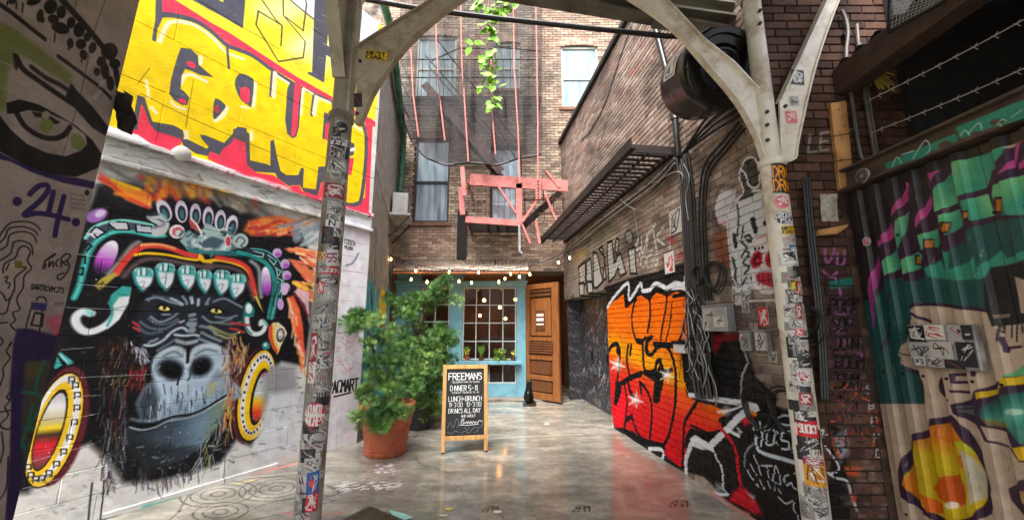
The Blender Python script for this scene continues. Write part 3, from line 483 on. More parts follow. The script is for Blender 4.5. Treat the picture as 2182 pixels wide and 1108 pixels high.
# ---------------------------------------------------------------- near pier with the painted eye (left)
RG = np.random.default_rng(21)
cn = Canvas(PN, 0.6, 2.4, 0.0, 5.2, 260, (164, 154, 146))
def eye_pier(c):
    a = lambda P: Z(0, 0, 2.638, P); b = lambda P: Z(0, 380, 3.078, P); d = lambda P: Z(0, 720, 2.856, P)
    K, OL, PU = (20, 18, 17), (112, 124, 60), (44, 30, 84)
    for _ in range(260):
        x, y = RG.uniform(-80, 300), RG.uniform(-80, 1108); c.el(x, y, RG.uniform(8, 40), RG.uniform(8, 50), [(150, 140, 132), (176, 166, 158), (140, 132, 126), (168, 158, 146)][RG.integers(4)], .35, 14)
    # green haze
    c.po(a([(-60, 100), (60, 150), (180, 240), (300, 330), (410, 430), (390, 480), (280, 410), (170, 340), (90, 300), (40, 420), (30, 620), (-60, 650)]), OL, .85, 10)
    # hair and drips
    c.st(a([(-30, 10), (60, 70), (160, 150), (250, 220)]), 11, K, 1, 2); c.st(a([(330, -20), (420, 80), (500, 170), (580, 270), (640, 360), (665, 480)]), 15, K, .95, 4)
    for x, y, rx, ry in ((70, 10, 9, 6), (190, 10, 16, 8), (285, 40, 14, 16), (345, 70, 10, 14), (300, 110, 12, 10), (340, 160, 20, 12), (225, 90, 7, 14), (445, 170, 12, 16), (395, 245, 7, 11), (455, 250, 11, 11), (470, 310, 8, 11), (520, 270, 8, 12), (615, 290, 18, 18), (645, 360, 12, 11), (545, 405, 7, 9), (590, 400, 9, 18), (570, 350, 10, 12), (620, 470, 8, 16), (235, 110, 6, 8), (400, 130, 9, 12), (490, 210, 8, 10)):
        c.el(*a([(x, y)])[0], rx, ry, K, 1, 2, RG.uniform(-.4, .4))
    for x, y, l in ((130, 20, 20), (95, 20, 12), (45, 10, 8), (310, 190, 18), (390, 260, 8), (462, 330, 8)): c.st(a([(x, y), (x - 5, y + l * 2.6)]), 3, K, 1, 1, sp=False)
    c.st(a([(330, 320), (400, 370), (480, 430), (560, 490), (620, 550)]), 8, K, .9, 3)
    # brow / lid lines
    c.st(a([(90, 320), (130, 390), (210, 450), (310, 520), (400, 580), (440, 600)]), 12, K, .95, 3); c.st(a([(180, 380), (260, 440), (340, 480), (420, 540)]), 10, K, .9, 5); c.el(*a([(92, 350)])[0], 6, 17, K, .8, 6)
    c.po(a([(400, 470), (440, 520), (520, 600), (612, 720), (590, 762), (520, 720), (430, 620), (370, 540)]), K, .95, 4)
    # eye
    c.po(a([(-60, 600), (0, 650), (60, 730), (150, 810), (260, 860), (370, 880), (450, 850), (490, 810), (480, 760), (390, 690), (280, 640), (160, 620), (90, 640), (40, 640), (35, 580), (110, 560), (220, 590), (330, 650), (430, 710), (520, 790), (580, 880), (560, 940), (430, 995), (280, 985), (120, 920), (-60, 820)]), K, 1, 2)
    c.po(a([(90, 640), (160, 625), (280, 650), (390, 700), (340, 780), (260, 800), (170, 760)]), (150, 142, 134), .7, 6)
    c.st(a([(95, 640), (140, 710), (220, 765), (300, 780), (360, 760), (395, 715)]), 11, K, 1, 2)
    c.po(a([(180, 630), (260, 640), (340, 690), (310, 700), (230, 660), (200, 660)]), K, 1, 3); c.el(*a([(262, 708)])[0], 15, 16, (120, 132, 70), 1, 3); c.el(*a([(258, 648)])[0], 9, 9, (156, 150, 130), 1, 2)
    c.po(a([(395, 745), (450, 760), (490, 810), (450, 845), (400, 830)]), (116, 130, 70), .95, 5)
    c.po(a([(-60, 830), (120, 920), (300, 985), (430, 1000), (560, 1030), (545, 1066), (360, 1030), (180, 970), (60, 910), (-60, 880)]), PU, 1, 2); c.po(a([(540, 1030), (560, 990), (545, 1068)]), PU)
    for P in ([(120, 480), (190, 470)], [(125, 730), (110, 750)], [(0, 345), (60, 370)], [(0, 490), (70, 525)]): c.st(a(P), 2.5, (170, 168, 150), .8, 1)
    c.po(a([(510, 330), (555, 320), (500, 410), (480, 415)]), (176, 170, 160), .95, 2); c.po(a([(560, 460), (590, 450), (575, 490), (555, 490)]), (170, 164, 156), .95, 2); c.po(a([(520, 545), (550, 510), (575, 510), (535, 570)]), (176, 170, 160), .95, 2)
    for P in ([(430, 0), (400, 160)], [(600, -20), (530, 180), (460, 500), (410, 680), (355, 870), (320, 1000)]): c.st(a(P), 1.6, (60, 54, 48), .7)
    # 24 and the drawings below
    for P in ([(195, 105), (250, 55), (310, 45), (310, 90), (250, 160), (160, 240), (240, 230), (330, 240), (450, 270)], [(350, 90), (320, 220)], [(420, 120), (385, 250), (360, 375)]): c.st(b(P), 11, PU, 1, 1)
    c.el(*b([(113, 152)])[0], 10, 10, PU, 1, 1.5); c.el(*b([(498, 288)])[0], 9, 9, PU, 1, 1.5)
    for P in ([(-20, 410), (30, 330), (80, 290), (180, 285), (240, 310), (265, 340)], [(-20, 440), (30, 390), (60, 330), (150, 318), (220, 340), (248, 370)], [(-10, 475), (45, 440), (65, 370), (150, 350), (215, 370), (240, 420)], [(0, 540), (70, 490), (90, 420), (150, 412), (205, 440), (215, 500)], [(20, 620), (30, 560), (100, 520), (125, 460), (165, 445), (200, 480), (180, 540), (205, 590), (160, 640), (150, 720), (110, 790), (130, 860), (85, 880), (100, 930), (70, 960), (100, 995)], [(40, 600), (60, 560)], [(150, 580), (170, 590), (100, 650), (95, 720), (60, 810), (40, 880), (-20, 890)], [(30, 650), (50, 645), (40, 680), (65, 690), (55, 720)], [(-10, 740), (20, 760), (40, 800), (70, 780), (95, 730)], [(-10, 950), (45, 945)], [(0, 1040), (20, 1070), (-5, 1100)], [(60, 1090), (75, 1070)]):
        c.st(b(P), 3.0, K, 1, .6)
    c.po(b([(95, 540), (145, 545), (145, 590), (95, 585)]), (120, 110, 20))
    for i in range(4): c.st(b([(460 + 12 * k, 100 + 30 * i + (8 if k % 2 else -6) + 2 * k) for k in range(9)]), 1.1, (60, 54, 50), .8)
    c.el(*b([(570, 95)])[0], 5, 6, K); 
    for P in ([(280, 590), (300, 540), (360, 495), (350, 510), (290, 545)], [(300, 560), (295, 595)], [(325, 545), (320, 580), (345, 545), (350, 580)], [(375, 575), (365, 555), (385, 530)], [(400, 580), (405, 520), (440, 495), (462, 510), (430, 545), (400, 545), (440, 570)], [(440, 540), (455, 580), (430, 630), (390, 665), (375, 640), (420, 620)]): c.st(b(P), 3.2, K, 1, .5)
    c.tx('@ARTKVM.23', b([(203, 725)])[0], (7.4, 1.0), (0.5, -11), 2.2, K)
    c.tx('mys', b([(360, 835)])[0], (7, 0), (0, -7), 1.6, (96, 84, 90), .8); c.tx('To', b([(340, 460)])[0], (9, 0), (0, -10), 1.4, (120, 110, 104), .8)
    c.po(b([(300, 920), (440, 880), (445, 980), (400, 1060), (340, 1000)]), (214, 80, 110), .75, 14); c.el(*b([(385, 1035)])[0], 7, 8, (190, 30, 50), .9, 3)
    c.po(b([(110, 985), (200, 985), (400, 1040), (360, 1200), (230, 1450), (60, 1450), (85, 1100)]), PU, 1, 6); c.st(b([(240, 800), (250, 780), (290, 780), (305, 810)]), 3, K); c.po(b([(205, 810), (310, 820), (300, 870), (200, 860)]), (56, 56, 110), 1, 2); c.st(b([(200, 860), (170, 980), (140, 1100)]), 3, K); c.st(b([(275, 870), (250, 1040), (190, 1108)]), 3, K); c.st(b([(230, 880), (205, 960), (275, 970), (285, 890), (230, 880)]), 4, K, sp=False)
    c.po(d([(90, 0), (360, 0), (330, 160), (240, 560), (150, 880), (100, 1130), (30, 1130), (60, 700), (70, 300)]), (42, 30, 78), 1, 4); c.po(d([(150, 150), (330, 130), (290, 330), (200, 650), (150, 860), (130, 560), (140, 300)]), (66, 64, 58), 1, 8); c.po(d([(160, 140), (270, 140), (240, 230), (150, 260)]), (92, 80, 40), .8, 8)
    for P in ([(140, 330), (220, 340), (255, 390), (200, 500), (140, 600), (150, 670), (220, 610)], [(270, 140), (225, 260), (215, 340)], [(200, 400), (160, 560)], [(150, 540), (220, 560)]): c.st(d(P), 7, (30, 110, 84), .9, 4)
    for P in ([(70, 30), (40, 80), (60, 120), (20, 180), (20, 230), (0, 290)], [(60, 330), (40, 360), (60, 380), (30, 420), (50, 470), (0, 530), (50, 555), (90, 520)], [(10, 570), (20, 680), (0, 760)], [(50, 720), (40, 900), (0, 980)], [(-10, 450), (100, 435)]): c.st(d(P), 3, K, 1, .6)
    c.tx('20', d([(170, 610)])[0], (6, 1), (0, -9), 2, K)
    c.bump_noise(RG, .03, 10)
eye_pier(cn)

# ---------------------------------------------------------------- far left wall: scribbles, teal leaves
cf = Canvas(PLF, 0.0, 3.73, 0.0, 6.8, 130)
def far_left(c):
    c.po([(760, 980), (768, 470), (800, 470), (840, 560), (840, 960)], (150, 144, 132), .6, 12)
    for _ in range(70):
        x, y = RG.uniform(775, 838), RG.uniform(480, 640); c.st([(x, y), (x + RG.uniform(-4, 4), y + RG.uniform(15, 50))], RG.uniform(1.5, 4), [(60, 56, 50), (110, 104, 96), (170, 164, 152)][RG.integers(3)], .7, 1, sp=False)
    c.po([(768, 640), (785, 590), (815, 640), (835, 600), (835, 850), (766, 850)], (64, 170, 180), .9, 6)
    for _ in range(60):
        x, y = RG.uniform(768, 832), RG.uniform(570, 800); c.st([(x, y), (x + RG.uniform(-3, 3), y + RG.uniform(20, 50)), (x + RG.uniform(-6, 6), y + RG.uniform(50, 70))], RG.uniform(1.5, 4.5), [(30, 40, 50), (60, 180, 190), (120, 210, 214), (200, 206, 200), (36, 110, 130)][RG.integers(5)], .8, 1)
    c.po([(806, 640), (816, 610), (826, 640), (820, 690), (812, 690)], (226, 190, 30), 1, 3); c.po([(812, 690), (822, 690), (818, 730)], (190, 60, 40), 1, 3)
    for P in ([(795, 260), (806, 300), (798, 340), (808, 380)], [(790, 300), (800, 360), (793, 420)]): c.st(P, 3, (96, 90, 140), .6, 2)
    c.el(800, 330, 4, 8, (200, 190, 50), .7, 3)
far_left(cf)

# ---------------------------------------------------------------- right brick wall
cr = Canvas(PR, -0.02, 6.6, 0.0, 6.8, 150)
def right_wall(c):
    A = lambda P: Z(1280, 560, 3.6925, P); B = lambda P: Z(1280, 800, 3.598, P); C_ = lambda P: Z(1460, 300, 3.077, P); D = lambda P: Z(1560, 640, 3.693, P); E = lambda P: Z(1200, 440, 4.617, P); G = lambda P: Z(1140, 260, 3.694, P)
    K, W, S, P_ = (16, 16, 18), (228, 232, 236), c.st, c.po
    # grime on the bricks, red splashes high up
    for _ in range(260):
        x, y = RG.uniform(1260, 1790), RG.uniform(120, 820)
        c.el(x, y, RG.uniform(10, 40), RG.uniform(10, 30), [(40, 34, 30), (52, 40, 34), (84, 62, 50), (30, 27, 25)][RG.integers(4)], .3, 14)
    for _ in range(60):
        x, y = RG.uniform(1180, 1400), RG.uniform(80, 330); c.el(x, y, RG.uniform(4, 16), RG.uniform(3, 8), (184, 100, 90) if RG.random() < .35 else (206, 190, 172), .22, 6, -.6)
    for P in ([(1345, 60), (1330, 100), (1310, 160), (1290, 220), (1265, 270), (1240, 300)],): S(P, 5, (24, 20, 20), .85, 3)
    # concrete lintel strip and block letters
    P_(E([(-60, 960), (150, 900), (420, 830), (430, 740), (250, 250), (-60, 560)]), (150, 144, 134), .75, 6); P_(E([(250, 240), (420, 180), (560, 290), (480, 420), (280, 440)]), (176, 170, 146), .6, 14)
    for P in ([(150, 600), (215, 540), (225, 760), (170, 800)], [(225, 540), (270, 510), (300, 800), (240, 830)], [(290, 450), (330, 460), (400, 740), (410, 500), (350, 420), (385, 395), (430, 700), (340, 800), (310, 800)], [(430, 360), (480, 340), (500, 560), (560, 450), (620, 660), (560, 690), (540, 600), (500, 700), (450, 740)], [(520, 320), (550, 320), (530, 480), (510, 440)], [(640, 420), (700, 400), (725, 660), (660, 660)], [(160, 760), (210, 750), (210, 880), (170, 880)], [(240, 740), (290, 740), (300, 850), (250, 860)]):
        P_(E(P), (186, 184, 178), 1, 1.5); S(E(P + [P[0]]), 3.4, (34, 32, 30), 1, 1, sp=False)
    c.el(*E([(648, 300)])[0], 9, 16, (34, 32, 30), 1, 2, -.1); c.el(*E([(648, 300)])[0], 7, 13, (140, 142, 134), 1, 2, -.1)
    for P in ([(170, 860), (160, 910)], [(80, 880), (75, 930), (110, 870), (100, 925)], [(20, 900), (45, 940), (50, 890)]): S(E(P), 2.2, (50, 48, 46), .9)
    for P in ([(110, 560), (130, 480), (160, 530)], [(150, 470), (200, 440), (240, 480)]): S(E(P), 4, (150, 130, 60), .7, 3)
    for P in ([(710, 380), (740, 320), (720, 430), (760, 400), (750, 490)], [(770, 300), (780, 460), (830, 280), (820, 420)], [(880, 200), (920, 440)], [(850, 450), (880, 430)], [(980, 210), (920, 310), (1000, 380)], [(1040, 290), (1050, 410)], [(840, 260), (900, 190)]): S(E(P), 3.6, (206, 204, 196), .95, 1.5)
    c.tx('OCG', E([(760, 600)])[0], (13, -1.5), (2, -24), 3.2, (206, 204, 196), .9); S(E([(800, 470), (840, 600), (880, 740)]), 1.6, (170, 166, 156), .8)
    for _ in range(26):
        x, y = RG.uniform(980, 1200), RG.uniform(300, 560); c.el(*E([(x, y)])[0], RG.uniform(2, 7), RG.uniform(2, 7), (150, 40, 40), .5, 4)
    # black field of the big piece
    P_([(1288, 612), (1340, 592), (1400, 578), (1462, 556), (1474, 580), (1478, 700), (1540, 705), (1590, 850), (1640, 860), (1700, 880), (1790, 900), (1830, 1140), (1620, 1140), (1500, 1016), (1455, 1004), (1312, 938), (1296, 800)], K, .97, 5)
    P_([(1510, 722), (1580, 708), (1610, 800), (1660, 850), (1640, 880), (1530, 850)], (20, 20, 22), .95, 6); P_(A([(880, 560), (1080, 550), (1100, 600), (960, 620), (900, 720), (870, 640)]), (150, 36, 40), .9, 8)
    # orange-yellow-red body
    body = A([(45, 345), (190, 240), (200, 330), (275, 268), (330, 250), (388, 285), (440, 235), (520, 262), (600, 225), (670, 262), (690, 605), (600, 640), (640, 745), (650, 900), (690, 1040)]) + B([(640, 80), (660, 160), (745, 200), (850, 225), (935, 262), (1000, 262), (900, 335), (945, 425), (810, 445), (690, 402), (668, 430), (640, 690), (600, 695), (485, 605), (500, 520), (400, 500), (280, 462), (260, 430), (190, 412), (110, 402), (75, 250), (62, 0)])
    P_(body, (255, 150, 10), 1, 1, grad=((1380, 628), (1380, 905), [(0, (240, 108, 8)), (.36, (242, 120, 8)), (.48, (242, 160, 4)), (.56, (240, 156, 6)), (.63, (232, 92, 20)), (.74, (224, 46, 30)), (1, (208, 18, 30))]))
    P_(B([(110, 120), (200, 120), (190, 340), (150, 410), (100, 350)]), (236, 22, 40), .8, 12); P_(B([(560, 100), (660, 160), (740, 210), (640, 300), (560, 250)]), (240, 92, 34), .7, 16)
    c.el(*A([(430, 900)])[0], 14, 6, (60, 110, 20), .5, 6)
    # black letter drawing
    for P, w in (([(190, 240), (195, 320), (205, 330), (275, 268)], 5), ([(280, 275), (255, 350), (245, 470), (270, 590), (310, 630), (350, 590)], 3.5), ([(330, 252), (380, 290), (390, 400), (370, 540)], 3.5), ([(388, 285), (400, 240), (470, 215), (520, 262)], 4), ([(520, 270), (505, 400), (480, 520), (470, 620)], 3), ([(570, 265), (660, 250), (672, 260), (690, 600)], 4), ([(560, 310), (545, 470), (510, 620)], 2), ([(655, 490), (620, 610)], 3),
                 ([(65, 690), (90, 650), (130, 640), (150, 700), (140, 850), (120, 1000), (110, 1100)], 4), ([(215, 650), (205, 760), (225, 880), (240, 910)], 4), ([(240, 650), (230, 720)], 4), ([(330, 640), (335, 760), (350, 850), (420, 850), (440, 780), (470, 770)], 4.5), ([(400, 580), (360, 620), (355, 700), (400, 720), (450, 660), (520, 660), (570, 760), (590, 900), (585, 1100)], 4.5), ([(420, 640), (600, 650)], 6), ([(130, 970), (230, 905), (320, 870)], 5), ([(470, 770), (500, 850), (560, 840)], 4)):
        S(A(P), w * 1.5, K, 1, 1)
    P_(A([(440, 850), (470, 775), (505, 860), (490, 960), (450, 1080), (415, 1090), (420, 930), (340, 880), (320, 850), (420, 860)]), K, 1, 2); P_(A([(125, 650), (150, 690), (140, 730), (120, 700)]), K, 1, 2); P_(A([(360, 580), (420, 575), (370, 640), (380, 720), (355, 700)]), K, 1, 2); P_(A([(270, 590), (330, 600), (310, 635), (280, 630)]), K, 1, 2); P_(A([(600, 605), (710, 602), (700, 640), (600, 650)]), K, 1, 2)
    for P, w in (([(120, 60), (150, 100), (115, 210)], 5), ([(180, 60), (190, 120), (200, 210), (190, 330)], 3), ([(210, 50), (225, 120), (255, 170)], 5), ([(300, 50), (350, 110), (385, 200), (390, 330), (375, 480)], 4), ([(300, 60), (310, 130)], 4), ([(575, 0), (570, 200), (550, 340), (520, 460), (490, 520)], 4), ([(240, 310), (190, 350), (180, 420)], 4), ([(240, 320), (265, 400), (300, 470), (350, 500)], 4), ([(740, 200), (680, 290), (640, 380), (630, 600), (625, 690)], 4), ([(690, 380), (780, 420), (830, 440), (930, 420)], 3)):
        S(B(P), w * 1.5, K, 1, 1)
    P_(B([(405, 70), (470, 70), (455, 190), (430, 215), (400, 205)]), K, 1, 2); P_(B([(115, 100), (150, 90), (130, 210), (108, 215)]), K, 1, 2)
    P_(B([(180, 400), (250, 440), (290, 470), (400, 505), (490, 520), (480, 560), (380, 560), (260, 500), (180, 470), (110, 430), (110, 400)]), K, 1, 2); P_(B([(690, 405), (810, 450), (940, 425), (880, 540), (820, 520), (720, 470), (640, 560), (650, 460)]), K, 1, 3)
    for P in ([(120, 210), (170, 250)], ): pass
    for x, y, q in ((265, 185, B), (830, 490, B), (130, 800, A), (520, 880, A)):
        px, py = q([(x, y)])[0]
        if q is B and x > 500: continue
        c.el(px, py, 9, 9, (240, 236, 232), .8, 12)
        for ang in (.3, 1.4, 2.5, 3.6, 4.9): S([(px, py), (px + 17 * math.cos(ang), py + 17 * math.sin(ang))], 2.5, (240, 240, 240), .75, 2, sp=False)
    for _ in range(24):
        x, y = RG.uniform(60, 680), RG.uniform(260, 640); S(A([(x, y), (x + RG.uniform(-10, 30), y + RG.uniform(-6, 8))]), 1.2, (170, 90, 10), .6, sp=False)
    # white contour
    for P, w, q in (([(50, 350), (120, 250), (215, 160), (225, 290), (310, 165), (330, 220), (390, 210)], 6, A), ([(390, 205), (430, 165), (480, 180), (520, 200), (580, 160), (650, 170), (670, 110), (695, 50)], 8, A), ([(560, 200), (640, 195), (700, 230)], 7, A), ([(60, 250), (75, 330), (110, 440), (165, 492)], 3.5, B), ([(180, 470), (250, 520), (360, 600)], 9, B), ([(370, 560), (470, 570), (470, 640), (400, 620), (370, 560)], 6, B), ([(420, 650), (520, 700), (620, 750), (650, 755)], 4.5, B), ([(655, 740), (650, 650), (680, 560), (720, 480), (790, 520), (850, 560)], 10, B), ([(680, 150), (760, 160), (900, 185), (1080, 210), (1190, 240)], 10, B), ([(1190, 245), (1080, 300), (960, 420), (830, 545)], 13, B), ([(850, 540), (890, 640), (930, 720), (940, 860), (970, 910), (870, 900)], 5, B), ([(900, 280), (1010, 260), (1080, 230)], 4, B), ([(980, 420), (1060, 460)], 7, B)):
        S(q(P), w, W, .96, 2)
    c.el(*B([(960, 270)])[0], 10, 10, (236, 220, 220), .7, 10); S(B([(1050, 410), (1070, 430)]), 8, (206, 204, 200), .9, 4)
    P_(B([(680, 480), (760, 480), (840, 570), (780, 570), (700, 540)]), W, .9, 3)
    for _ in range(30):
        x, y = RG.uniform(690, 1100), RG.uniform(120, 220); S(B([(x, y), (x + 30, y + 8)]), 2, (90, 92, 96), .5, 1, sp=False)
    # red drips and the splash at the foot
    S(B([(910, 390), (950, 440), (1000, 500), (1040, 600), (1050, 700), (1070, 830)]), 8, (206, 30, 44), 1, 3); P_(B([(1080, 350), (1160, 270), (1190, 290), (1140, 370), (1100, 385)]), (220, 40, 50), 1, 4); S(B([(1150, 280), (1185, 300)]), 6, (246, 150, 30), 1, 4); c.el(*B([(1300, 200)])[0], 8, 8, (190, 60, 70), .8, 6); P_(B([(1050, 850), (1110, 860), (1200, 980), (1240, 1060), (1180, 1060), (1080, 1000), (980, 960), (1000, 910)]), (196, 30, 44), 1, 8)
    S(B([(860, 890), (920, 960), (1040, 1020), (1140, 1060)]), 4, (224, 120, 110), .9, 3)
    P_(B([(1120, 900), (1180, 920), (1170, 960)]), (200, 200, 204), .8, 8); P_(B([(880, 820), (940, 840), (960, 900), (880, 880)]), (176, 186, 196), .8, 10)
    # white tags on black
    S(B([(1350, 330), (1400, 305), (1500, 320), (1530, 350), (1450, 380), (1360, 360), (1350, 330)]), 4.5, (222, 232, 240), .95, 2)
    for P in ([(1165, 385), (1175, 415)], [(1185, 375), (1200, 410)], [(1220, 355), (1235, 440), (1275, 370)], [(1240, 440), (1230, 540)], [(1280, 420), (1330, 420), (1320, 520), (1270, 520), (1280, 420)], [(1350, 430), (1358, 440)], [(1345, 510), (1350, 525)], [(1450, 425), (1390, 440), (1385, 490), (1440, 510), (1440, 560), (1390, 560)], [(1470, 590), (1490, 440), (1530, 470), (1490, 520)], [(1520, 590), (1540, 500), (1570, 580)]): S(B(P), 4.2, (226, 234, 240), .97, 1.2)
    S(B([(1190, 470), (1200, 560), (1260, 600), (1400, 640), (1570, 690)]), 8, (214, 226, 234), .97, 3); S(B([(1170, 520), (1110, 590), (1100, 700)]), 4, (190, 200, 206), .8, 3)
    for P in ([(1170, 610), (1210, 700), (1230, 760)], [(1150, 680), (1190, 760)], [(1230, 690), (1310, 690)], [(1270, 690), (1290, 780)], [(1320, 800), (1340, 690), (1380, 830), (1310, 800)], [(1440, 760), (1400, 780), (1420, 840), (1460, 820), (1480, 860), (1580, 910)], [(1120, 720), (1170, 800)], [(1480, 750), (1570, 780)], [(1330, 830), (1330, 880)], [(1360, 930), (1420, 980), (1470, 960), (1480, 1030)], [(1540, 1030), (1570, 1060), (1600, 1030)], [(1490, 1040), (1520, 1108)], [(1220, 800), (1250, 870)], [(1280, 810), (1300, 860)], [(1190, 830), (1210, 850)], [(1360, 870), (1380, 900)]): S(B(P), 3.4, (214, 220, 226), .92, 1.4)
    # white skull-faced figure
    S(D([(60, 300), (100, 420), (120, 490), (75, 600), (70, 780)]), 4, (200, 208, 214), .9, 4)
    P_(C_([(200, 380), (240, 320), (330, 320), (330, 380), (280, 450), (270, 560), (215, 540), (190, 450)]), (206, 204, 206), .95, 6); S(C_([(330, 290), (240, 300), (200, 370), (185, 480), (220, 590)]), 5, (60, 56, 56), .7, 6); P_(C_([(220, 510), (270, 530), (265, 560), (220, 545)]), (214, 170, 174), .8, 6)
    P_(C_([(190, 600), (280, 590), (290, 840), (200, 840)]), (140, 60, 34), .75, 10)
    P_(C_([(275, 480), (340, 400), (480, 340), (570, 330), (640, 420), (660, 900), (560, 1000), (440, 960), (420, 1010), (310, 1000), (300, 740)]), (206, 208, 210), 1, 4); P_(C_([(355, 220), (380, 140), (440, 110), (490, 170), (480, 300), (430, 330), (450, 360), (340, 400), (380, 330), (365, 270)]), (78, 74, 70), 1, 4)
    S(C_([(275, 480), (300, 430), (350, 380), (380, 330), (355, 250), (360, 190), (400, 120), (450, 115), (485, 180), (480, 290), (440, 310), (410, 280), (400, 230), (365, 190)]), 4, W, .95, 1.5); S(C_([(440, 330), (560, 330), (590, 380)]), 4, W, .9, 2); S(C_([(280, 460), (275, 560), (295, 760), (320, 1000)]), 4, W, .9, 2)
    for P, w in (([(340, 420), (350, 520), (340, 620)], 4), ([(510, 360), (540, 460)], 3), ([(310, 770), (330, 850), (320, 900)], 5), ([(320, 620), (330, 690)], 9), ([(440, 520), (460, 590)], 11), ([(520, 540), (560, 530), (590, 560)], 9), ([(390, 630), (420, 620), (430, 660), (400, 650)], 5), ([(360, 660), (400, 700), (370, 760)], 4), ([(390, 720), (420, 740), (380, 800), (420, 830), (390, 870)], 4), ([(330, 900), (350, 960), (400, 900)], 4), ([(380, 560), (370, 640)], 4)):
        S(C_(P), w, (40, 38, 38), .95, 2.5)
    P_(C_([(470, 640), (560, 600), (640, 590), (650, 700), (640, 900), (600, 1000), (500, 990), (440, 920), (430, 740)]), (222, 214, 214), 1, 4)
    for x, y, rx, ry, r in ((468, 780, 12, 19, .3), (582, 770, 18, 22, .5)): c.el(*C_([(x, y)])[0], rx, ry, (176, 36, 52), 1, 4, r); c.el(*C_([(x, y)])[0], rx * .55, ry * .55, (60, 24, 30), 1, 4, r); c.el(*C_([(x + 6, y + 6)])[0], rx * .3, ry * .3, (226, 40, 70), 1, 2, r)
    P_(C_([(460, 880), (500, 860), (640, 870), (640, 930), (560, 960), (470, 920)]), (196, 60, 76), 1, 4)
    for x in (480, 510, 545, 580, 615): S(C_([(x, 870), (x + 4, 940)]), 4, (120, 30, 40), .8, 3, sp=False)
    for x, y in ((460, 710), (485, 705), (508, 700), (570, 690), (590, 685), (612, 682)): c.el(*C_([(x, y)])[0], 2.5, 3.5, (24, 20, 20), 1, 1)
    S(C_([(440, 900), (480, 980), (560, 1000), (640, 940)]), 4, (240, 236, 236), .9, 3); S(C_([(470, 640), (600, 590)]), 3, (200, 90, 100), .8, 3)
    for P in ([(340, 1020), (400, 1010), (420, 1080), (370, 1080)], ): P_(C_(P), (200, 200, 204), .9, 3)
    for _ in range(46):
        x, y = RG.uniform(1555, 1605), RG.uniform(590, 660); S([(x, y), (x + RG.uniform(-6, 6), y + RG.uniform(3, 12))], RG.uniform(1.5, 3), W if RG.random() < .6 else (40, 38, 40), .8, 1, sp=False)
    S(D([(600, 850), (700, 960), (780, 930), (810, 860)]), 6, (170, 190, 206), .8, 3); P_(D([(640, 800), (760, 790), (800, 880), (720, 920), (660, 880)]), (90, 44, 60), .8, 8)
    for P in ([(690, 1020), (720, 1010), (700, 1050), (740, 1080)], [(700, 640), (760, 740)], [(730, 700), (770, 750)]): S(D(P), 5, (196, 198, 200), .8, 2)
    # niche: grimy tag layers are on its own panels
right_wall(cr)

# ---------------------------------------------------------------- brick pier facing the alley mouth
cp = Canvas(PP, -0.02, 0.95, 0.0, 4.6, 260)
def pier(c):
    H = lambda P: Z(1640, 720, 2.857, P); K = (22, 20, 20)
    P_, S = c.po, c.st
    P_([(1760, 1108), (1772, 960), (1768, 900), (1800, 920), (1812, 1108)], (22, 22, 24), .95, 6)
    S(H([(360, 820), (400, 850), (470, 870), (500, 960), (530, 1050)]), 6, (206, 206, 208), .9, 3); P_(H([(450, 780), (560, 790), (540, 840), (470, 830)]), (200, 84, 40), .85, 8); P_(H([(380, 600), (460, 560), (480, 700), (430, 760)]), (160, 160, 166), .85, 12); P_(H([(380, 630), (420, 690), (440, 740), (400, 700)]), (226, 110, 40), .85, 5); P_(H([(500, 930), (530, 960), (520, 1000), (495, 990)]), (200, 70, 40), .8, 4)
    for P, w in (([(340, 660), (400, 740), (420, 800), (370, 830)], 5), ([(300, 570), (330, 560), (320, 600), (350, 590)], 4)): S(H(P), w, (210, 216, 220), .9, 2)
    c.tx('LEST', (1722, 325), (24, -3), (4, -38), 5, (150, 146, 140), .75, 2)
    c.po([(1750, 560), (1800, 545), (1830, 640), (1835, 800), (1780, 830), (1760, 700)], (34, 24, 30), .6, 12)
    PK = (168, 96, 150)
    for P in ([(1758, 530), (1762, 560), (1775, 545), (1778, 530)], [(1785, 540), (1785, 565), (1798, 560), (1800, 535)], [(1752, 575), (1770, 590), (1784, 580)], [(1778, 590), (1790, 620), (1792, 650)]): S(P, 6, PK, .85, 2)
    P_([(1765, 600), (1815, 590), (1818, 612), (1768, 616)], (30, 120, 108), .85, 3)
    for i, t in enumerate(('POCK', 'SOP', 'JOINT', 'BOOM', 'SUM')): 
        y = 665 + i * 40; c.tx(t, (1768 + i * 4, y), (16, 0), (2, -28), 4.2, K if i != 9 else PK, .95, 1); [c.el(1770 + 4 * i + RG.uniform(0, 62), y - RG.uniform(-6, 30), RG.uniform(5, 16), RG.uniform(3, 8), [(150, 92, 134), (120, 76, 108), (96, 60, 70)][RG.integers(3)], .4, 5) for _ in range(9)]; c.tx(t, (1768 + i * 4, y), (16, 0), (2, -28), 3.6, K, .9, 1)
    for _ in range(150):
        x = RG.uniform(1775, 1885); y = RG.uniform(810, 970); S([(x, y), (x + RG.uniform(-12, 12), y + RG.uniform(-16, 16))], RG.uniform(2, 5), [(150, 60, 40), (130, 70, 96), K, K, (96, 40, 50), (190, 90, 50), (70, 66, 66)][RG.integers(7)], .8, 1, sp=False)
    for i, t in enumerate('Sbeno'): c.tx(t, (1846 + i * 5, 838 + i * 34), (13, 0), (1, -17), 3.2, (176, 170, 164), .9, 1)
    for _ in range(30):
        x = RG.uniform(1790, 1900); y = RG.uniform(980, 1108); c.el(x, y, RG.uniform(4, 14), RG.uniform(3, 6), (150, 130, 124), .3, 5)
pier(cp)

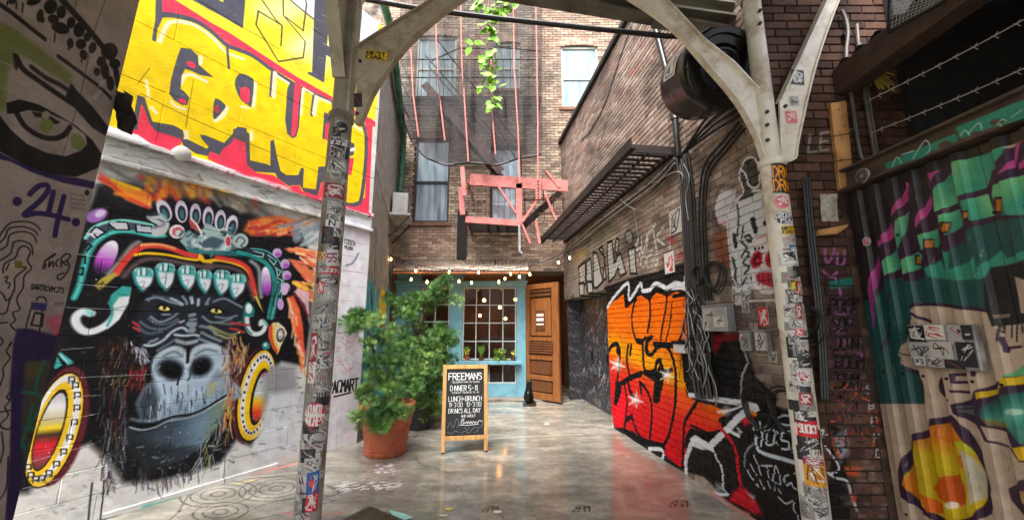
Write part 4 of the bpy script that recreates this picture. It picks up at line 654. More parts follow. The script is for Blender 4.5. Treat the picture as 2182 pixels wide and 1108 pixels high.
# ---------------------------------------------------------------- corrugated gate
cg = Canvas(PG, -0.05, 2.2, 0.0, 2.95, 230, (188, 164, 140))
def gate(c):
    a = lambda P: Z(1840, 300, 3.26, P); b = lambda P: Z(1840, 560, 3.693, P); d = lambda P: Z(1800, 780, 3.377, P)
    PUR_, TE, TD, TM, MG, K = (52, 26, 52), (52, 150, 122), (24, 78, 74), (110, 190, 130), (190, 66, 140), (22, 20, 22)
    P_, S = c.po, c.st
    P_(a([(-10, 300), (330, 260), (480, 200), (640, 150), (1040, 50), (1115, 0), (1600, -200), (1600, 900), (1115, 1100), (0, 1108)]), PUR_, 1, 3)
    P_([(1760, 380), (1850, 380), (1875, 640), (1800, 640)], (36, 33, 32), 1, 2); P_([(1800, 640), (1870, 640), (1890, 860), (1800, 860)], TD, 1, 3)
    P_(a([(-30, 290), (320, 270), (330, 360), (210, 500), (120, 700), (60, 900), (40, 1108), (-30, 1108)]), (30, 28, 28), 1, 4)
    P_(a([(330, 280), (470, 230), (480, 330), (400, 480), (390, 590), (360, 380)]), (42, 36, 36), 1, 4)
    for P in ([(320, 290), (345, 300), (335, 390), (215, 530), (225, 470)], [(220, 540), (230, 660), (130, 740), (120, 700)], [(120, 760), (130, 830), (100, 1000), (90, 1120), (50, 1120), (60, 960)], [(470, 215), (550, 200), (490, 290)], [(490, 290), (490, 420), (470, 480), (410, 580), (385, 610), (385, 540), (460, 400)], [(1060, 10), (1090, 10), (1060, 190), (960, 240), (1050, 130)], [(1080, 160), (1200, 60), (1200, 140), (1080, 205)]): P_(a(P), MG, 1, 3)
    P_([(1780, 425), (1840, 395), (2182, 262), (2600, 100), (2600, 160), (2182, 300), (1850, 420)], (30, 24, 30), 1, 2)  # dark strip along the top: shadow under the header beam, painted in
    leaf = lambda P, col, col2, p0, p1: P_(a(P), col, 1, 3, grad=(a([p0])[0], a([p1])[0], [(0, col2), (1, col)]))
    leaf([(640, 150), (840, 100), (1010, 40), (1000, 90), (900, 210), (860, 330), (700, 380), (660, 400)], TE, TM, (640, 250), (800, 250))
    leaf([(510, 340), (620, 220), (660, 300), (690, 420), (540, 490), (520, 500)], TE, TM, (530, 450), (640, 300))
    leaf([(245, 560), (320, 490), (300, 660), (260, 770), (240, 650)], TE, TM, (240, 600), (320, 620))
    leaf([(150, 840), (250, 740), (290, 870), (170, 940)], TE, TM, (150, 860), (270, 820))
    leaf([(545, 520), (690, 470), (740, 560), (600, 660), (560, 620)], TE, TM, (560, 530), (680, 560))
    leaf([(700, 420), (870, 370), (920, 520), (770, 560), (720, 500)], TE, TM, (860, 430), (760, 480))
    leaf([(900, 310), (1115, 240), (1500, 160), (1500, 500), (1090, 520), (960, 520), (890, 380)], TE, TM, (1040, 300), (1150, 400))
    leaf([(400, 660), (520, 610), (560, 680), (520, 740), (430, 760)], TE, TM, (420, 660), (520, 680))
    leaf([(285, 830), (400, 760), (440, 800), (420, 880), (300, 930)], TE, TM, (290, 850), (400, 820))
    P_(a([(450, 890), (700, 700), (760, 610), (920, 560), (1115, 540), (1600, 480), (1600, 1108), (840, 970), (630, 960), (480, 930)]), TD, 1, 6)
    for P in ([(450, 890), (540, 830), (620, 1020), (540, 1000), (460, 930)], [(620, 900), (800, 810), (820, 960), (640, 980)], [(820, 880), (960, 760), (1000, 820), (1600, 600), (1600, 720), (1010, 860), (820, 980)], [(560, 760), (620, 780), (630, 1020), (580, 960)]): P_(a(P), TE, .9, 8)
    P_(a([(190, 990), (290, 930), (310, 1000), (440, 940), (640, 980), (840, 980), (880, 1108), (200, 1108)]), TD, 1, 5); P_(a([(180, 1020), (280, 950), (300, 1060), (190, 1108)]), TE, .95, 6)
    for x, y, w, h, r in ((940, 450, 28, 62, -.15), (740, 525, 22, 40, -.12), (592, 605, 30, 42, -.1), (470, 718, 26, 38, -.1), (385, 830, 26, 38, -.1)): [P_(a([(x - q * w + e, y - q * h), (x + q * w + e, y - q * h), (x + q * w, y + q * h), (x - q * w, y + q * h)]), cc_, 1, 3) for q, e, cc_ in ((.95, -4, (44, 24, 30)), (.66, 2, (190, 112, 30)))]
    # lower teal body and tan ground
    P_(b([(110, 620), (100, 300), (200, 120), (400, 150), (700, 140), (1050, 130), (1000, 380), (720, 350), (450, 310), (400, 350), (410, 440), (300, 720), (430, 860), (480, 940), (500, 1090), (480, 1108), (170, 1108), (140, 800)]), TD, 1, 3)
    P_(b([(60, 280), (110, 30), (150, 0), (110, 220), (120, 420), (100, 660), (70, 500)]), (150, 56, 120), .95, 6)
    S(b([(230, 240), (200, 560), (160, 700)]), 5, PUR_, .8, 4); S(b([(280, 560), (430, 560), (440, 740), (290, 700)]), 3, (16, 50, 50), .8, 3)
    P_(b([(405, 365), (440, 345), (560, 340), (760, 365), (1000, 385), (1040, 520), (1080, 740), (1100, 850), (900, 960), (860, 1020), (700, 1108), (520, 1108), (500, 980), (430, 860), (320, 790), (330, 730), (420, 740), (440, 480), (560, 470)]), (192, 168, 144), 1, 3)
    S(b([(405, 350), (430, 330), (560, 325), (760, 350), (1000, 375)]), 8, PUR_, 1, 2); S(b([(410, 400), (470, 440), (560, 470)]), 6, PUR_, 1, 2)
    S(b([(370, 850), (440, 870), (490, 960), (500, 1108)]), 8, PUR_, 1, 3)
    P_(b([(1000, 40), (1263, 0), (1700, -60), (1700, 480), (1263, 480), (1050, 500), (1000, 370), (980, 200)]), K, .95, 6); P_(b([(1190, 110), (1263, 130), (1600, 140), (1600, 400), (1240, 400), (1220, 260)]), (196, 172, 148), 1, 4); P_(b([(1050, 410), (1160, 400), (1150, 430), (1060, 440)]), (150, 136, 120), .8, 5)
    for x, l in ((1090, 130), (1110, 60), (1170, 100), (1210, 130), (1250, 60)): S(b([(x, 490), (x + RG.uniform(-10, 10), 490 + l)]), 3, K, .95, 1, sp=False)
    S(b([(1105, 590), (1140, 700), (1150, 670), (1240, 660)]), 6, PUR_, 1, 1, sp=False)
    S(b([(645, 880), (605, 950), (620, 1020), (690, 1080)]), 6, PUR_, 1, 2); P_(b([(645, 880), (605, 950), (625, 1030), (690, 1080), (650, 980)]), PUR_, 1, 3); S(b([(830, 880), (720, 880), (730, 940), (840, 940), (850, 1020), (720, 1010)]), 6, PUR_, 1, 1, sp=False); c.el(*b([(900, 870)])[0], 6, 7, PUR_, 1, 2)
    # fruit shape
    P_(d([(640, 380), (800, 350), (830, 380), (940, 520), (1040, 700), (1090, 880), (1060, 1060), (940, 1130), (700, 1130), (560, 1040), (420, 930), (410, 750), (440, 640), (510, 560), (510, 490), (630, 450)]), PUR_, 1, 4)
    P_(d([(640, 430), (790, 400), (830, 470), (950, 640), (1020, 760), (1030, 960), (950, 1080), (760, 1120), (600, 1020), (440, 850), (460, 760), (520, 680), (520, 540), (640, 500)]), (206, 176, 14), 1, 4, grad=(d([(520, 500)])[0], d([(700, 1000)])[0], [(0, (214, 120, 20)), (.3, (206, 176, 10)), (1, (200, 170, 14))]))
    P_(d([(440, 850), (500, 690), (540, 720), (560, 900), (580, 1000), (500, 930)]), (206, 120, 20), .95, 8); P_(d([(640, 870), (700, 800), (830, 780), (900, 860), (910, 960), (840, 1010), (760, 980), (680, 950)]), (204, 88, 12), 1, 5); P_(d([(560, 910), (700, 980), (740, 1060), (620, 1050)]), (214, 96, 16), .95, 6); P_(d([(840, 560), (950, 680), (1030, 780), (1030, 940), (930, 1000), (910, 800)]), (196, 186, 158), 1, 6); P_(d([(810, 540), (880, 540), (960, 650), (860, 600)]), (190, 190, 30), 1, 5); c.el(*d([(790, 1000)])[0], 11, 8, (236, 220, 190), 1, 3); c.el(*d([(900, 1030)])[0], 6, 12, (206, 186, 150), .9, 4); P_(d([(830, 640), (870, 640), (890, 740), (850, 720)]), (204, 104, 16), .9, 5)
    # shapes at the edge
    P_(d([(960, 180), (1140, 110), (1290, 0), (1900, -160), (1900, 700), (1290, 690), (1230, 600), (1040, 540), (1000, 450), (810, 340), (790, 280), (950, 230)]), PUR_, 1, 3)
    P_(d([(970, 190), (1140, 160), (1150, 90), (1290, 70), (1900, -60), (1900, 60), (1290, 130), (1150, 150), (1140, 190), (980, 240)]), (214, 176, 24), 1, 4); P_(d([(1160, 80), (1290, 0), (1900, -140), (1900, -50), (1290, 70)]), (90, 170, 110), 1, 5); P_(d([(1000, 300), (1100, 220), (1900, 60), (1900, 560), (1290, 560), (1200, 440), (1100, 420), (1010, 370)]), (30, 90, 84), 1, 8, grad=(d([(1000, 220)])[0], d([(1240, 460)])[0], [(0, (40, 30, 50)), (.4, (40, 110, 96)), (.7, (90, 170, 150)), (1, (50, 120, 104))])); c.el(*d([(1240, 330)])[0], 16, 7, (190, 214, 190), .8, 7); P_(d([(820, 290), (940, 280), (960, 360), (850, 330)]), (84, 90, 92), 1, 5); S(d([(830, 310), (950, 300)]), 4, PUR_, .9, 2); P_(d([(1010, 430), (1200, 480), (1240, 590), (1060, 530)]), (196, 172, 148), 1, 4); P_(d([(1010, 375), (1200, 410), (1210, 450), (1060, 430)]), (140, 120, 60), .8, 8); P_(d([(1240, 590), (1290, 580), (1900, 500), (1900, 680), (1290, 680)]), (214, 170, 20), 1, 4)
    P_(d([(1180, 880), (1300, 820), (1700, 760), (1700, 1300), (1300, 1080), (1200, 960)]), PUR_, 1, 5); P_(d([(1270, 900), (1700, 860), (1700, 1100), (1290, 980)]), (170, 130, 70), 1, 8)
    c.bump_noise(RG, .03, 8)
cg.sf = .45
gate(cg)
for _ in range(90):
    x, y = RG.uniform(1860, 2180), RG.uniform(420, 1100); cg.st([(x, y), (x + RG.uniform(-4, 4), y + RG.uniform(4, 22))], RG.uniform(.8, 2), [(110, 84, 60), (60, 50, 44), (206, 196, 180)][RG.integers(3)], RG.uniform(.3, .7), .5, sp=False)
# beam over the gate
cb = Canvas(PG, -0.2, 2.2, 2.6, 3.2, 230)
def beam(c):
    P_, S = c.po, c.st
    P_([(1888, 350), (1960, 318), (2040, 285), (2046, 300), (1990, 335), (1895, 365)], (56, 150, 126), .95, 3); P_([(2040, 272), (2182, 214), (2400, 130), (2400, 190), (2182, 262), (2050, 296)], (56, 150, 126), .95, 3)
    for x, y, rx, ry in ((2020, 312, 16, 12), (2088, 292, 16, 12), (2130, 262, 16, 8), (2150, 280, 20, 6)): c.el(x, y, rx, ry, (98, 74, 62), .95, 4)
    for P in ([(1905, 355), (1915, 335), (1925, 350)], [(1925, 330), (1950, 322)], [(1945, 345), (1975, 300), (1985, 320), (1960, 340)], [(2050, 290), (2060, 278), (2070, 288)], [(2068, 284), (2090, 262), (2096, 275)], [(2120, 280), (2140, 255), (2160, 270)], [(2160, 250), (2182, 235)]): S(P, 2.6, (190, 226, 214), .9, 1)
beam(cb)

# ---------------------------------------------------------------- ground: paint lines, plates of colour
cgr = Canvas(GR, 0.6, 8.2, 1.2, 8.3, 110)
def ground_paint(c):
    S = c.st; K = (64, 60, 56)
    g = lambda P: Z(560, 900, 3.409, P); h = lambda P: Z(480, 660, 2.473, P)
    c.po([(1306, 925), (1330, 950), (1450, 1004), (1470, 1108), (1300, 1108), (1304, 1000)], (150, 92, 76), .5, 8)
    for cx, cy, n in ((465, 1052, 4), (590, 1040, 4), (280, 1150, 4), (470, 1090, 3)):
        for i in range(n): c.el(cx, cy, 16 + 22 * i, 5 + 7 * i, K, .85, 1, -.12, ring=2.4)
    for P in ([(380, 1090), (430, 1030), (560, 1010), (640, 1000)], [(360, 1108), (400, 1080), (470, 1070)], [(500, 1108), (560, 1075), (640, 1060)], [(520, 1020), (600, 1015), (660, 1025)], [(420, 1120), (520, 1110), (640, 1085)]): S(P, 2.6, K, .8, 1)
    for P in ([(680, 1035), (700, 1035), (722, 1050), (700, 1056), (680, 1052)], [(685, 1062), (712, 1066), (690, 1072)]): S(P, 4, (70, 70, 74), .8, 2)
    for P, w in (([(520, 1015), (620, 990), (640, 985)], 6), ([(660, 1100), (730, 1090)], 5), ([(600, 1090), (640, 1100)], 5)): S(P, w, (206, 110, 104), .8, 4)
    S([(505, 1030), (540, 1022)], 4, (210, 196, 80), .7, 3)
    for _ in range(60):
        x = RG.uniform(715, 850); y = 1040 - (x - 715) * .06 + RG.normal(0, 5); S([(x, y), (x + RG.uniform(5, 16), y - RG.uniform(0, 4))], RG.uniform(1.5, 3.5), (226, 224, 220), .7, 1.5, sp=False)
    for _ in range(30):
        x, y = RG.uniform(800, 845), RG.uniform(988, 1010); c.el(x, y, RG.uniform(2, 6), RG.uniform(1, 2), [(226, 224, 226), (190, 170, 190)][RG.integers(2)], .7, 2)
    for x, y, s_ in ((1045, 1084, 1), (1240, 1083, 1), (1447, 1072, 1.1)):
        for P in ([(-18, 6), (-10, -4), (4, -6), (16, -4)], [(-8, 6), (-4, -3)], [(6, 6), (6, -4)], [(16, 6), (16, -5)], [(-14, 0), (14, -2)]): S([(x + a * s_, y + b * s_) for a, b in P], 3.4, (50, 42, 40), .85, 1)
    S([(1040, 935), (1120, 930), (1240, 925)], 3, (206, 196, 176), .6, 2)
    c.el(958, 1085, 7, 3, (200, 190, 80), .8, 3); c.po([(1540, 1040), (1580, 1060), (1660, 1108), (1600, 1108)], (200, 120, 110), .55, 6)
    S([(1520, 1050), (1560, 1080), (1620, 1108)], 7, (206, 130, 120), .8, 4)
    for _ in range(50):
        x, y = RG.uniform(700, 1500), RG.uniform(900, 1105); c.el(x, y, RG.uniform(1, 2.5), RG.uniform(.6, 1.2), (206, 200, 190), .6, 1)
ground_paint(cgr)
# ---------------------------------------------------------------- materials
def lin(c): return tuple(((v / 255.0) / 12.92 if v <= 10 else ((v / 255.0 + .055) / 1.055) ** 2.4) for v in c)
MATS = {}
def nn(t, k, **kw):
    n = t.nodes.new(k)
    for a, v in kw.items(): setattr(n, a, v)
    return n
def newmat(name):
    m = bpy.data.materials.new(name); m.use_nodes = True; t = m.node_tree
    b = t.nodes["Principled BSDF"]; return m, t, b
def pos(t): return nn(t, "ShaderNodeNewGeometry").outputs["Position"]
def noise(t, vec, scale, detail=4, rough=.55):
    n = nn(t, "ShaderNodeTexNoise"); n.inputs["Scale"].default_value = scale; n.inputs["Detail"].default_value = detail; n.inputs["Roughness"].default_value = rough
    t.links.new(vec, n.inputs["Vector"]); return n.outputs["Fac"]
def ramp(t, fac, stops):
    r = nn(t, "ShaderNodeValToRGB"); e = r.color_ramp.elements
    while len(e) < len(stops): e.new(.5)
    for q, (p, c) in zip(e, stops): q.position = p; q.color = (*c, 1) if len(c) == 3 else c
    t.links.new(fac, r.inputs[0]); return r.outputs[0]
def mixc(t, fac, a, b, mode='MIX'):
    m = nn(t, "ShaderNodeMix", data_type='RGBA', blend_type=mode)
    for s, v in ((m.inputs[0], fac), (m.inputs[6], a), (m.inputs[7], b)):
        if isinstance(v, (int, float)): s.default_value = v
        elif isinstance(v, tuple): s.default_value = (*v, 1)
        else: t.links.new(v, s)
    return m.outputs[2]
def math_(t, op, a, b=None, clamp=False):
    m = nn(t, "ShaderNodeMath", operation=op, use_clamp=clamp)
    for s, v in zip(m.inputs, (a, b)):
        if v is None: continue
        if isinstance(v, (int, float)): s.default_value = v
        else: t.links.new(v, s)
    return m.outputs[0]
def bump(t, b, h, strength, dist=.01):
    n = nn(t, "ShaderNodeBump"); n.inputs["Strength"].default_value = strength; n.inputs["Distance"].default_value = dist
    t.links.new(h, n.inputs["Height"]); t.links.new(n.outputs[0], b.inputs["Normal"])
def mat(name, col, rough=.6, metal=0., var=.25, scale=6., bs=.25, bscale=60., dirt=None, dscale=2.5, spec=.5):
    """plain worn surface: colour with two scales of tone change, optional dirt colour, fine relief"""
    if name in MATS: return MATS[name]
    m, t, b = newmat(name); c = lin(col); p = pos(t)
    n1 = noise(t, p, scale, 6, .6)
    out = ramp(t, n1, [(.3, tuple(v * (1 - var) for v in c)), (.7, tuple(min(1, v * (1 + var * .6)) for v in c))])
    if dirt is not None:
        n2 = noise(t, p, dscale, 8, .7); f = ramp(t, n2, [(.48, (0, 0, 0)), (.64, (1, 1, 1))])
        out = mixc(t, f, out, lin(dirt))
    t.links.new(out, b.inputs["Base Color"]); b.inputs["Roughness"].default_value = rough; b.inputs["Metallic"].default_value = metal
    b.inputs["Specular IOR Level"].default_value = spec
    rr = ramp(t, noise(t, p, scale * 1.7, 4), [(.3, (max(.03, rough - .12),) * 3), (.7, (min(1, rough + .12),) * 3)]); t.links.new(rr, b.inputs["Roughness"])
    if bs: bump(t, b, noise(t, p, bscale, 5, .6), bs, .004)
    MATS[name] = m; return m
def emis(name, col, s):
    m, t, b = newmat(name); b.inputs["Base Color"].default_value = (*lin(col), 1); b.inputs["Emission Color"].default_value = (*lin(col), 1); b.inputs["Emission Strength"].default_value = s; return m
def image_of(cv, name):
    im = bpy.data.images.new(name, cv.W, cv.H, alpha=True)
    im.alpha_mode = 'CHANNEL_PACKED'
    px = np.dstack([np.clip(cv.c, 0, 1), np.clip(cv.a, 0, 1)]).astype(np.float32)
    im.pixels.foreach_set(px.ravel()); im.update(); im.pack(); return im
def plane_uv(t, cv):
    """u,v in metres along a wall plane -> 0..1 of its paint"""
    pl = cv.pl; p = pos(t); outs = []
    for ax, a0, a1 in ((pl.U, cv.u0, cv.u1), (pl.V, cv.v0, cv.v1)):
        d = nn(t, "ShaderNodeVectorMath", operation='DOT_PRODUCT'); t.links.new(p, d.inputs[0]); d.inputs[1].default_value = tuple(ax)
        s = math_(t, 'SUBTRACT', d.outputs["Value"], float(np.dot(pl.O, ax)) + a0); outs.append((s, math_(t, 'DIVIDE', s, a1 - a0)))
    cx = nn(t, "ShaderNodeCombineXYZ"); t.links.new(outs[0][1], cx.inputs[0]); t.links.new(outs[1][1], cx.inputs[1])
    return cx.outputs[0], outs[0][0], outs[1][0]
def tex(t, img, vec, ext='CLIP'):
    n = nn(t, "ShaderNodeTexImage", extension=ext); n.image = img; t.links.new(vec, n.inputs[0]); return n
def painted(name, cv, img, base, rough=.55, var=.2, wear=.25, bs=.35, bscale=45., brick=None, dirt=(60, 54, 48), dirt_amt=.5, spec=.4):
    """a wall whose paint layer (drawn by code) lies over a bare surface; brick=(length, course) varies tone brick by brick"""
    m, t, b = newmat(name); uv, us, vs_ = plane_uv(t, cv); p = pos(t)
    n1 = noise(t, p, 5., 7, .62); cols = [lin(c) for c in base]
    bare = ramp(t, n1, [(.3, cols[0]), (.7, cols[-1])])
    if brick:
        L, H = brick; row = math_(t, 'FLOOR', math_(t, 'DIVIDE', vs_, H)); par = math_(t, 'MULTIPLY', math_(t, 'MODULO', row, 2.0), .5)
        ix = math_(t, 'FLOOR', math_(t, 'ADD', math_(t, 'DIVIDE', us, L), par)); cx = nn(t, "ShaderNodeCombineXYZ"); t.links.new(ix, cx.inputs[0]); t.links.new(row, cx.inputs[1])
        wn = nn(t, "ShaderNodeTexWhiteNoise", noise_dimensions='2D'); t.links.new(cx.outputs[0], wn.inputs["Vector"])
        bare = mixc(t, .75, bare, ramp(t, wn.outputs["Value"], [(i / max(1, len(cols) - 1), c) for i, c in enumerate(cols)]))
        bare = mixc(t, .5, bare, ramp(t, noise(t, p, 28., 6, .7), [(.35, (.45, .45, .45)), (.65, (1.25, 1.25, 1.25))]), 'MULTIPLY')
    im = tex(t, img, uv)
    wr = ramp(t, noise(t, p, 26., 8, .7), [(.30, (1 - wear,) * 3), (.42, (1, 1, 1))])
    a = math_(t, 'MULTIPLY', im.outputs["Alpha"], wr, True)
    out = mixc(t, a, bare, im.outputs["Color"])
    df = ramp(t, noise(t, p, 1.7, 9, .72), [(.5, (0, 0, 0)), (.75, (dirt_amt,) * 3)])
    out = mixc(t, df, out, lin(dirt))
    fine = ramp(t, noise(t, p, 90., 4, .6), [(.3, (1 - var * .6,) * 3), (.7, (1 + var * .3,) * 3)])
    out = mixc(t, 1.0, out, fine, 'MULTIPLY')
    t.links.new(out, b.inputs["Base Color"]); b.inputs["Specular IOR Level"].default_value = spec
    rr = ramp(t, noise(t, p, 9., 5), [(.3, (rough - .1,) * 3), (.7, (min(1, rough + .2),) * 3)]); t.links.new(rr, b.inputs["Roughness"])
    h = math_(t, 'ADD', noise(t, p, bscale, 6, .65), math_(t, 'MULTIPLY', noise(t, p, 9., 4), 1.2)); bump(t, b, h, bs, .006)
    return m

# ---------------------------------------------------------------- meshes and things
COL = SC.collection
class MB:
    def __init__(s): s.v, s.f = [], []
    def add(s, vs, fs):
        o = len(s.v); s.v += [tuple(map(float, q)) for q in vs]; s.f += [tuple(i + o for i in q) for q in fs]; return s
    def hexa(s, P):          # 8 corners: bottom ring 0-3, top ring 4-7
        return s.add(P, [(3, 2, 1, 0), (4, 5, 6, 7), (0, 1, 5, 4), (1, 2, 6, 5), (2, 3, 7, 6), (3, 0, 4, 7)])
    def box(s, a, b):
        (x0, y0, z0), (x1, y1, z1) = [tuple(q) for q in (np.minimum(a, b), np.maximum(a, b))]
        return s.hexa([(x0, y0, z0), (x1, y0, z0), (x1, y1, z0), (x0, y1, z0), (x0, y0, z1), (x1, y0, z1), (x1, y1, z1), (x0, y1, z1)])
    def slab(s, pl, u0, u1, v0, v1, n0, n1):      # box in a wall's own axes, n = distance in front of the wall
        P = [pl.pt(u, v, n) for v in (v0, v1) for (u, n) in ((u0, n0), (u1, n0), (u1, n1), (u0, n1))]
        return s.hexa(P)
    def bar(s, a, b, w, h, up=(0, 0, 1)):          # rectangular bar between two points
        a, b = np.array(a, float), np.array(b, float); d = (b - a) / np.linalg.norm(b - a); up = np.array(up, float)
        if abs(np.dot(d, up)) > .98: up = np.array([0, 1.0, 0])
        x = np.cross(d, up); x /= np.linalg.norm(x); y = np.cross(x, d)
        c = [(-1, -1), (1, -1), (1, 1), (-1, 1)]
        return s.hexa([a + x * i * w / 2 + y * j * h / 2 for i, j in c] + [b + x * i * w / 2 + y * j * h / 2 for i, j in c])
    def tube(s, pts, r, n=8, caps=True):
        P = [np.array(p, float) for p in pts]; R = r if hasattr(r, '__len__') else [r] * len(P); o = len(s.v); ref = None
        for i, p in enumerate(P):
            d = P[min(i + 1, len(P) - 1)] - P[max(i - 1, 0)]; d = d / (np.linalg.norm(d) + 1e-9)
            if ref is None: ref = np.array([0, 0, 1.0]) if abs(d[2]) < .9 else np.array([1.0, 0, 0])
            x = np.cross(d, ref); x /= np.linalg.norm(x) + 1e-9; y = np.cross(x, d); ref = y
            for k in range(n):
                a = 2 * math.pi * k / n; s.v.append(tuple(p + (x * math.cos(a) + y * math.sin(a)) * R[i]))
        for i in range(len(P) - 1):
            for k in range(n): s.f.append((o + i * n + k, o + i * n + (k + 1) % n, o + (i + 1) * n + (k + 1) % n, o + (i + 1) * n + k))
        if caps:
            s.f.append(tuple(o + k for k in range(n))[::-1]); s.f.append(tuple(o + (len(P) - 1) * n + k for k in range(n)))
        return s
    def lathe(s, c, prof, n=24):
        o = len(s.v)
        for r, z in prof:
            for k in range(n): a = 2 * math.pi * k / n; s.v.append((c[0] + r * math.cos(a), c[1] + r * math.sin(a), c[2] + z))
        for i in range(len(prof) - 1):
            for k in range(n): s.f.append((o + i * n + k, o + i * n + (k + 1) % n, o + (i + 1) * n + (k + 1) % n, o + (i + 1) * n + k))
        return s
    def prism(s, poly, vec):                       # polygon in 3D swept by a vector
        o = len(s.v); n = len(poly); vec = np.array(vec, float)
        s.v += [tuple(map(float, p)) for p in poly] + [tuple(np.array(p, float) + vec) for p in poly]
        s.f += [tuple(range(o, o + n))[::-1], tuple(range(o + n, o + 2 * n))] + [(o + i, o + (i + 1) % n, o + n + (i + 1) % n, o + n + i) for i in range(n)]
        return s
    def ball(s, c, r, n=8, m=6, sc=(1, 1, 1)):
        prof = [(math.sin(math.pi * i / m) * r, -math.cos(math.pi * i / m) * r) for i in range(m + 1)]
        o = len(s.v)
        for q, z in prof:
            for k in range(n): a = 2 * math.pi * k / n; s.v.append((c[0] + q * math.cos(a) * sc[0], c[1] + q * math.sin(a) * sc[1], c[2] + z * sc[2]))
        for i in range(m):
            for k in range(n): s.f.append((o + i * n + k, o + i * n + (k + 1) % n, o + (i + 1) * n + (k + 1) % n, o + (i + 1) * n + k))
        return s
    def mesh(s, name, m, smooth=False):
        me = bpy.data.meshes.new(name); me.from_pydata(s.v, [], s.f)
        if m is not None: me.materials.append(m)
        bm = bmesh.new(); bm.from_mesh(me); bmesh.ops.recalc_face_normals(bm, faces=bm.faces); bm.to_mesh(me); bm.free()
        if smooth: me.polygons.foreach_set('use_smooth', [True] * len(me.polygons))
        me.update(); return me
    def build(s, name, m, parent=None, smooth=False, bevel=0, **kw):
        o = bpy.data.objects.new(name, s.mesh(name, m, smooth)); COL.objects.link(o)
        if parent is not None: adopt(o, parent)
        if bevel:
            bv = o.modifiers.new("bevel", 'BEVEL'); bv.width = bevel; bv.segments = 2; bv.limit_method = 'ANGLE'; bv.angle_limit = .7
        if smooth: o.data.set_sharp_from_angle(angle=.7)
        for k, v in kw.items(): o[k] = v
        return o
WLOC = {}
def adopt(o, parent):
    o.parent = parent; L = WLOC.get(parent.name, (0, 0, 0)); o.matrix_parent_inverse = Matrix.Translation(Vector(L)).inverted()
    WLOC[o.name] = (o.location.x, o.location.y, o.location.z) if any(o.location) else (0, 0, 0)
def tag(o, label=None, cat=None, group=None, kind=None):
    for k, v in (('label', label), ('category', cat), ('group', group), ('kind', kind)):
        if v: o[k] = v
    return o
def thing(name, label, cat, loc=(0, 0, 0), group=None):
    o = bpy.data.objects.new(name, None); COL.objects.link(o); o.location = tuple(map(float, loc)); o.empty_display_size = .1
    WLOC[o.name] = tuple(map(float, loc)); return tag(o, label, cat, group)
RNG = random.Random(5)

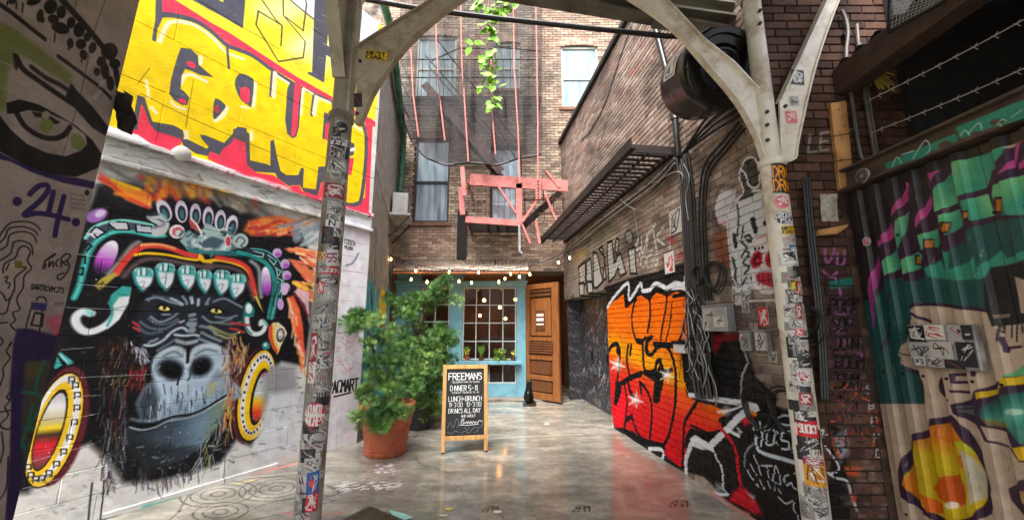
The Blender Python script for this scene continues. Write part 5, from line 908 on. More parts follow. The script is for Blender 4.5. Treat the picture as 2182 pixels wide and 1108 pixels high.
def brick_mesh(name, L, H, D, m, bev=.004):
    b = MB(); e = bev
    # front face proud at n = D, chamfered edge
    ring0 = [(0, 0, 0), (L, 0, 0), (L, 0, H), (0, 0, H)]; 
    P = [(-L / 2, -H / 2), (L / 2, -H / 2), (L / 2, H / 2), (-L / 2, H / 2)]
    P2 = [(-L / 2 + e, -H / 2 + e), (L / 2 - e, -H / 2 + e), (L / 2 - e, H / 2 - e), (-L / 2 + e, H / 2 - e)]
    b.v = [(x, 0, z) for x, z in P] + [(x, D - e, z) for x, z in P] + [(x, D, z) for x, z in P2]
    b.f = [(0, 1, 5, 4), (1, 2, 6, 5), (2, 3, 7, 6), (3, 0, 4, 7), (4, 5, 9, 8), (5, 6, 10, 9), (6, 7, 11, 10), (7, 4, 8, 11), (8, 9, 10, 11)]
    return b.mesh(name, m)
def lay_bricks(pl, parent, m, u0, u1, v0, v1, L, H, D, joint, holes=(), n_obj=300, name='brick', back=0.0, jit=.003, view=True, skip=None):
    """running bond on a wall plane: the ones that show largest are objects, the rest one joined part"""
    items = []; r = 0; v = v0
    while v + H - joint <= v1 + 1e-6:
        off = -.5 * L * (r % 2); u = u0 + off
        while u < u1 - .01:
            a, b_ = max(u, u0), min(u + L - joint, u1)
            if b_ - a > .03:
                segs = [(a, b_)]
                for (h0, h1, g0, g1) in holes:
                    if v + H - joint > g0 + .005 and v < g1 - .005:
                        ns = []
                        for (p, q) in segs:
                            if q <= h0 or p >= h1: ns.append((p, q)); continue
                            if p < h0 - .02: ns.append((p, h0))
                            if q > h1 + .02: ns.append((h1, q))
                        segs = ns
                for (p, q) in segs:
                    if q - p > .025: items.append((p, q, v, v + H - joint))
            u += L
        v += H; r += 1
    sc = []
    for it in items:
        c = pl.pt((it[0] + it[1]) / 2, (it[2] + it[3]) / 2); d = c - CAM
        fwd = d[1] * math.cos(PITCH) + d[2] * math.sin(PITCH)
        px, py = 1091 + F * d[0] / max(fwd, .01), 554 - F * (-d[1] * math.sin(PITCH) + d[2] * math.cos(PITCH)) / max(fwd, .01)
        inside = fwd > .2 and -20 < px < 2200 and -20 < py < 1130
        if skip and inside and skip(px, py): inside = False
        facing = abs(np.dot(d, pl.N)) / np.linalg.norm(d)
        sc.append((0 if inside else 1, np.dot(d, d) / max(facing, .02)))
    order = sorted(range(len(items)), key=lambda i: sc[i])
    R = Matrix(((pl.U[0], pl.N[0], pl.V[0]), (pl.U[1], pl.N[1], pl.V[1]), (pl.U[2], pl.N[2], pl.V[2]))).to_4x4()
    cache = {}; rest = MB()
    for k, i in enumerate(order):
        p, q, a, b_ = items[i]; lw = round(q - p, 3); n = RNG.uniform(-jit, jit)
        c = pl.pt((p + q) / 2, (a + b_) / 2, back + n)
        if k < n_obj and sc[i][0] == 0:
            if lw not in cache: cache[lw] = brick_mesh(name, lw, H - joint, D, m)
            o = bpy.data.objects.new(name, cache[lw]); COL.objects.link(o)
            mw = Matrix.Translation(Vector(c)) @ R @ Matrix.Rotation(RNG.uniform(-.012, .012), 4, 'Y')
            o.parent = parent; o.matrix_parent_inverse = Matrix.Translation(Vector(WLOC[parent.name])).inverted(); o.matrix_basis = mw
        else:
            e = .004; hu, hv = (q - p) / 2, (H - joint) / 2
            P = [pl.pt((p + q) / 2 + su * (hu - d_), (a + b_) / 2 + sv * (hv - d_), back + n + dd) for dd, d_ in ((0, 0), (D - e, 0), (D, e)) for su, sv in ((-1, -1), (1, -1), (1, 1), (-1, 1))]
            rest.add(P, [(0, 1, 5, 4), (1, 2, 6, 5), (2, 3, 7, 6), (3, 0, 4, 7), (4, 5, 9, 8), (5, 6, 10, 9), (6, 7, 11, 10), (7, 4, 8, 11), (8, 9, 10, 11)])
    if rest.v: rest.build(name + '_courses', m, parent, kind='stuff')
    return len(items)
# ---------------------------------------------------------------- materials of the place
IM = {k: image_of(v, k) for k, v in (('paint_left', cl), ('paint_near', cn), ('paint_far', cf), ('paint_right', cr), ('paint_pier', cp), ('paint_gate', cg), ('paint_beam', cb), ('paint_ground', cgr))}
M_LEFT = painted('painted_block', cl, IM['paint_left'], [(150, 148, 142), (196, 194, 188)], .62, .2, .12, .3, 50., dirt_amt=.2, spec=.18)
M_NEAR = painted('painted_concrete', cn, IM['paint_near'], [(110, 104, 98), (150, 140, 132)], .75, .3, .06, .3, 40., dirt_amt=.35)
M_FAR = painted('stucco', cf, IM['paint_far'], [(126, 120, 108), (172, 166, 152)], .85, .3, .15, .5, 30., dirt=(70, 64, 56), dirt_amt=.6)
BRL, BRH = .225, .077
M_RIGHT = painted('painted_brick', cr, IM['paint_right'], [(122, 108, 100), (162, 144, 132), (186, 168, 154), (148, 128, 116), (196, 180, 166), (150, 118, 106)], .62, .25, .14, .5, 60., (BRL, BRH), (40, 34, 30), .4, .14)
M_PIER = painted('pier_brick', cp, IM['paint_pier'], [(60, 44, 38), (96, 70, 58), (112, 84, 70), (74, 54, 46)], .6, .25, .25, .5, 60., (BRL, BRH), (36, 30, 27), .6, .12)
M_GATE = painted('gate_paint', cg, IM['paint_gate'], [(150, 130, 110), (170, 150, 128)], .42, .18, .05, .15, 30., dirt=(90, 76, 62), dirt_amt=.35, spec=.5)
M_BEAM = painted('beam_paint', cb, IM['paint_beam'], [(72, 58, 48), (98, 82, 68)], .6, .3, .15, .3, 40., dirt=(52, 40, 32), dirt_amt=.6)
MORT = mat('mortar', (150, 142, 128), .9, var=.3, scale=12, bs=.6, dirt=(70, 62, 54), dscale=1.6)
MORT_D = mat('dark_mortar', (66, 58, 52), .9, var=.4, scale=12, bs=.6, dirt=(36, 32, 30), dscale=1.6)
M_RMORT = painted('right_mortar', cr, IM['paint_right'], [(176, 168, 152), (206, 198, 182)], .85, .25, .0, .5, 60., None, (60, 52, 46), .4, .1)
CONC = mat('concrete', (138, 132, 122), .85, var=.3, scale=5, bs=.5, dirt=(84, 78, 70))
STEEL = mat('cream_paint', (226, 220, 206), .45, var=.14, scale=5, bs=.15, dirt=(176, 162, 140), dscale=4.5)
STEEL_G = mat('grey_paint', (150, 144, 132), .5, var=.2, scale=5, bs=.15, dirt=(104, 94, 82), dscale=4)
PINK = mat('pink_primer', (184, 106, 100), .65, var=.2, scale=4, bs=.2, dirt=(150, 76, 66), dscale=5)
RUST = mat('rusty_steel', (34, 29, 27), .65, .2, var=.45, scale=9, bs=.4, dirt=(58, 42, 34), dscale=6)
DARKST = mat('dark_steel', (40, 38, 38), .5, .4, var=.4, scale=7, bs=.25, dirt=(70, 60, 52), dscale=5)
BLACKP = mat('black_plastic', (14, 14, 15), .3, var=.3, scale=3, bs=.05)
BLACKR = mat('black_cable', (18, 18, 19), .5, var=.3, scale=20, bs=.1)
WIREG = mat('grey_wire', (150, 148, 142), .5, var=.3, scale=20, bs=.1)
WOODP = mat('pine', (196, 146, 92), .6, var=.25, scale=14, bs=.3, dirt=(150, 104, 60), dscale=7)
BLUE = mat('blue_paint', (112, 166, 182), .42, var=.12, scale=4, bs=.15, dirt=(92, 140, 156), dscale=3)
WHITEP = mat('white_paint', (206, 206, 200), .5, var=.12, scale=5, bs=.1, dirt=(170, 168, 160))
DARKROOM = mat('dark_interior', (104, 78, 56), .8, var=.4, scale=3, bs=.2)

def ground_mat():
    m, t, b = newmat('wet_concrete'); p = pos(t); uv, us, vs_ = plane_uv(t, cgr)
    sc = nn(t, "ShaderNodeMapping"); sc.inputs["Scale"].default_value = (.9, 1.5, 1); t.links.new(p, sc.inputs[0]); ps = sc.outputs[0]
    c1 = ramp(t, noise(t, ps, 2.0, 10, .68), [(.28, lin((92, 91, 86))), (.5, lin((142, 139, 129))), (.72, lin((192, 186, 172)))])
    c1 = mixc(t, .55, c1, ramp(t, noise(t, p, 11., 9, .75), [(.3, (.5, .49, .47)), (.7, (1.25, 1.22, 1.18))]), 'MULTIPLY')
    c1 = mixc(t, ramp(t, noise(t, p, 1.1, 6, .6), [(.5, (0, 0, 0)), (.72, (.55, .55, .55))]), c1, lin((102, 97, 88)))
    # faint slab joints along and across the alley
    im = tex(t, IM['paint_ground'], uv)
    wr = ramp(t, noise(t, p, 24., 8, .7), [(.36, (.15, .15, .15)), (.5, (1, 1, 1))])
    out = mixc(t, math_(t, 'MULTIPLY', im.outputs["Alpha"], wr, True), c1, im.outputs["Color"])
    sp = nn(t, "ShaderNodeTexVoronoi", feature='DISTANCE_TO_EDGE'); sp.inputs["Scale"].default_value = .23; wp = nn(t, "ShaderNodeVectorMath", operation='ADD'); t.links.new(p, wp.inputs[0])
    nz = nn(t, "ShaderNodeTexNoise"); nz.inputs["Scale"].default_value = 3.; nz.inputs["Detail"].default_value = 6; t.links.new(p, nz.inputs[0]); sv = nn(t, "ShaderNodeVectorMath", operation='SCALE'); sv.inputs["Scale"].default_value = .35; t.links.new(nz.outputs["Color"], sv.inputs[0]); t.links.new(sv.outputs[0], wp.inputs[1]); t.links.new(wp.outputs[0], sp.inputs["Vector"])
    ck = ramp(t, sp.outputs["Distance"], [(0, (.35, .35, .35)), (.004, (0, 0, 0))]); out = mixc(t, ck, out, lin((60, 54, 48)))
    t.links.new(out, b.inputs["Base Color"])
    wet = noise(t, p, .9, 5, .6); rr = ramp(t, wet, [(.36, (.045,) * 3), (.5, (.11,) * 3), (.68, (.3,) * 3)])
    rr = mixc(t, .35, rr, ramp(t, noise(t, p, 30., 6, .7), [(.3, (.03,) * 3), (.7, (.32,) * 3)])); t.links.new(rr, b.inputs["Roughness"]); b.inputs["Specular IOR Level"].default_value = .6
    h = math_(t, 'ADD', math_(t, 'MULTIPLY', noise(t, p, 3., 4), 1.0), math_(t, 'MULTIPLY', noise(t, p, 55., 5, .6), .14)); bump(t, b, h, .09, .012)
    return m
g = MB(); g.add([(-70, -60, 0), (70, -60, 0), (70, 80, 0), (-70, 80, 0)], [(0, 1, 2, 3)])
tag(g.build('ground', ground_mat()), 'wet stained grey concrete paving of the alley', None, kind='structure')
# a raised threshold strip in front of the restaurant
b = MB(); b.box((-2.9, 9.02, .0), (1.3, 9.6, .035)); tag(b.build('pavement', CONC, bevel=.01), 'pale concrete threshold along the restaurant front', None, kind='structure')

# ---------------------------------------------------------------- gorilla wall
W1 = thing('painted_wall', 'block wall with gorilla headdress mural under yellow graffiti lettering', 'wall', PL.pt(1.7, 0))
b = MB(); b.slab(PL, -.62, 3.41, 0, 6.72, -.45, -.006); b.build('wall_core', M_LEFT, W1)
lay_bricks(PL, W1, M_LEFT, -.6, 3.41, .0, 3.09, .46, .2205, .03, .0035, name='block', back=-.03, jit=.0012)
lay_bricks(PL, W1, M_LEFT, -.6, 3.41, 3.37, 6.72, 1.37, .6, .03, .003, name='panel', back=-.03, jit=.001)
b = MB(); b.slab(PL, -.6, 3.41, 3.085, 3.125, -.03, .055); b.slab(PL, -.6, 3.41, 3.125, 3.32, -.03, .022); b.slab(PL, -.6, 3.41, 3.32, 3.372, -.03, .05); led = b.build('ledge', M_LEFT, W1, bevel=.006)
p = PL.hit(383, 330); b = MB(); b.tube([p + PL.N * .0, p + PL.N * .075, p + PL.N * .09], [.075, .075, .055], 16); b.build('vent_cap', WHITEP, W1, smooth=True)
b = MB(); b.slab(PL, .83, 2.3, .0, .045, 0.001, .03); b.build('skirting_strip', M_LEFT, W1)

# far left wall with coping and gutter
W2 = thing('stucco_wall', 'weathered grey stucco side wall behind the potted conifers', 'wall', PLF.pt(1.8, 0))
b = MB(); b.slab(PLF, .0, 3.75, 0, 6.6, -.4, 0); b.build('wall_core', M_FAR, W2)
b = MB(); b.slab(PLF, -.02, 3.75, 6.602, 6.68, -.42, .05); b.build('coping', CONC, W2)
GRN = mat('green_pipe', (70, 132, 100), .4, var=.25, scale=6, bs=.1, dirt=(46, 70, 56), dscale=5)
b = MB(); b.tube([PLF.pt(-.9, 6.72, .0), PLF.pt(.0, 6.66, .13), PLF.pt(1.2, 6.6, .13), PLF.pt(2.6, 6.55, .13), PLF.pt(3.3, 6.5, .13), PLF.pt(3.4, 6.3, .13), PLF.pt(3.42, 4.9, .1)], .07, 10)
tag(b.build('gutter_pipe', GRN, smooth=True), 'green gutter pipe running along the top of the stucco wall', 'pipe')

# near pier with the eye
W3 = thing('concrete_pier', 'grey concrete pier at the alley mouth painted with a large eye', 'wall', PN.pt(1.2, 0))
b = MB()
edge0, edge1 = 2.135, 2.325
P = [PN.pt(-.1, 0, 0), PN.pt(edge0, 0, 0), PN.pt(edge0, 0, -.24), PN.pt(-.1, 0, -.24), PN.pt(-.1, 4.6, 0), PN.pt(edge1, 4.6, 0), PN.pt(edge1, 4.6, -.24), PN.pt(-.1, 4.6, -.24)]
b.hexa(P); b.build('wall_core', M_NEAR, W3, bevel=.008)
def rag():
    b = MB(); n = 7; rows = []
    for i in range(n):
        t = i / (n - 1); c0 = PN.hit(250 + 4 * t, 196 + 82 * t, .02); wd = .05 * math.sin(math.pi * (.25 + .75 * t)) + .008
        rows.append([c0 + np.array([dx * wd, .03 * math.sin(9 * t + dx * 4), 0]) for dx in (-1, -.5, 0, .5, 1)] + [c0 + np.array([dx * wd, .045 + .03 * math.sin(7 * t + dx * 3), 0]) for dx in (1, .5, 0, -.5, -1)])
    k = len(rows[0])
    for r in rows: b.v += [tuple(q) for q in r]
    for i in range(n - 1):
        for j in range(k): b.f.append((i * k + j, i * k + (j + 1) % k, (i + 1) * k + (j + 1) % k, (i + 1) * k + j))
    b.f.append(tuple(range(k))[::-1]); b.f.append(tuple(range((n - 1) * k, n * k)))
    return b
tag(rag().build('hanging_rag', mat('rag', (24, 21, 20), .8, var=.5, scale=20), smooth=True), 'black rag hanging from the edge of the eye pier', 'rag')

# ---------------------------------------------------------------- right brick wall with niche
W4 = thing('brick_wall', 'tall brick side wall covered in orange graffiti, tags and cables', 'wall', PR.pt(2.5, 0))
NU0, NU1, NV = 3.86, 6.56, 2.27
b = MB(); b.slab(PR, 0.03, NU0, 0, 6.4, -.3, -.012); b.slab(PR, NU0 + .001, 6.63, NV, 6.4, -.3, -.0125); b.build('wall_core', M_RMORT, W4)
lay_bricks(PR, W4, M_RIGHT, 0.0, 6.62, 0.0, 6.4, BRL, BRH, .012, .012, holes=[(NU0, 6.7, 0, NV + .40)], back=-.012, jit=.0025)
b = MB(); b.slab(PR, NU0 - .1, 6.6, NV + .002, NV + .40, -.28, .012); b.build('lintel', M_RIGHT, W4, bevel=.008)
b = MB(); b.slab(PR, -.02, 6.65, 6.405, 6.5, -.32, .06); b.build('coping', mat('tar', (34, 32, 32), .7, var=.4, scale=6), W4)
# niche panels with layered tags
cs = Canvas(None, 0, 1, 0, 1, 256, (62, 60, 60))
rs = np.random.default_rng(3)
for _ in range(420):
    x, y = rs.random(2); d = rs.normal(0, .05, 2); c_ = [(30, 30, 34), (150, 150, 154), (90, 92, 96), (60, 96, 130), (130, 44, 54), (30, 110, 120), (190, 190, 190), (44, 40, 84), (24, 24, 26)][rs.integers(9)]
    cs.st([(x, y), (x + d[0], y + d[1]), (x + d[1], y + d[0] + .03)], rs.uniform(.006, .022), c_, rs.uniform(.4, .9), .004)
IM['tags'] = image_of(cs, 'tags')
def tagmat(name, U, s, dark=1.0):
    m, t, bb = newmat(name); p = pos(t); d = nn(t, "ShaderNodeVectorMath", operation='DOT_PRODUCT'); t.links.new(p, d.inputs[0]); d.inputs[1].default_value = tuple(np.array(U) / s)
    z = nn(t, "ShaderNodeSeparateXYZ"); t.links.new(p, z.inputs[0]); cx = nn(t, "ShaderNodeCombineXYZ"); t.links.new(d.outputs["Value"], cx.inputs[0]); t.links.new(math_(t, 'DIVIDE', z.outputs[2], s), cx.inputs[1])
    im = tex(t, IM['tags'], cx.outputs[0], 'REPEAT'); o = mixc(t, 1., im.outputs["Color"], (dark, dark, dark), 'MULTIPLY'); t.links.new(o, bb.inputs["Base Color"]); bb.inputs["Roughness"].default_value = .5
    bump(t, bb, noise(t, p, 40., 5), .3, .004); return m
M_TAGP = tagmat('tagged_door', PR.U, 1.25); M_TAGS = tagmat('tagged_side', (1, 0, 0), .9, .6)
ND = thing('service_door', 'graffiti covered steel doors recessed in the niche beside the wooden door', 'door', PR.pt(5.2, 0, -.3))
for i in range(3):
    u0 = NU0 + .02 + i * .88; b = MB(); b.slab(PR, u0, u0 + .86, .03, NV - .02, -.36, -.3); b.build('door_leaf', M_TAGP, ND, bevel=.006)
    b = MB(); b.slab(PR, u0 + .76, u0 + .79, .95, 1.12, -.3, -.26); b.build('handle', DARKST, ND)
b = MB(); b.slab(PR, NU0 - .16, NU0, .0, NV, -.5, -.302); b.slab(PR, NU0, 6.56, NV - .0, NV + .06, -.5, -.282); b.build('frame', MORT_D, ND)
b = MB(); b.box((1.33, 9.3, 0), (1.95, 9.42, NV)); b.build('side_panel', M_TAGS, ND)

# ---------------------------------------------------------------- pier facing the alley mouth and dark yard behind the gate
W5 = thing('brick_pier', 'dark brick pier between the graffiti wall and the corrugated gate', 'wall', PP.pt(.3, 0))
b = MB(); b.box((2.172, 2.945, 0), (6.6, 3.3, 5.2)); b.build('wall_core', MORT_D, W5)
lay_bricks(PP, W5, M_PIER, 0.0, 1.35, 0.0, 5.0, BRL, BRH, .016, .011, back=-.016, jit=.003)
YD = thing('yard_shed', 'dark open shed behind the gate with a corrugated roof on a timber beam', 'shed', (4.5, 1.2, 0))
SHD = mat('shed_dark', (40, 37, 35), .8, var=.4, scale=4)
b = MB(); b.box((6.3, -2.6, 0), (6.42, 2.94, 4.9)); b.build('wall', SHD, YD)
b = MB(); b.box((2.9, -2.72, 0), (6.42, -2.6, 4.9)); b.build('wall', SHD, YD)
b = MB(); b.box((3.25, 2.86, 0), (6.3, 2.925, 4.9)); b.build('wall', SHD, YD)
b = MB(); b.box((2.7, -2.6, 3.52), (2.86, 2.92, 3.74)); b.build('beam', mat('old_timber', (74, 56, 42), .75, var=.4, scale=8, bs=.4), YD, bevel=.01)
b = MB(); n = 76
for i in range(n):
    y0 = -2.6 + 5.5 * i / n; y1 = -2.6 + 5.5 * (i + 1) / n; dz = .022 * (1 if i % 2 else -1); dz1 = -dz
    b.add([(2.72, y0, 3.77 + dz), (2.72, y1, 3.77 + dz1), (6.4, y1, 4.75 + dz1), (6.4, y0, 4.75 + dz)], [(0, 1, 2, 3)])
b.build('roof', mat('roof_sheet', (92, 88, 84), .5, .4, var=.4, scale=5, dirt=(60, 48, 40)), YD)
for yy in (-1.2, .6, 2.2): b = MB(); b.bar((2.9, yy, 3.7), (6.3, yy, 4.62), .07, .14); b.build('rafter', SHD, YD)

# corrugated gate
GT = thing('corrugated_gate', 'corrugated metal gate with teal creature mural and a steel header beam', 'gate', PG.pt(.8, 0))
def sheet(u0, u1, v0, v1, name):
    prof = [(0, 0), (.055, 0), (.07, .028), (.115, .028), (.13, 0)]; per = .13; b = MB(); pts = []; u = u0
    while u < u1 - 1e-4:
        for du, dn in prof[:-1]:
            if u + du <= u1: pts.append((u + du, dn))
        u += per
    pts.append((u1, 0))
    k = len(pts); o = 0
    for th in (0, -.003):
        for v in (v0, v1): b.v += [tuple(PG.pt(u_, v, n_ + th)) for u_, n_ in pts]
    for i in range(k - 1):
        b.f += [(i, i + 1, k + i + 1, k + i), (2 * k + i + 1, 2 * k + i, 3 * k + i, 3 * k + i + 1), (i + 1, i, 2 * k + i, 2 * k + i + 1), (k + i, k + i + 1, 3 * k + i + 1, 3 * k + i)]
    return b.build(name, M_GATE, GT)
sheet(.0, .845, .06, 2.64, 'panel'); sheet(.848, 1.69, .06, 2.64, 'panel'); sheet(1.693, 2.6, .06, 2.64, 'panel')
b = MB(); b.slab(PG, -.12, 3.2, 2.665, 2.685, -.06, .07); b.slab(PG, -.12, 3.2, 2.685, 2.82, -.02, .012); b.slab(PG, -.12, 3.2, 2.82, 2.838, -.06, .06); b.build('header_beam', M_BEAM, GT)
b = MB(); b.slab(PG, -.075, -.012, 0, 2.66, -.04, .05); b.build('post', mat('post_brown', (66, 52, 42), .6, var=.4, scale=8, dirt=(44, 34, 28)), GT)
b = MB(); b.slab(PG, -.02, 2.6, .35, .41, -.05, -.006); b.slab(PG, -.02, 2.6, 2.2, 2.26, -.05, -.006); b.build('rail', DARKST, GT)
dc = MB(); q = at_x(1840, 375, 2.61); dc.tube([q, q - np.array([.012, 0, 0])], .055, 20); o = dc.build('disc_plate', WIREG, GT)
for r_ in (.04, .024): 
    dc = MB(); dc.tube([q + np.array([-.0135, r_ * math.cos(a), r_ * math.sin(a)]) for a in np.linspace(0, 2 * math.pi, 20)], .004, 5); dc.build('ring', DARKST, o)

# ---------------------------------------------------------------- back building
BD = thing('brick_tenement', 'old tan brick tenement closing the end of the alley', 'building', (0.6, 9.5, 0))
def facade_mat():
    m, t, b = newmat('facade_brick'); p = pos(t); L, H = .225, .077
    sx = nn(t, "ShaderNodeSeparateXYZ"); t.links.new(p, sx.inputs[0])
    row = math_(t, 'FLOOR', math_(t, 'DIVIDE', sx.outputs[2], H)); ix = math_(t, 'FLOOR', math_(t, 'ADD', math_(t, 'DIVIDE', sx.outputs[0], L), math_(t, 'MULTIPLY', math_(t, 'MODULO', row, 2.), .5)))
    cx = nn(t, "ShaderNodeCombineXYZ"); t.links.new(ix, cx.inputs[0]); t.links.new(row, cx.inputs[1]); wn = nn(t, "ShaderNodeTexWhiteNoise", noise_dimensions='2D'); t.links.new(cx.outputs[0], wn.inputs["Vector"])
    c = ramp(t, wn.outputs["Value"], [(0, lin((140, 124, 110))), (.3, lin((174, 156, 136))), (.55, lin((204, 187, 162))), (.8, lin((156, 138, 122))), (1, lin((112, 98, 88)))])
    big = ramp(t, noise(t, p, .8, 6, .6), [(.4, (0, 0, 0)), (.62, (1, 1, 1))]); c = mixc(t, math_(t, 'MULTIPLY', big, .35), c, lin((172, 124, 104)))
    soot = ramp(t, noise(t, p, 1.3, 8, .7), [(.45, (0, 0, 0)), (.68, (.75, .75, .75))]); c = mixc(t, soot, c, lin((112, 98, 84)))
    c = mixc(t, .6, c, ramp(t, noise(t, p, 30., 6, .7), [(.35, (.55, .55, .55)), (.65, (1.15, 1.15, 1.15))]), 'MULTIPLY')
    t.links.new(c, b.inputs["Base Color"]); b.inputs["Roughness"].default_value = .85; bump(t, b, noise(t, p, 60., 5), .5, .005); return m
M_FAC = facade_mat()
def fu(px, py): return PF.uv(px, py)
WIN = []
for (x0, y0, x1, y1, arch) in ((882, 296, 958, 474, 0), (1044, 313, 1112, 474, 0), (886, 78, 972, 207, 1), (1056, 92, 1108, 190, 1), (1196, 99, 1276, 229, 1)):
    u0, _ = fu((x0), (y0 + y1) / 2); u1, _ = fu(x1, (y0 + y1) / 2); _, v1 = fu((x0 + x1) / 2, y0); _, v0 = fu((x0 + x1) / 2, y1); WIN.append((u0, u1, v0, v1, arch))
b = MB(); b.slab(PF, -1.2, 8.6, 2.96, 14.5, -.6, -.10); b.build('wall_core', MORT, BD)
b = MB(); b.slab(PF, 4.9, 8.6, 0, 2.96, -.6, -.1); b.slab(PF, -1.2, .42, 0, 2.96, -.6, -.1); b.build('wall_base', MORT_D, BD)
lay_bricks(PF, BD, M_FAC, -.3, 7.9, 3.0, 13.2, .225, .077, .1, .010, holes=[(a, b_, c, d) for a, b_, c, d, _ in WIN], back=-.1, jit=.004)
FRM = mat('window_frame', (176, 176, 166), .5, var=.15, bs=.1); FRD = mat('window_frame_dark', (58, 44, 36), .5, var=.2); SILL = mat('sill_stone', (120, 84, 66), .8, var=.3, dirt=(88, 66, 54))
def glass_mat(name, c0, c1, rough=.06):
    m, t, b = newmat(name); p = pos(t); mp = nn(t, "ShaderNodeMapping"); mp.inputs["Scale"].default_value = (9, 9, .8); t.links.new(p, mp.inputs[0])
    c = ramp(t, noise(t, mp.outputs[0], 1.0, 3), [(.35, lin(c0)), (.65, lin(c1))]); t.links.new(c, b.inputs["Base Color"]); b.inputs["Roughness"].default_value = rough; b.inputs["Specular IOR Level"].default_value = .9; b.inputs["Coat Weight"].default_value = .6; b.inputs["Coat Roughness"].default_value = .03
    bump(t, b, noise(t, p, 1.6, 2), .06, .02); return m
GL_PALE = glass_mat('curtain_sky_glass', (96, 128, 136), (158, 182, 188)); GL_SKY = glass_mat('sky_glass', (136, 156, 170), (188, 204, 214)); GL_DARK = glass_mat('old_glass', (106, 122, 136), (164, 180, 192))  # pane colours carry the pale sky reflection, with light curtains behind
for i, (u0, u1, v0, v1, arch) in enumerate(WIN):
    fm = FRD if i < 2 else FRM; w_ = .06
    b = MB(); b.slab(PF, u0, u0 + w_, v0, v1, -.1, -.04); b.slab(PF, u1 - w_, u1, v0, v1, -.1, -.04); b.slab(PF, u0 + w_, u1 - w_, v1 - w_, v1, -.1, -.04); b.slab(PF, u0 + w_, u1 - w_, v0, v0 + w_, -.1, -.04)
    wf = b.build('window', fm, BD); vm = (v0 + v1) / 2 - .05
    b = MB(); b.slab(PF, u0 + w_, u1 - w_, vm - .03, vm + .03, -.1, -.05)
    if i == 3: 
        for k in (1, 2): uu = u0 + (u1 - u0) * k / 3; b.slab(PF, uu - .012, uu + .012, v0 + w_, v1 - w_, -.1, -.055)
    b.build('sash', fm if i > 1 else mat('sash_dark', (30, 34, 38), .4), wf)
    top = GL_SKY if i < 2 else GL_PALE
    b = MB(); b.slab(PF, u0 + w_, u1 - w_, vm + .03, v1 - w_, -.1, -.075); b.build('pane', top, wf)
    b = MB(); b.slab(PF, u0 + w_, u1 - w_, v0 + w_, vm - .03, -.1, -.08); b.build('pane', GL_DARK if i == 0 else top, wf)
    b = MB(); b.slab(PF, u0 - .08, u1 + .08, v0 - .1, v0 - .003, -.09, .05); b.build('sill', SILL, wf, bevel=.01)
    if arch:
        b = MB(); n = 7
        for k in range(n):
            a0 = u0 - .04 + (u1 - u0 + .08) * k / n; a1 = u0 - .04 + (u1 - u0 + .08) * (k + 1) / n; hb = .06 * math.sin(math.pi * (k + .5) / n); b.slab(PF, a0 + .004, a1 - .004, v1 - .02 + hb, v1 + .2 + hb, -.05, .012)
        b.build('brick_arch', M_FAC, wf)
    else:
        b = MB(); b.slab(PF, u0 - .1, u1 + .1, v1 + .003, v1 + .22, -.08, .02); b.build('lintel', SILL, wf, bevel=.01)
# ---------------------------------------------------------------- restaurant front
RS = thing('restaurant_front', 'pale blue glazed restaurant front at the end of the alley', 'shopfront', (-.9, 9.4, 0))
YS = 9.40
def sx(px, py=700): return float(at_y(px, py, YS)[0])
def sz(py, px=1000): return float(at_y(px, py, YS)[2])
x_l, x_a, x_b, x_c, x_d, x_r = sx(842), sx(895), sx(958), sx(985), sx(1101), sx(1120)
zt, zb = sz(612), .04
def part_box(name, m, parent, a, c, bevel=.006): b = MB(); b.box(a, c); return b.build(name, m, parent, bevel=bevel)
for x0, x1 in ((x_l, x_a), (x_b, x_c), (x_d, x_r)): part_box('post', BLUE, RS, (x0, YS - .05, zb), (x1, YS + .07, zt + .36))
part_box('transom_bar', BLUE, RS, (x_l - .02, YS - .075, zt), (x_r + .03, YS - .052, zt + .1)); part_box('cornice', BLUE, RS, (x_l - .05, YS - .13, zt + .1), (x_r + .05, YS - .052, zt + .14))
zs = sz(772)
part_box('window_ledge', BLUE, RS, (x_c - .06, YS - .20, zs - .03), (x_d + .1, YS - .052, zs + .05)); part_box('kick_panel', BLUE, RS, (x_c + .002, YS - .03, zb), (x_d - .002, YS + .04, sz(817))); part_box('kick_panel', BLUE, RS, (x_a + .002, YS - .03, zb), (x_b - .002, YS + .04, sz(800)))
for xx in np.linspace(x_c, x_d, 7)[1:-1:2]: part_box('bracket', RUST, RS, (xx - .02, YS - .18, zs - .14), (xx + .02, YS - .054, zs - .035))
GLS, t_, b_ = newmat('shop_glass')
b_.inputs["Base Color"].default_value = (.02, .02, .02, 1); b_.inputs["Roughness"].default_value = .03; b_.inputs["Specular IOR Level"].default_value = .6
tr = nn(t_, "ShaderNodeBsdfTransparent"); mx = nn(t_, "ShaderNodeMixShader"); mx.inputs[0].default_value = .25; t_.links.new(tr.outputs[0], mx.inputs[1]); t_.links.new(b_.outputs[0], mx.inputs[2]); t_.links.new(mx.outputs[0], t_.nodes["Material Output"].inputs[0])
MUN = mat('muntin', (176, 186, 184), .45, var=.12)
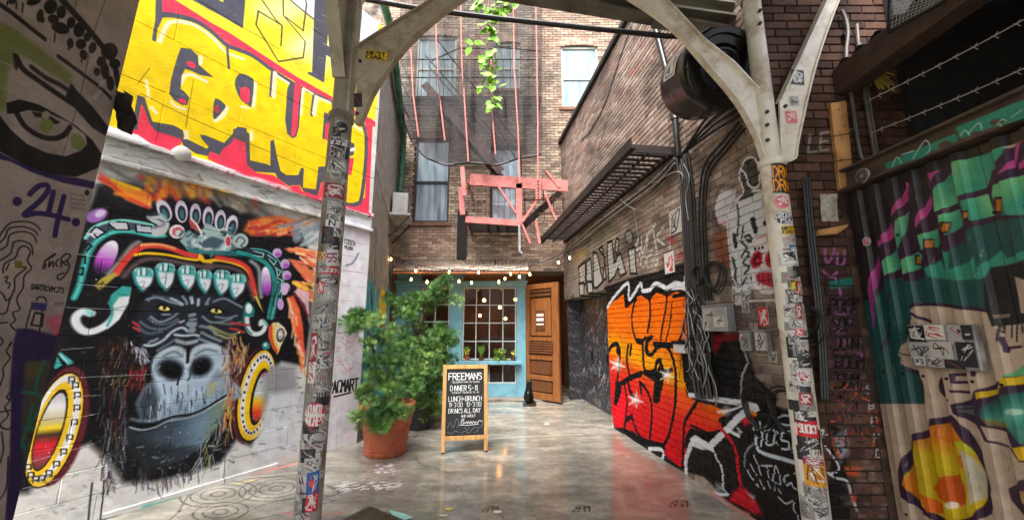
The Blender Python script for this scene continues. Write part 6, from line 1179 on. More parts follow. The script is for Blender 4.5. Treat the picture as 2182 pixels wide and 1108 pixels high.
def glazing(name, x0, x1, z0, z1, nc, nr):
    b = MB(); fw = .03
    b.box((x0, YS - .02, z0), (x0 + fw, YS + .03, z1)); b.box((x1 - fw, YS - .02, z0), (x1, YS + .03, z1)); b.box((x0 + fw, YS - .02, z0), (x1 - fw, YS + .03, z0 + fw)); b.box((x0 + fw, YS - .02, z1 - fw), (x1 - fw, YS + .03, z1))
    wn = b.build(name, MUN, RS); cw = (x1 - x0) / nc; rh = (z1 - z0) / nr
    for i in range(1, nc): part_box('muntin', MUN, wn, (x0 + i * cw - .011, YS - .016, z0 + fw), (x0 + i * cw + .011, YS + .026, z1 - fw), 0)
    for j in range(1, nr): part_box('muntin', MUN, wn, (x0 + fw, YS - .013, z0 + j * rh - .011), (x1 - fw, YS + .023, z0 + j * rh + .011), 0)
    for i in range(nc):
        for j in range(nr):
            b = MB(); b.add([(x0 + i * cw + .011, YS + .005, z0 + j * rh + .011), (x0 + (i + 1) * cw - .011, YS + .005, z0 + j * rh + .011), (x0 + (i + 1) * cw - .011, YS + .005, z0 + (j + 1) * rh - .011), (x0 + i * cw + .011, YS + .005, z0 + (j + 1) * rh - .011)], [(0, 1, 2, 3)]); b.build('pane', GLS, wn)
glazing('window', x_c + .01, x_d - .01, zs + .06, zt - .005, 4, 4); glazing('window', x_c + .01, x_d - .01, sz(817) + .005, zs - .035, 4, 1); glazing('window', x_a + .01, x_b - .01, sz(800) + .005, zt - .005, 2, 5)
b = MB(); b.add([(x_a, YS + .01, zt + .15), (x_b, YS + .01, zt + .15), (x_b, YS + .01, zt + .36), (x_a, YS + .01, zt + .36)], [(0, 1, 2, 3)]); b.build('pane', GLS, RS); b = MB(); b.add([(x_c, YS + .01, zt + .15), (x_d, YS + .01, zt + .15), (x_d, YS + .01, zt + .36), (x_c, YS + .01, zt + .36)], [(0, 1, 2, 3)]); b.build('pane', GLS, RS)
part_box('fascia', mat('fascia_timber', (74, 58, 44), .7, var=.4, scale=8), RS, (x_l - .1, YS - .04, zt + .365), (1.25, YS + .1, 3.0))
part_box('side_post', mat('old_wood', (104, 66, 44), .7, var=.4, scale=8), RS, (x_l - .2, YS - .04, 0.02), (x_l - .005, YS + .08, 2.9))
# dining room behind the glass
RM = thing('dining_room', 'dim dining room with warm lamps seen through the blue windows', 'room', (-.9, 11, 0))
b = MB(); b.box((-3.0, 12.6, 0), (1.5, 12.7, 3.2)); b.build('wall', DARKROOM, RM); b = MB(); b.box((-3.1, 9.7, 0), (-3.0, 12.7, 3.2)); b.build('wall', DARKROOM, RM); b = MB(); b.box((1.5, 9.7, 0), (1.6, 12.7, 3.2)); b.build('wall', DARKROOM, RM); b = MB(); b.box((-3.1, 9.62, 3.0), (1.6, 12.7, 3.1)); b.build('ceiling', DARKROOM, RM)
WARM = emis('warm_bulb', (255, 196, 120), 12.0); WARM2 = emis('room_lamp', (255, 170, 90), 14.0)
for i, (x, y, z) in enumerate(((-.75, 10.4, 2.35), (-.35, 11.2, 2.2), (.1, 10.8, 2.4), (-1.6, 10.6, 2.3), (-.2, 11.9, 1.9), (-1.0, 12.1, 2.0))):
    lp = thing('pendant_lamp', ['pendant bulb behind the upper left panes of the restaurant window', 'pendant bulb behind the middle panes of the restaurant window', 'pendant bulb behind the upper right panes of the restaurant window', 'pendant bulb behind the window beside the conifer', 'small lamp deep in the dining room right of centre', 'small lamp deep in the dining room left of centre'][i], 'lamp', (x, y, z), 'lamps in the dining room')
    b = MB(); b.ball((x, y, z), .045, 10, 8); b.build('bulb', WARM2, lp, smooth=True); b = MB(); b.tube([(x, y, z + .04), (x, y, 3.0)], .006, 5); b.build('cord', BLACKR, lp)
for i, x in enumerate((-.62, -.2, .12)):
    b = MB(); b.box((x - .14, 12.55, 1.3 + .1 * i), (x + .14, 12.6, 1.8 + .1 * i)); tag(b.build('picture', mat('picture%d' % i, [(120, 70, 40), (90, 84, 60), (130, 50, 34)][i], .5, var=.5, scale=12)), ['brown framed picture on the dining room wall', 'olive framed picture on the dining room wall', 'red framed picture on the dining room wall'][i], 'picture', 'pictures in the dining room')
    part_box
# plants on the ledge
LEAFY = mat('sill_leaf', (84, 124, 44), .5, var=.4, scale=20); TERRA = mat('terracotta', (176, 92, 62), .75, var=.22, scale=7, bs=.3, dirt=(140, 76, 54), dscale=4)
for i, (px, hh, fl) in enumerate(((996, .26, (206, 170, 30)), (1026, .3, None), (1066, .26, (190, 180, 60)), (1093, .16, (220, 200, 90)))):
    x = sx(px, 765); y = YS - .12; z = zs + .051; t = thing('sill_plant', ['yellow flowering plant in red pot on the window ledge', 'spiky grass plant on the window ledge', 'bushy trailing plant on the window ledge', 'small pale flowering plant at the end of the window ledge'][i], 'plant', (x, y, z), 'plants on the window ledge')
    b = MB(); b.lathe((x, y, z), [(0, 0), (.045, 0), (.06, .09), (.065, .1), (.055, .1), (0, .09)], 12); b.build('pot', TERRA if i == 0 else mat('pot_brown', (96, 60, 44), .7), t, smooth=True)
    b = MB(); r_ = random.Random(i)
    for k in range(60 if i == 2 else 34):
        a = r_.uniform(0, 6.28); l = hh * r_.uniform(.5, 1); sp = r_.uniform(.1, .5) * (1.6 if i == 2 else 1); d = np.array([math.cos(a) * sp, math.sin(a) * sp * .5, 1 if i != 2 else r_.uniform(-.6, 1)]); d /= np.linalg.norm(d); p0 = np.array([x, y, z + .09]); p1 = p0 + d * l; s_ = np.cross(d, [.3, .9, .1]); s_ /= np.linalg.norm(s_); w_ = .012 if i == 1 else .02
        b.add([p0, p0 + d * l * .55 + s_ * w_, p1, p0 + d * l * .55 - s_ * w_], [(0, 1, 2, 3)])
    b.build('leaves', LEAFY, t)
    if fl:
        b = MB()
        for k in range(7): b.ball((x + r_.uniform(-.06, .06), y + r_.uniform(-.05, 0), z + hh * r_.uniform(.5, 1.1)), .018, 6, 4)
        b.build('flowers', mat('flower%d' % i, fl, .5), t)
# corrugated awning
AW = thing('awning', 'rusty corrugated metal awning over the restaurant front', 'awning', (-1.1, 8.9, 2.9))
xa, xb = float(at_y(838, 575, 8.7)[0]), float(at_y(1128, 580, 8.7)[0]); zf, zk = 2.90, 3.29
b = MB(); n = 110
for k in range(n + 1):
    x = xa + (xb - xa) * k / n; d = .016 * math.cos(k * math.pi / 1.6); b.v += [(x, 8.66, zf + d), (x, 9.46, zk + d)]
for k in range(n): b.f.append((2 * k, 2 * k + 2, 2 * k + 3, 2 * k + 1))
M_AW = mat('awning_sheet', (150, 140, 126), .5, .35, var=.3, scale=8, dirt=(120, 74, 46), dscale=3.5)
o = b.build('sheet', M_AW, AW, smooth=True)
o.modifiers.new('thick', 'SOLIDIFY').thickness = .004
part_box('fascia_board', mat('rust_edge', (150, 96, 56), .7, var=.4, scale=10, dirt=(90, 54, 34)), AW, (xa, 8.665, zf - .075), (xb, 8.70, zf - .018))
for x in np.linspace(xa + .05, xb - .05, 5): b = MB(); b.bar((x, 8.71, zf - .03), (x, 9.4, zk - .045), .04, .05); b.build('rafter', RUST, AW)
# string lights
def catenary(pts, sag, n=8):
    out = []
    for a, c in zip(pts[:-1], pts[1:]):
        a, c = np.array(a), np.array(c)
        for i in range(n): t = i / n; q = a + (c - a) * t; q = q - np.array([0, 0, sag * 4 * t * (1 - t)]); out.append(q)
    out.append(np.array(pts[-1])); return out
YL = 8.52
SL = thing('string_lights', 'string of warm bulbs hung along the awning and up to the brick wall', 'string lights', (-1, YL, 2.8))
path = [at_y(826, 540, YL), at_y(900, 566, YL), at_y(980, 572, YL), at_y(1060, 570, YL), at_y(1118, 566, YL), at_y(1200, 538, 8.2), at_y(1262, 508, 7.4), at_y(1300, 470, 6.9)]
b = MB(); b.tube(catenary(path, .05), .012, 6); b.build('cord', BLACKR, SL, smooth=True)
for i, (px, py, y) in enumerate(((833, 553, YL), (876, 596, YL), (886, 578, YL), (910, 601, YL), (957, 580, YL), (978, 600, YL), (1005, 603, YL), (1020, 581, YL), (1063, 601, YL), (1076, 594, YL), (1088, 584, YL), (1107, 590, YL), (1129, 585, YL), (1190, 560, 8.3), (1214, 550, 8.1))):
    c = at_y(px, py, y); b = MB(); b.lathe((c[0], c[1], c[2] - .05), [(0, .02), (.013, .028), (.02, .045), (.016, .068), (.009, .09)], 10); bl = b.build('bulb', WARM, SL, smooth=True)
    b = MB(); b.tube([(c[0], c[1], c[2] + .04), (c[0], c[1], c[2] + .085)], .015, 8); b.tube([(c[0], c[1], c[2] + .085), (c[0], c[1], c[2] + .085 + max(.02, (585 - py) * -.0 + .04))], .005, 5); b.build('socket', BLACKP, bl)

# ---------------------------------------------------------------- open wooden door
p0, p1 = np.array([.345, 9.33, 0.04]), np.array([1.045, 8.66, 0.04]); dU = (p1 - p0) / np.linalg.norm(p1 - p0); DP = Plane(p0, dU, (0, 0, 1), (-dU[1] * -1 * -1, dU[0] * -1, 0)); DP.N = np.array([dU[1], -dU[0], 0]) ; DL = float(np.linalg.norm(p1 - p0)); DH = 2.6
def wood_mat(name, c0, c1):
    m, t, b = newmat(name); p = pos(t); mp = nn(t, "ShaderNodeMapping"); mp.inputs["Scale"].default_value = (14, 14, 1.2); t.links.new(p, mp.inputs[0])
    c = ramp(t, noise(t, mp.outputs[0], 2.2, 7, .65), [(.3, lin(c0)), (.7, lin(c1))]); t.links.new(c, b.inputs["Base Color"]); b.inputs["Roughness"].default_value = .45; bump(t, b, noise(t, mp.outputs[0], 6., 4), .25, .004); return m
WD = wood_mat('door_wood', (96, 56, 28), (158, 98, 50)); WDD = wood_mat('door_wood_dark', (66, 38, 22), (116, 70, 38))
DR = thing('wooden_door', 'tall orange brown panelled wooden door standing open beside the niche', 'door', p0)
def dslab(name, m, u0, u1, v0, v1, n0, n1, bev=.006): b = MB(); b.slab(DP, u0, u1, v0, v1, n0, n1); return b.build(name, m, DR, bevel=bev)
dslab('core', WDD, 0.004, DL - .004, 0, DH, -.05, -.02, 0)
dslab('stile', WD, 0, .11, 0, DH, -.02, .02); dslab('stile', WD, DL - .19, DL, 0, DH, -.02, .02)
for v0, v1 in ((0, .14), (.42, .52), (.86, .98), (1.28, 1.36), (DH - .12, DH)): dslab('rail', WD, .112, DL - .192, v0, v1, -.02, .02)
dslab('panel', WD, .15, DL - .23, 1.40, 2.26, -.02, .004); dslab('panel', WDD, .15, DL - .23, .17, .39, -.02, .008); dslab('panel', WDD, .15, DL - .23, .55, .83, -.02, .008)
for k in range(5): dslab('slat', WDD, .1, DL - .17, 1.0 + k * .055, 1.04 + k * .055, .021, .05, .008)
dslab('moulding', WDD, .12, DL - .2, 2.3, 2.36, .0, .035); dslab('moulding', WDD, .12, DL - .2, 2.40, 2.44, .0, .03)
o = dslab('notice', WDD, .30, .58, 1.52, 1.98, .005, .022, .004)
for v, h in ((1.84, .06), (1.73, .07), (1.64, .035)): b = MB(); b.slab(DP, .33, .55, v, v + h, .0222, .0255); b.build('notice_card', WHITEP, o)
for v in (.3, 1.3, 2.3): b = MB(); b.tube([DP.pt(.0, v - .06, -.03), DP.pt(.0, v + .06, -.03)], .012, 8); b.build('hinge', DARKST, DR)

# ---------------------------------------------------------------- cat statue by the door
def cat_statue(c):
    me = bpy.data.meshes.new('cat_body'); J = [((0, .06, .03), .075), ((0, .05, .12), .085), ((0, .02, .22), .062), ((0, -.01, .30), .042), ((0, -.03, .36), .05), ((0, -.075, .35), .026),
         ((.045, -.05, .16), .026), ((.045, -.065, .02), .02), ((-.045, -.05, .16), .026), ((-.045, -.065, .02), .02), ((.10, .09, .03), .02), ((.13, .02, .025), .014), ((.028, -.025, .405), .016), ((.034, -.025, .435), .005), ((-.028, -.025, .405), .016), ((-.034, -.025, .435), .005), ((.06, -.01, .04), .035), ((-.06, -.01, .04), .035)]
    E = [(0, 1), (1, 2), (2, 3), (3, 4), (4, 5), (2, 6), (6, 7), (2, 8), (8, 9), (0, 10), (10, 11), (4, 12), (12, 13), (4, 14), (14, 15), (0, 16), (0, 17)]
    me.from_pydata([tuple(np.array(q) * 1.12) for q, _ in J], E, []); o = bpy.data.objects.new('cat_statue', me); COL.objects.link(o); o.location = c; o.rotation_euler = (0, 0, .5)
    sk = o.modifiers.new('skin', 'SKIN'); 
    for i, (_, r) in enumerate(J): me.skin_vertices[0].data[i].radius = (r * 1.12, r * 1.12)
    me.skin_vertices[0].data[0].use_root = True
    sb = o.modifiers.new('sub', 'SUBSURF'); sb.levels = sb.render_levels = 2; me.materials.append(mat('bronze_black', (22, 20, 19), .35, .3, var=.4)); return o
c = at_z(1127, 860, .036); t = thing('cat_statue', 'small black seated cat statue at the foot of the wooden door', 'statue', c)
o = cat_statue((float(c[0]), float(c[1]) , .06)); o.name = 'cat_body'; adopt(o, t)
b = MB(); b.box((c[0] - .13, c[1] - .13, .036), (c[0] + .15, c[1] + .14, .062)); b.build('plinth', BLACKP, t, bevel=.006)

# ---------------------------------------------------------------- chalkboard sign
cc = Canvas(None, 0, 1, 0, 1.7, 300, (26, 28, 30))
rs = np.random.default_rng(9); CH = (226, 228, 226)
for _ in range(160): cc.el(rs.random(), rs.random() * 1.7, rs.uniform(.02, .1), rs.uniform(.01, .06), (52, 54, 56), .25, .05)
cc.tx('FREEMANS', (.05, 1.42), (.114, 0), (0, .17), .022, CH); cc.tx('celebrating 20 years', (.14, 1.335), (.0395, 0), (0, .045), .009, CH, .8)
cc.tx('DINNER 5-11', (.10, 1.13), (.081, 0), (0, .13), .017, CH); cc.tx('Sunday-Monday 5-10', (.14, 1.06), (.043, 0), (0, .04), .009, CH, .85)
cc.tx('LUNCH+BRUNCH', (.06, .86), (.0745, 0), (0, .12), .015, CH); cc.tx('11-3:30', (.07, .72), (.068, 0), (0, .105), .013, CH); cc.tx('10-3:30', (.53, .72), (.068, 0), (0, .105), .013, CH)
cc.tx('DRINKS ALL DAY', (.07, .56), (.068, 0), (0, .11), .014, CH); cc.tx('and about', (.4, .45), (.046, 0), (0, .06), .011, CH, .9)
for P in ([(.4, .3), (.42, .4), (.48, .4), (.44, .35), (.5, .31), (.42, .28)], [(.52, .3), (.55, .34), (.57, .29), (.6, .34), (.63, .29), (.66, .34), (.69, .29), (.73, .34), (.77, .29), (.8, .33), (.84, .3), (.88, .36), (.95, .33)], [(.36, .26), (.6, .25), (.86, .27)]): cc.st(P, .016, CH, .95, .004)
for P in ([(.05, .2), (.12, .32), (.2, .2), (.26, .36), (.3, .42), (.34, .3), (.3, .2)], [(.05, .1), (.15, .06), (.25, .12), (.34, .08)], [(.4, .05), (.5, .1), (.62, .06), (.7, .16), (.8, .2), (.84, .1), (.74, .06)], [(.5, .2), (.56, .12), (.62, .2)], [(.86, .18), (.95, .24), (.97, .36)]): cc.st(P, .014, (150, 152, 154), .7, .008)
IM['chalk'] = image_of(cc, 'chalk')
def uvmat(name, img, rough=.6, alpha=False):
    m, t, b = newmat(name); u = nn(t, "ShaderNodeUVMap"); im = tex(t, img, u.outputs[0], 'EXTEND'); p = pos(t)
    t.links.new(mixc(t, .5, im.outputs["Color"], ramp(t, noise(t, p, 60., 5), [(.3, (.8, .8, .8)), (.7, (1.1, 1.1, 1.1))]), 'MULTIPLY'), b.inputs["Base Color"]); b.inputs["Roughness"].default_value = rough; return m
def uvquad(name, P, m, parent, uv=((0, 0), (1, 0), (1, 1), (0, 1))):
    me = bpy.data.meshes.new(name); me.from_pydata([tuple(map(float, q)) for q in P], [], [(0, 1, 2, 3)]); l = me.uv_layers.new(name='UVMap')
    for i in range(4): l.data[i].uv = uv[i]
    me.materials.append(m); o = bpy.data.objects.new(name, me); COL.objects.link(o)
    if parent is not None: adopt(o, parent)
    return o
OAK = wood_mat('sign_oak', (176, 122, 66), (222, 178, 112))
fl, fr = at_z(939, 966, 0), at_z(1039, 961, 0); U = (fr - fl); SWd = float(np.linalg.norm(U)); U /= SWd; Nn = np.array([U[1], -U[0], 0]); tilt = .14
V = -Nn * math.sin(tilt) + np.array([0, 0, math.cos(tilt)]); Nf = Nn * math.cos(tilt) + np.array([0, 0, math.sin(tilt)]); SP = Plane(fl, U, V, Nf); SH = 1.11
SG = thing('chalkboard_sign', 'wooden sandwich board with white chalk menu lettering in front of the restaurant', 'sign', fl)
def ss(name, m, pl, *a, bev=.004): b = MB(); b.slab(pl, *a); return b.build(name, m, SG, bevel=bev)
ss('leg', OAK, SP, 0, .05, .012, SH, 0, .035); ss('leg', OAK, SP, SWd - .05, SWd, .012, SH, 0, .035); ss('rail', OAK, SP, .052, SWd - .052, SH - .055, SH, 0, .033); ss('rail', OAK, SP, .052, SWd - .052, .15, .205, 0, .033)
bd = ss('board', BLACKP, SP, .05, SWd - .05, .2, SH - .05, .008, .02, bev=0)
uvquad('chalk_writing', [SP.pt(.052, .207, .0215), SP.pt(SWd - .052, .207, .0215), SP.pt(SWd - .052, SH - .056, .0215), SP.pt(.052, SH - .056, .0215)], uvmat('chalkboard', IM['chalk'], .7), bd)
for u in (.025, SWd - .025): b = MB(); b.tube([SP.pt(u, -.0, .017), SP.pt(u, .014, .017)], .022, 10); b.build('foot', BLACKR, SG)
top = SP.pt(0, SH, 0); Vb = Nn * math.sin(.2) * -1 + np.array([0, 0, -math.cos(.2)]); 
for u in (0.0, SWd - .05): a0 = SP.pt(u + .025, SH - .03, -.02); b = MB(); b.bar(a0, a0 + Vb * 1.07, .045, .03); b.build('rear_leg', OAK, SG)
a0 = SP.pt(.03, SH - .03, -.02) + Vb * .8; b = MB(); b.bar(a0, a0 + U * (SWd - .06), .03, .05); b.build('rear_rail', OAK, SG)

# ---------------------------------------------------------------- potted conifers
NEED = mat('conifer_green', (90, 132, 60), .55, var=.45, scale=12, bs=0); NEED2 = mat('conifer_green_dark', (58, 100, 44), .55, var=.45, scale=12, bs=0); NEED3 = mat('conifer_green_young', (126, 158, 82), .55, var=.4, scale=12, bs=0); BARK = mat('bark', (84, 62, 46), .9, var=.4, scale=20, bs=.6)
def sprays(c, R, n, g, up=.25, L=.095):
    """n feathery sprays filling an ellipsoid: five narrow blades each; returns (5n, 4, 3)"""
    q = g.normal(0, 1, (n, 3)); q /= np.linalg.norm(q, axis=1, keepdims=True); q *= g.uniform(.1, 1, (n, 1)) ** .8; p = c + q * R
    nz = lambda a: a / (np.linalg.norm(a, axis=1, keepdims=True) + 1e-6)
    d = nz(q * 1.1 + g.normal(0, .35, (n, 3)) + np.array([0, 0, up])); s_ = nz(np.cross(d, g.normal(0, 1, (n, 3)))); l = L * g.uniform(.6, 1.35, (n, 1)); out = []
    for a_, off, k in ((0, 0, 1.), (.6, .2, .75), (-.6, .2, .75), (.55, .5, .55), (-.55, .5, .55)):
        dd = d * math.cos(a_) + s_ * math.sin(a_); o = p + d * l * off; ws = nz(np.cross(dd, np.cross(d, s_))); e = o + dd * l * k; m_ = o + dd * l * k * .5; w_ = .0034 * k + .0014
        out.append(np.stack([o, m_ + ws * w_, e, m_ - ws * w_], 1))
    return np.concatenate(out)
def quads(name, Q, m, parent):
    n = len(Q); me = bpy.data.meshes.new(name); me.vertices.add(4 * n); me.vertices.foreach_set('co', Q.reshape(-1).astype(np.float32)); me.loops.add(4 * n); me.loops.foreach_set('vertex_index', np.arange(4 * n, dtype=np.int32)); me.polygons.add(n); me.polygons.foreach_set('loop_start', np.arange(0, 4 * n, 4, dtype=np.int32)); me.update(calc_edges=True); me.materials.append(m)
    o = bpy.data.objects.new(name, me); COL.objects.link(o); adopt(o, parent); return o
def conifer(name, label, base, trunk_pts, blobs, pot_fn, seed, group):
    rnd = random.Random(seed); t = thing(name, label, 'plant', base, group); pot_fn(t)
    b = MB(); b.tube(trunk_pts, list(np.linspace(.035, .01, len(trunk_pts))), 8)
    for (c, R) in blobs:
        k = min(range(len(trunk_pts)), key=lambda i: np.linalg.norm(np.array(trunk_pts[i]) - c) + (0 if trunk_pts[i][2] < c[2] + .1 else .5)); q = np.array(trunk_pts[k]); m_ = (q + c) / 2 + np.array([0, 0, -.03]); b.tube([q, m_, c], [.012, .009, .004], 5)
        for _ in range(7): b.tube([m_ + (c - m_) * rnd.random(), c + np.array([rnd.uniform(-1, 1), rnd.uniform(-1, 1), rnd.uniform(-.6, 1)]) * R * .75], [.005, .002], 4, False)
    b.build('trunk', BARK, t)
    A_, B_, C_ = [], [], []; g = np.random.default_rng(seed)
    for (c, R) in blobs:
        for _ in range(max(5, int(17 * (R / .3) ** 1.5))):
            q = g.normal(0, .55, 3) * R * np.array([1.15, 1, .8]); rr = R * g.uniform(.12, .34) + .018; tip = q * .22 + np.array([0, 0, .5 * rr])
            Q = sprays(c + q, np.array([rr * g.uniform(.8, 1.6), rr, rr * g.uniform(.4, .8)]), int(12 + 760 * rr), g); (A_ if g.random() < .45 else B_ if g.random() < .6 else C_).append(Q)
    cr_ = quads('crown', np.concatenate(A_), NEED, t); quads('inner_foliage', np.concatenate(B_), NEED2, cr_); quads('young_foliage', np.concatenate(C_), NEED3, cr_)
    return t
def px3(px, py, y, rpx):
    c = at_y(px, py, y); d = c[1] * math.cos(PITCH) + (c[2] - CZ) * math.sin(PITCH); return c, rpx * d / F
SOIL = mat('soil', (52, 40, 32), .95, var=.4, scale=20, bs=.8)
PB = at_z(809, 976, 0) + np.array([0, .22, 0])
def pot_terra(t):
    b = MB(); x, y = PB[0], PB[1]
    b.lathe((x, y, 0), [(0, .002), (.255, .002), (.27, .02), (.272, .06), (.262, .07), (.30, .32), (.335, .50), (.345, .505), (.352, .51), (.36, .60), (.365, .62), (.35, .635), (.325, .635), (.315, .60), (.31, .56)], 36); o = b.build('pot', TERRA, t, smooth=True)
    b = MB(); b.lathe((x, y, 0), [(.001, .575), (.16, .58), (.312, .57)], 24); b.build('soil', SOIL, o)
    for z, r in ((.085, .268), (.36, .308)): b = MB(); b.tube([(x + r * math.cos(a), y + r * math.sin(a), z) for a in np.linspace(0, 2 * math.pi, 33)], .009, 6, False); b.build('rim_band', TERRA, o, smooth=True)
q = [px3(775, 692, 5.35, 32), px3(757, 684, 5.4, 20), px3(812, 712, 5.4, 22), px3(803, 775, 5.3, 24), px3(835, 812, 5.35, 30), px3(806, 872, 5.0, 26), px3(788, 898, 4.95, 17), px3(842, 880, 5.02, 18), px3(775, 835, 5.3, 14), px3(850, 765, 5.5, 24), px3(810, 908, 4.93, 14)]
conifer('potted_conifer', 'drooping juniper in a large terracotta pot beside the white wall', (PB[0], PB[1], 0), [(PB[0], PB[1], .5), (PB[0] - .02, PB[1], .9), tuple(at_y(800, 770, 5.45)), tuple(at_y(790, 720, 5.45)), tuple(at_y(778, 690, 5.45))], q, pot_terra, 3, 'potted conifers by the stucco wall')
PB2 = at_z(880, 918, 0) + np.array([0.03, .2, 0])
def pot_dark(t):
    b = MB(); x, y = PB2[0], PB2[1]; b.lathe((x, y, 0), [(0, .002), (.2, .002), (.21, .02), (.27, .46), (.285, .47), (.285, .5), (.25, .5), (.245, .44), (.0, .44)], 28); b.build('pot', mat('dark_pot', (40, 40, 42), .5, var=.3), t, smooth=True)
Y2 = PB2[1]
q = [px3(930, 622, Y2, 20), px3(945, 602, Y2, 11), px3(905, 645, Y2, 32), px3(868, 652, Y2 - .1, 26), px3(838, 638, Y2, 16), px3(880, 712, Y2 - .15, 40), px3(926, 736, Y2, 32), px3(958, 716, Y2, 13), px3(905, 785, Y2 - .2, 46), px3(862, 800, Y2 - .25, 38), px3(935, 815, Y2, 24), px3(900, 852, Y2 - .2, 34), px3(928, 866, Y2, 18), px3(946, 772, Y2, 18), px3(852, 742, Y2 - .2, 26)]
conifer('potted_conifer', 'taller bushy juniper in a dark pot behind the terracotta one', (PB2[0], PB2[1], 0), [(PB2[0], PB2[1], .4), (PB2[0], PB2[1], .9), tuple(at_y(890, 770, Y2)), tuple(at_y(893, 700, Y2)), tuple(at_y(910, 650, Y2)), tuple(at_y(932, 612, Y2))], q, pot_dark, 8, 'potted conifers by the stucco wall')
PB3 = at_z(903, 905, 0) + np.array([0.1, .35, 0]); t = thing('planter', 'empty grey planter half hidden behind the dark pot', 'planter', (PB3[0], PB3[1], 0)); b = MB(); b.lathe((PB3[0], PB3[1], 0), [(0, .002), (.16, .002), (.2, .36), (.215, .37), (.215, .4), (.185, .4), (.175, .3), (0, .3)], 24); b.build('pot', CONC, t, smooth=True); b = MB(); b.lathe((PB3[0], PB3[1], 0), [(.001, .33), (.176, .325)], 20); b.build('soil', SOIL, t)
# ---------------------------------------------------------------- stickers (atlas drawn by code)
NA = 8; ca = Canvas(None, 0, NA, 0, NA, 48, (196, 190, 176)); rs = np.random.default_rng(12)
def cell(i): return i % NA, i // NA
def st_bg(i, col): x, y = cell(i); ca.po([(x, y), (x + 1, y), (x + 1, y + 1), (x, y + 1)], col)
def st_tx(i, s, y, h, w, col, x0=.08, span=.86): x, yy = cell(i); ca.tx(s, (x + x0, yy + y), (span / max(1, len(s)), 0), (0, h), w, col)
BKc, WHc, RDc, YLc = (22, 22, 24), (222, 220, 214), (200, 30, 40), (230, 190, 30)
D = [('DRN', 'DRN', (28, 22, 18), (240, 150, 20)), ('', '', (226, 130, 140), (200, 60, 80)), ('UZCER', 'USA', (40, 50, 90), WHc), ('BEST', 'OAK', YLc, BKc), ('', '', WHc, BKc), ('', '', BKc, WHc), ('DO NOT', 'ARCHES', RDc, WHc), ('N', 'DIE', BKc, WHc), ('BE', 'IN', WHc, BKc), ('', '', (150, 36, 44), WHc), ('SUCKY', '', RDc, WHc), ('55', '', (206, 200, 196), (130, 40, 90)),
     ('', '', (160, 158, 152), BKc), ('', '', RDc, WHc), ('', '', BKc, (200, 200, 196)), ('', '', (60, 90, 150), WHc), ('', '', (30, 90, 160), (230, 80, 70)), ('', '', (214, 150, 40), (90, 40, 30)), ('', '', (196, 196, 192), (180, 40, 50)), ('', '', (180, 180, 176), BKc), ('', '', (110, 60, 130), WHc), ('', '', (220, 214, 200), (190, 40, 50)), ('', '', (70, 120, 110), WHc), ('', '', BKc, YLc)]
for i, (a, c, bgc, fg) in enumerate(D):
    st_bg(i, bgc); x, y = cell(i)
    if a and c: st_tx(i, a, .54, .34, .07, fg); st_tx(i, c, .1, .34, .07, fg)
    elif a: st_tx(i, a, .28, .44, .09, fg)
    else:
        for _ in range(9): d = rs.uniform(.1, .9, 4); ca.st([(x + d[0], y + d[1]), (x + d[2], y + d[3]), (x + d[1], y + d[2])], rs.uniform(.03, .1), fg if rs.random() < .6 else WHc, .9)
    if i == 6: ca.po([(x, y + .44), (x + 1, y + .44), (x + 1, y + .54), (x, y + .54)], WHc)
for i in range(24, 64):
    st_bg(i, [(190, 188, 182), (40, 40, 42), (170, 166, 158), (196, 190, 178), (140, 136, 130), (176, 172, 166), (200, 198, 192)][rs.integers(7)]); x, y = cell(i); fgs = [(26, 26, 28), (60, 60, 64), (110, 106, 102), (220, 218, 212), (60, 56, 70), (170, 50, 56) if rs.random() < .4 else (30, 30, 34)]
    for _ in range(rs.integers(3, 9)): d = rs.uniform(.08, .92, 4); ca.st([(x + d[0], y + d[1]), (x + d[2], y + d[3]), (x + d[1], y + d[0])], rs.uniform(.03, .09), fgs[rs.integers(6)], .9)
IM['stickers'] = image_of(ca, 'stickers'); M_STK = uvmat('sticker_print', IM['stickers'], .45)
def uvcell(i, e=.02): x, y = cell(i); return ((x + e) / NA, (y + e) / NA, (x + 1 - e) / NA, (y + 1 - e) / NA)
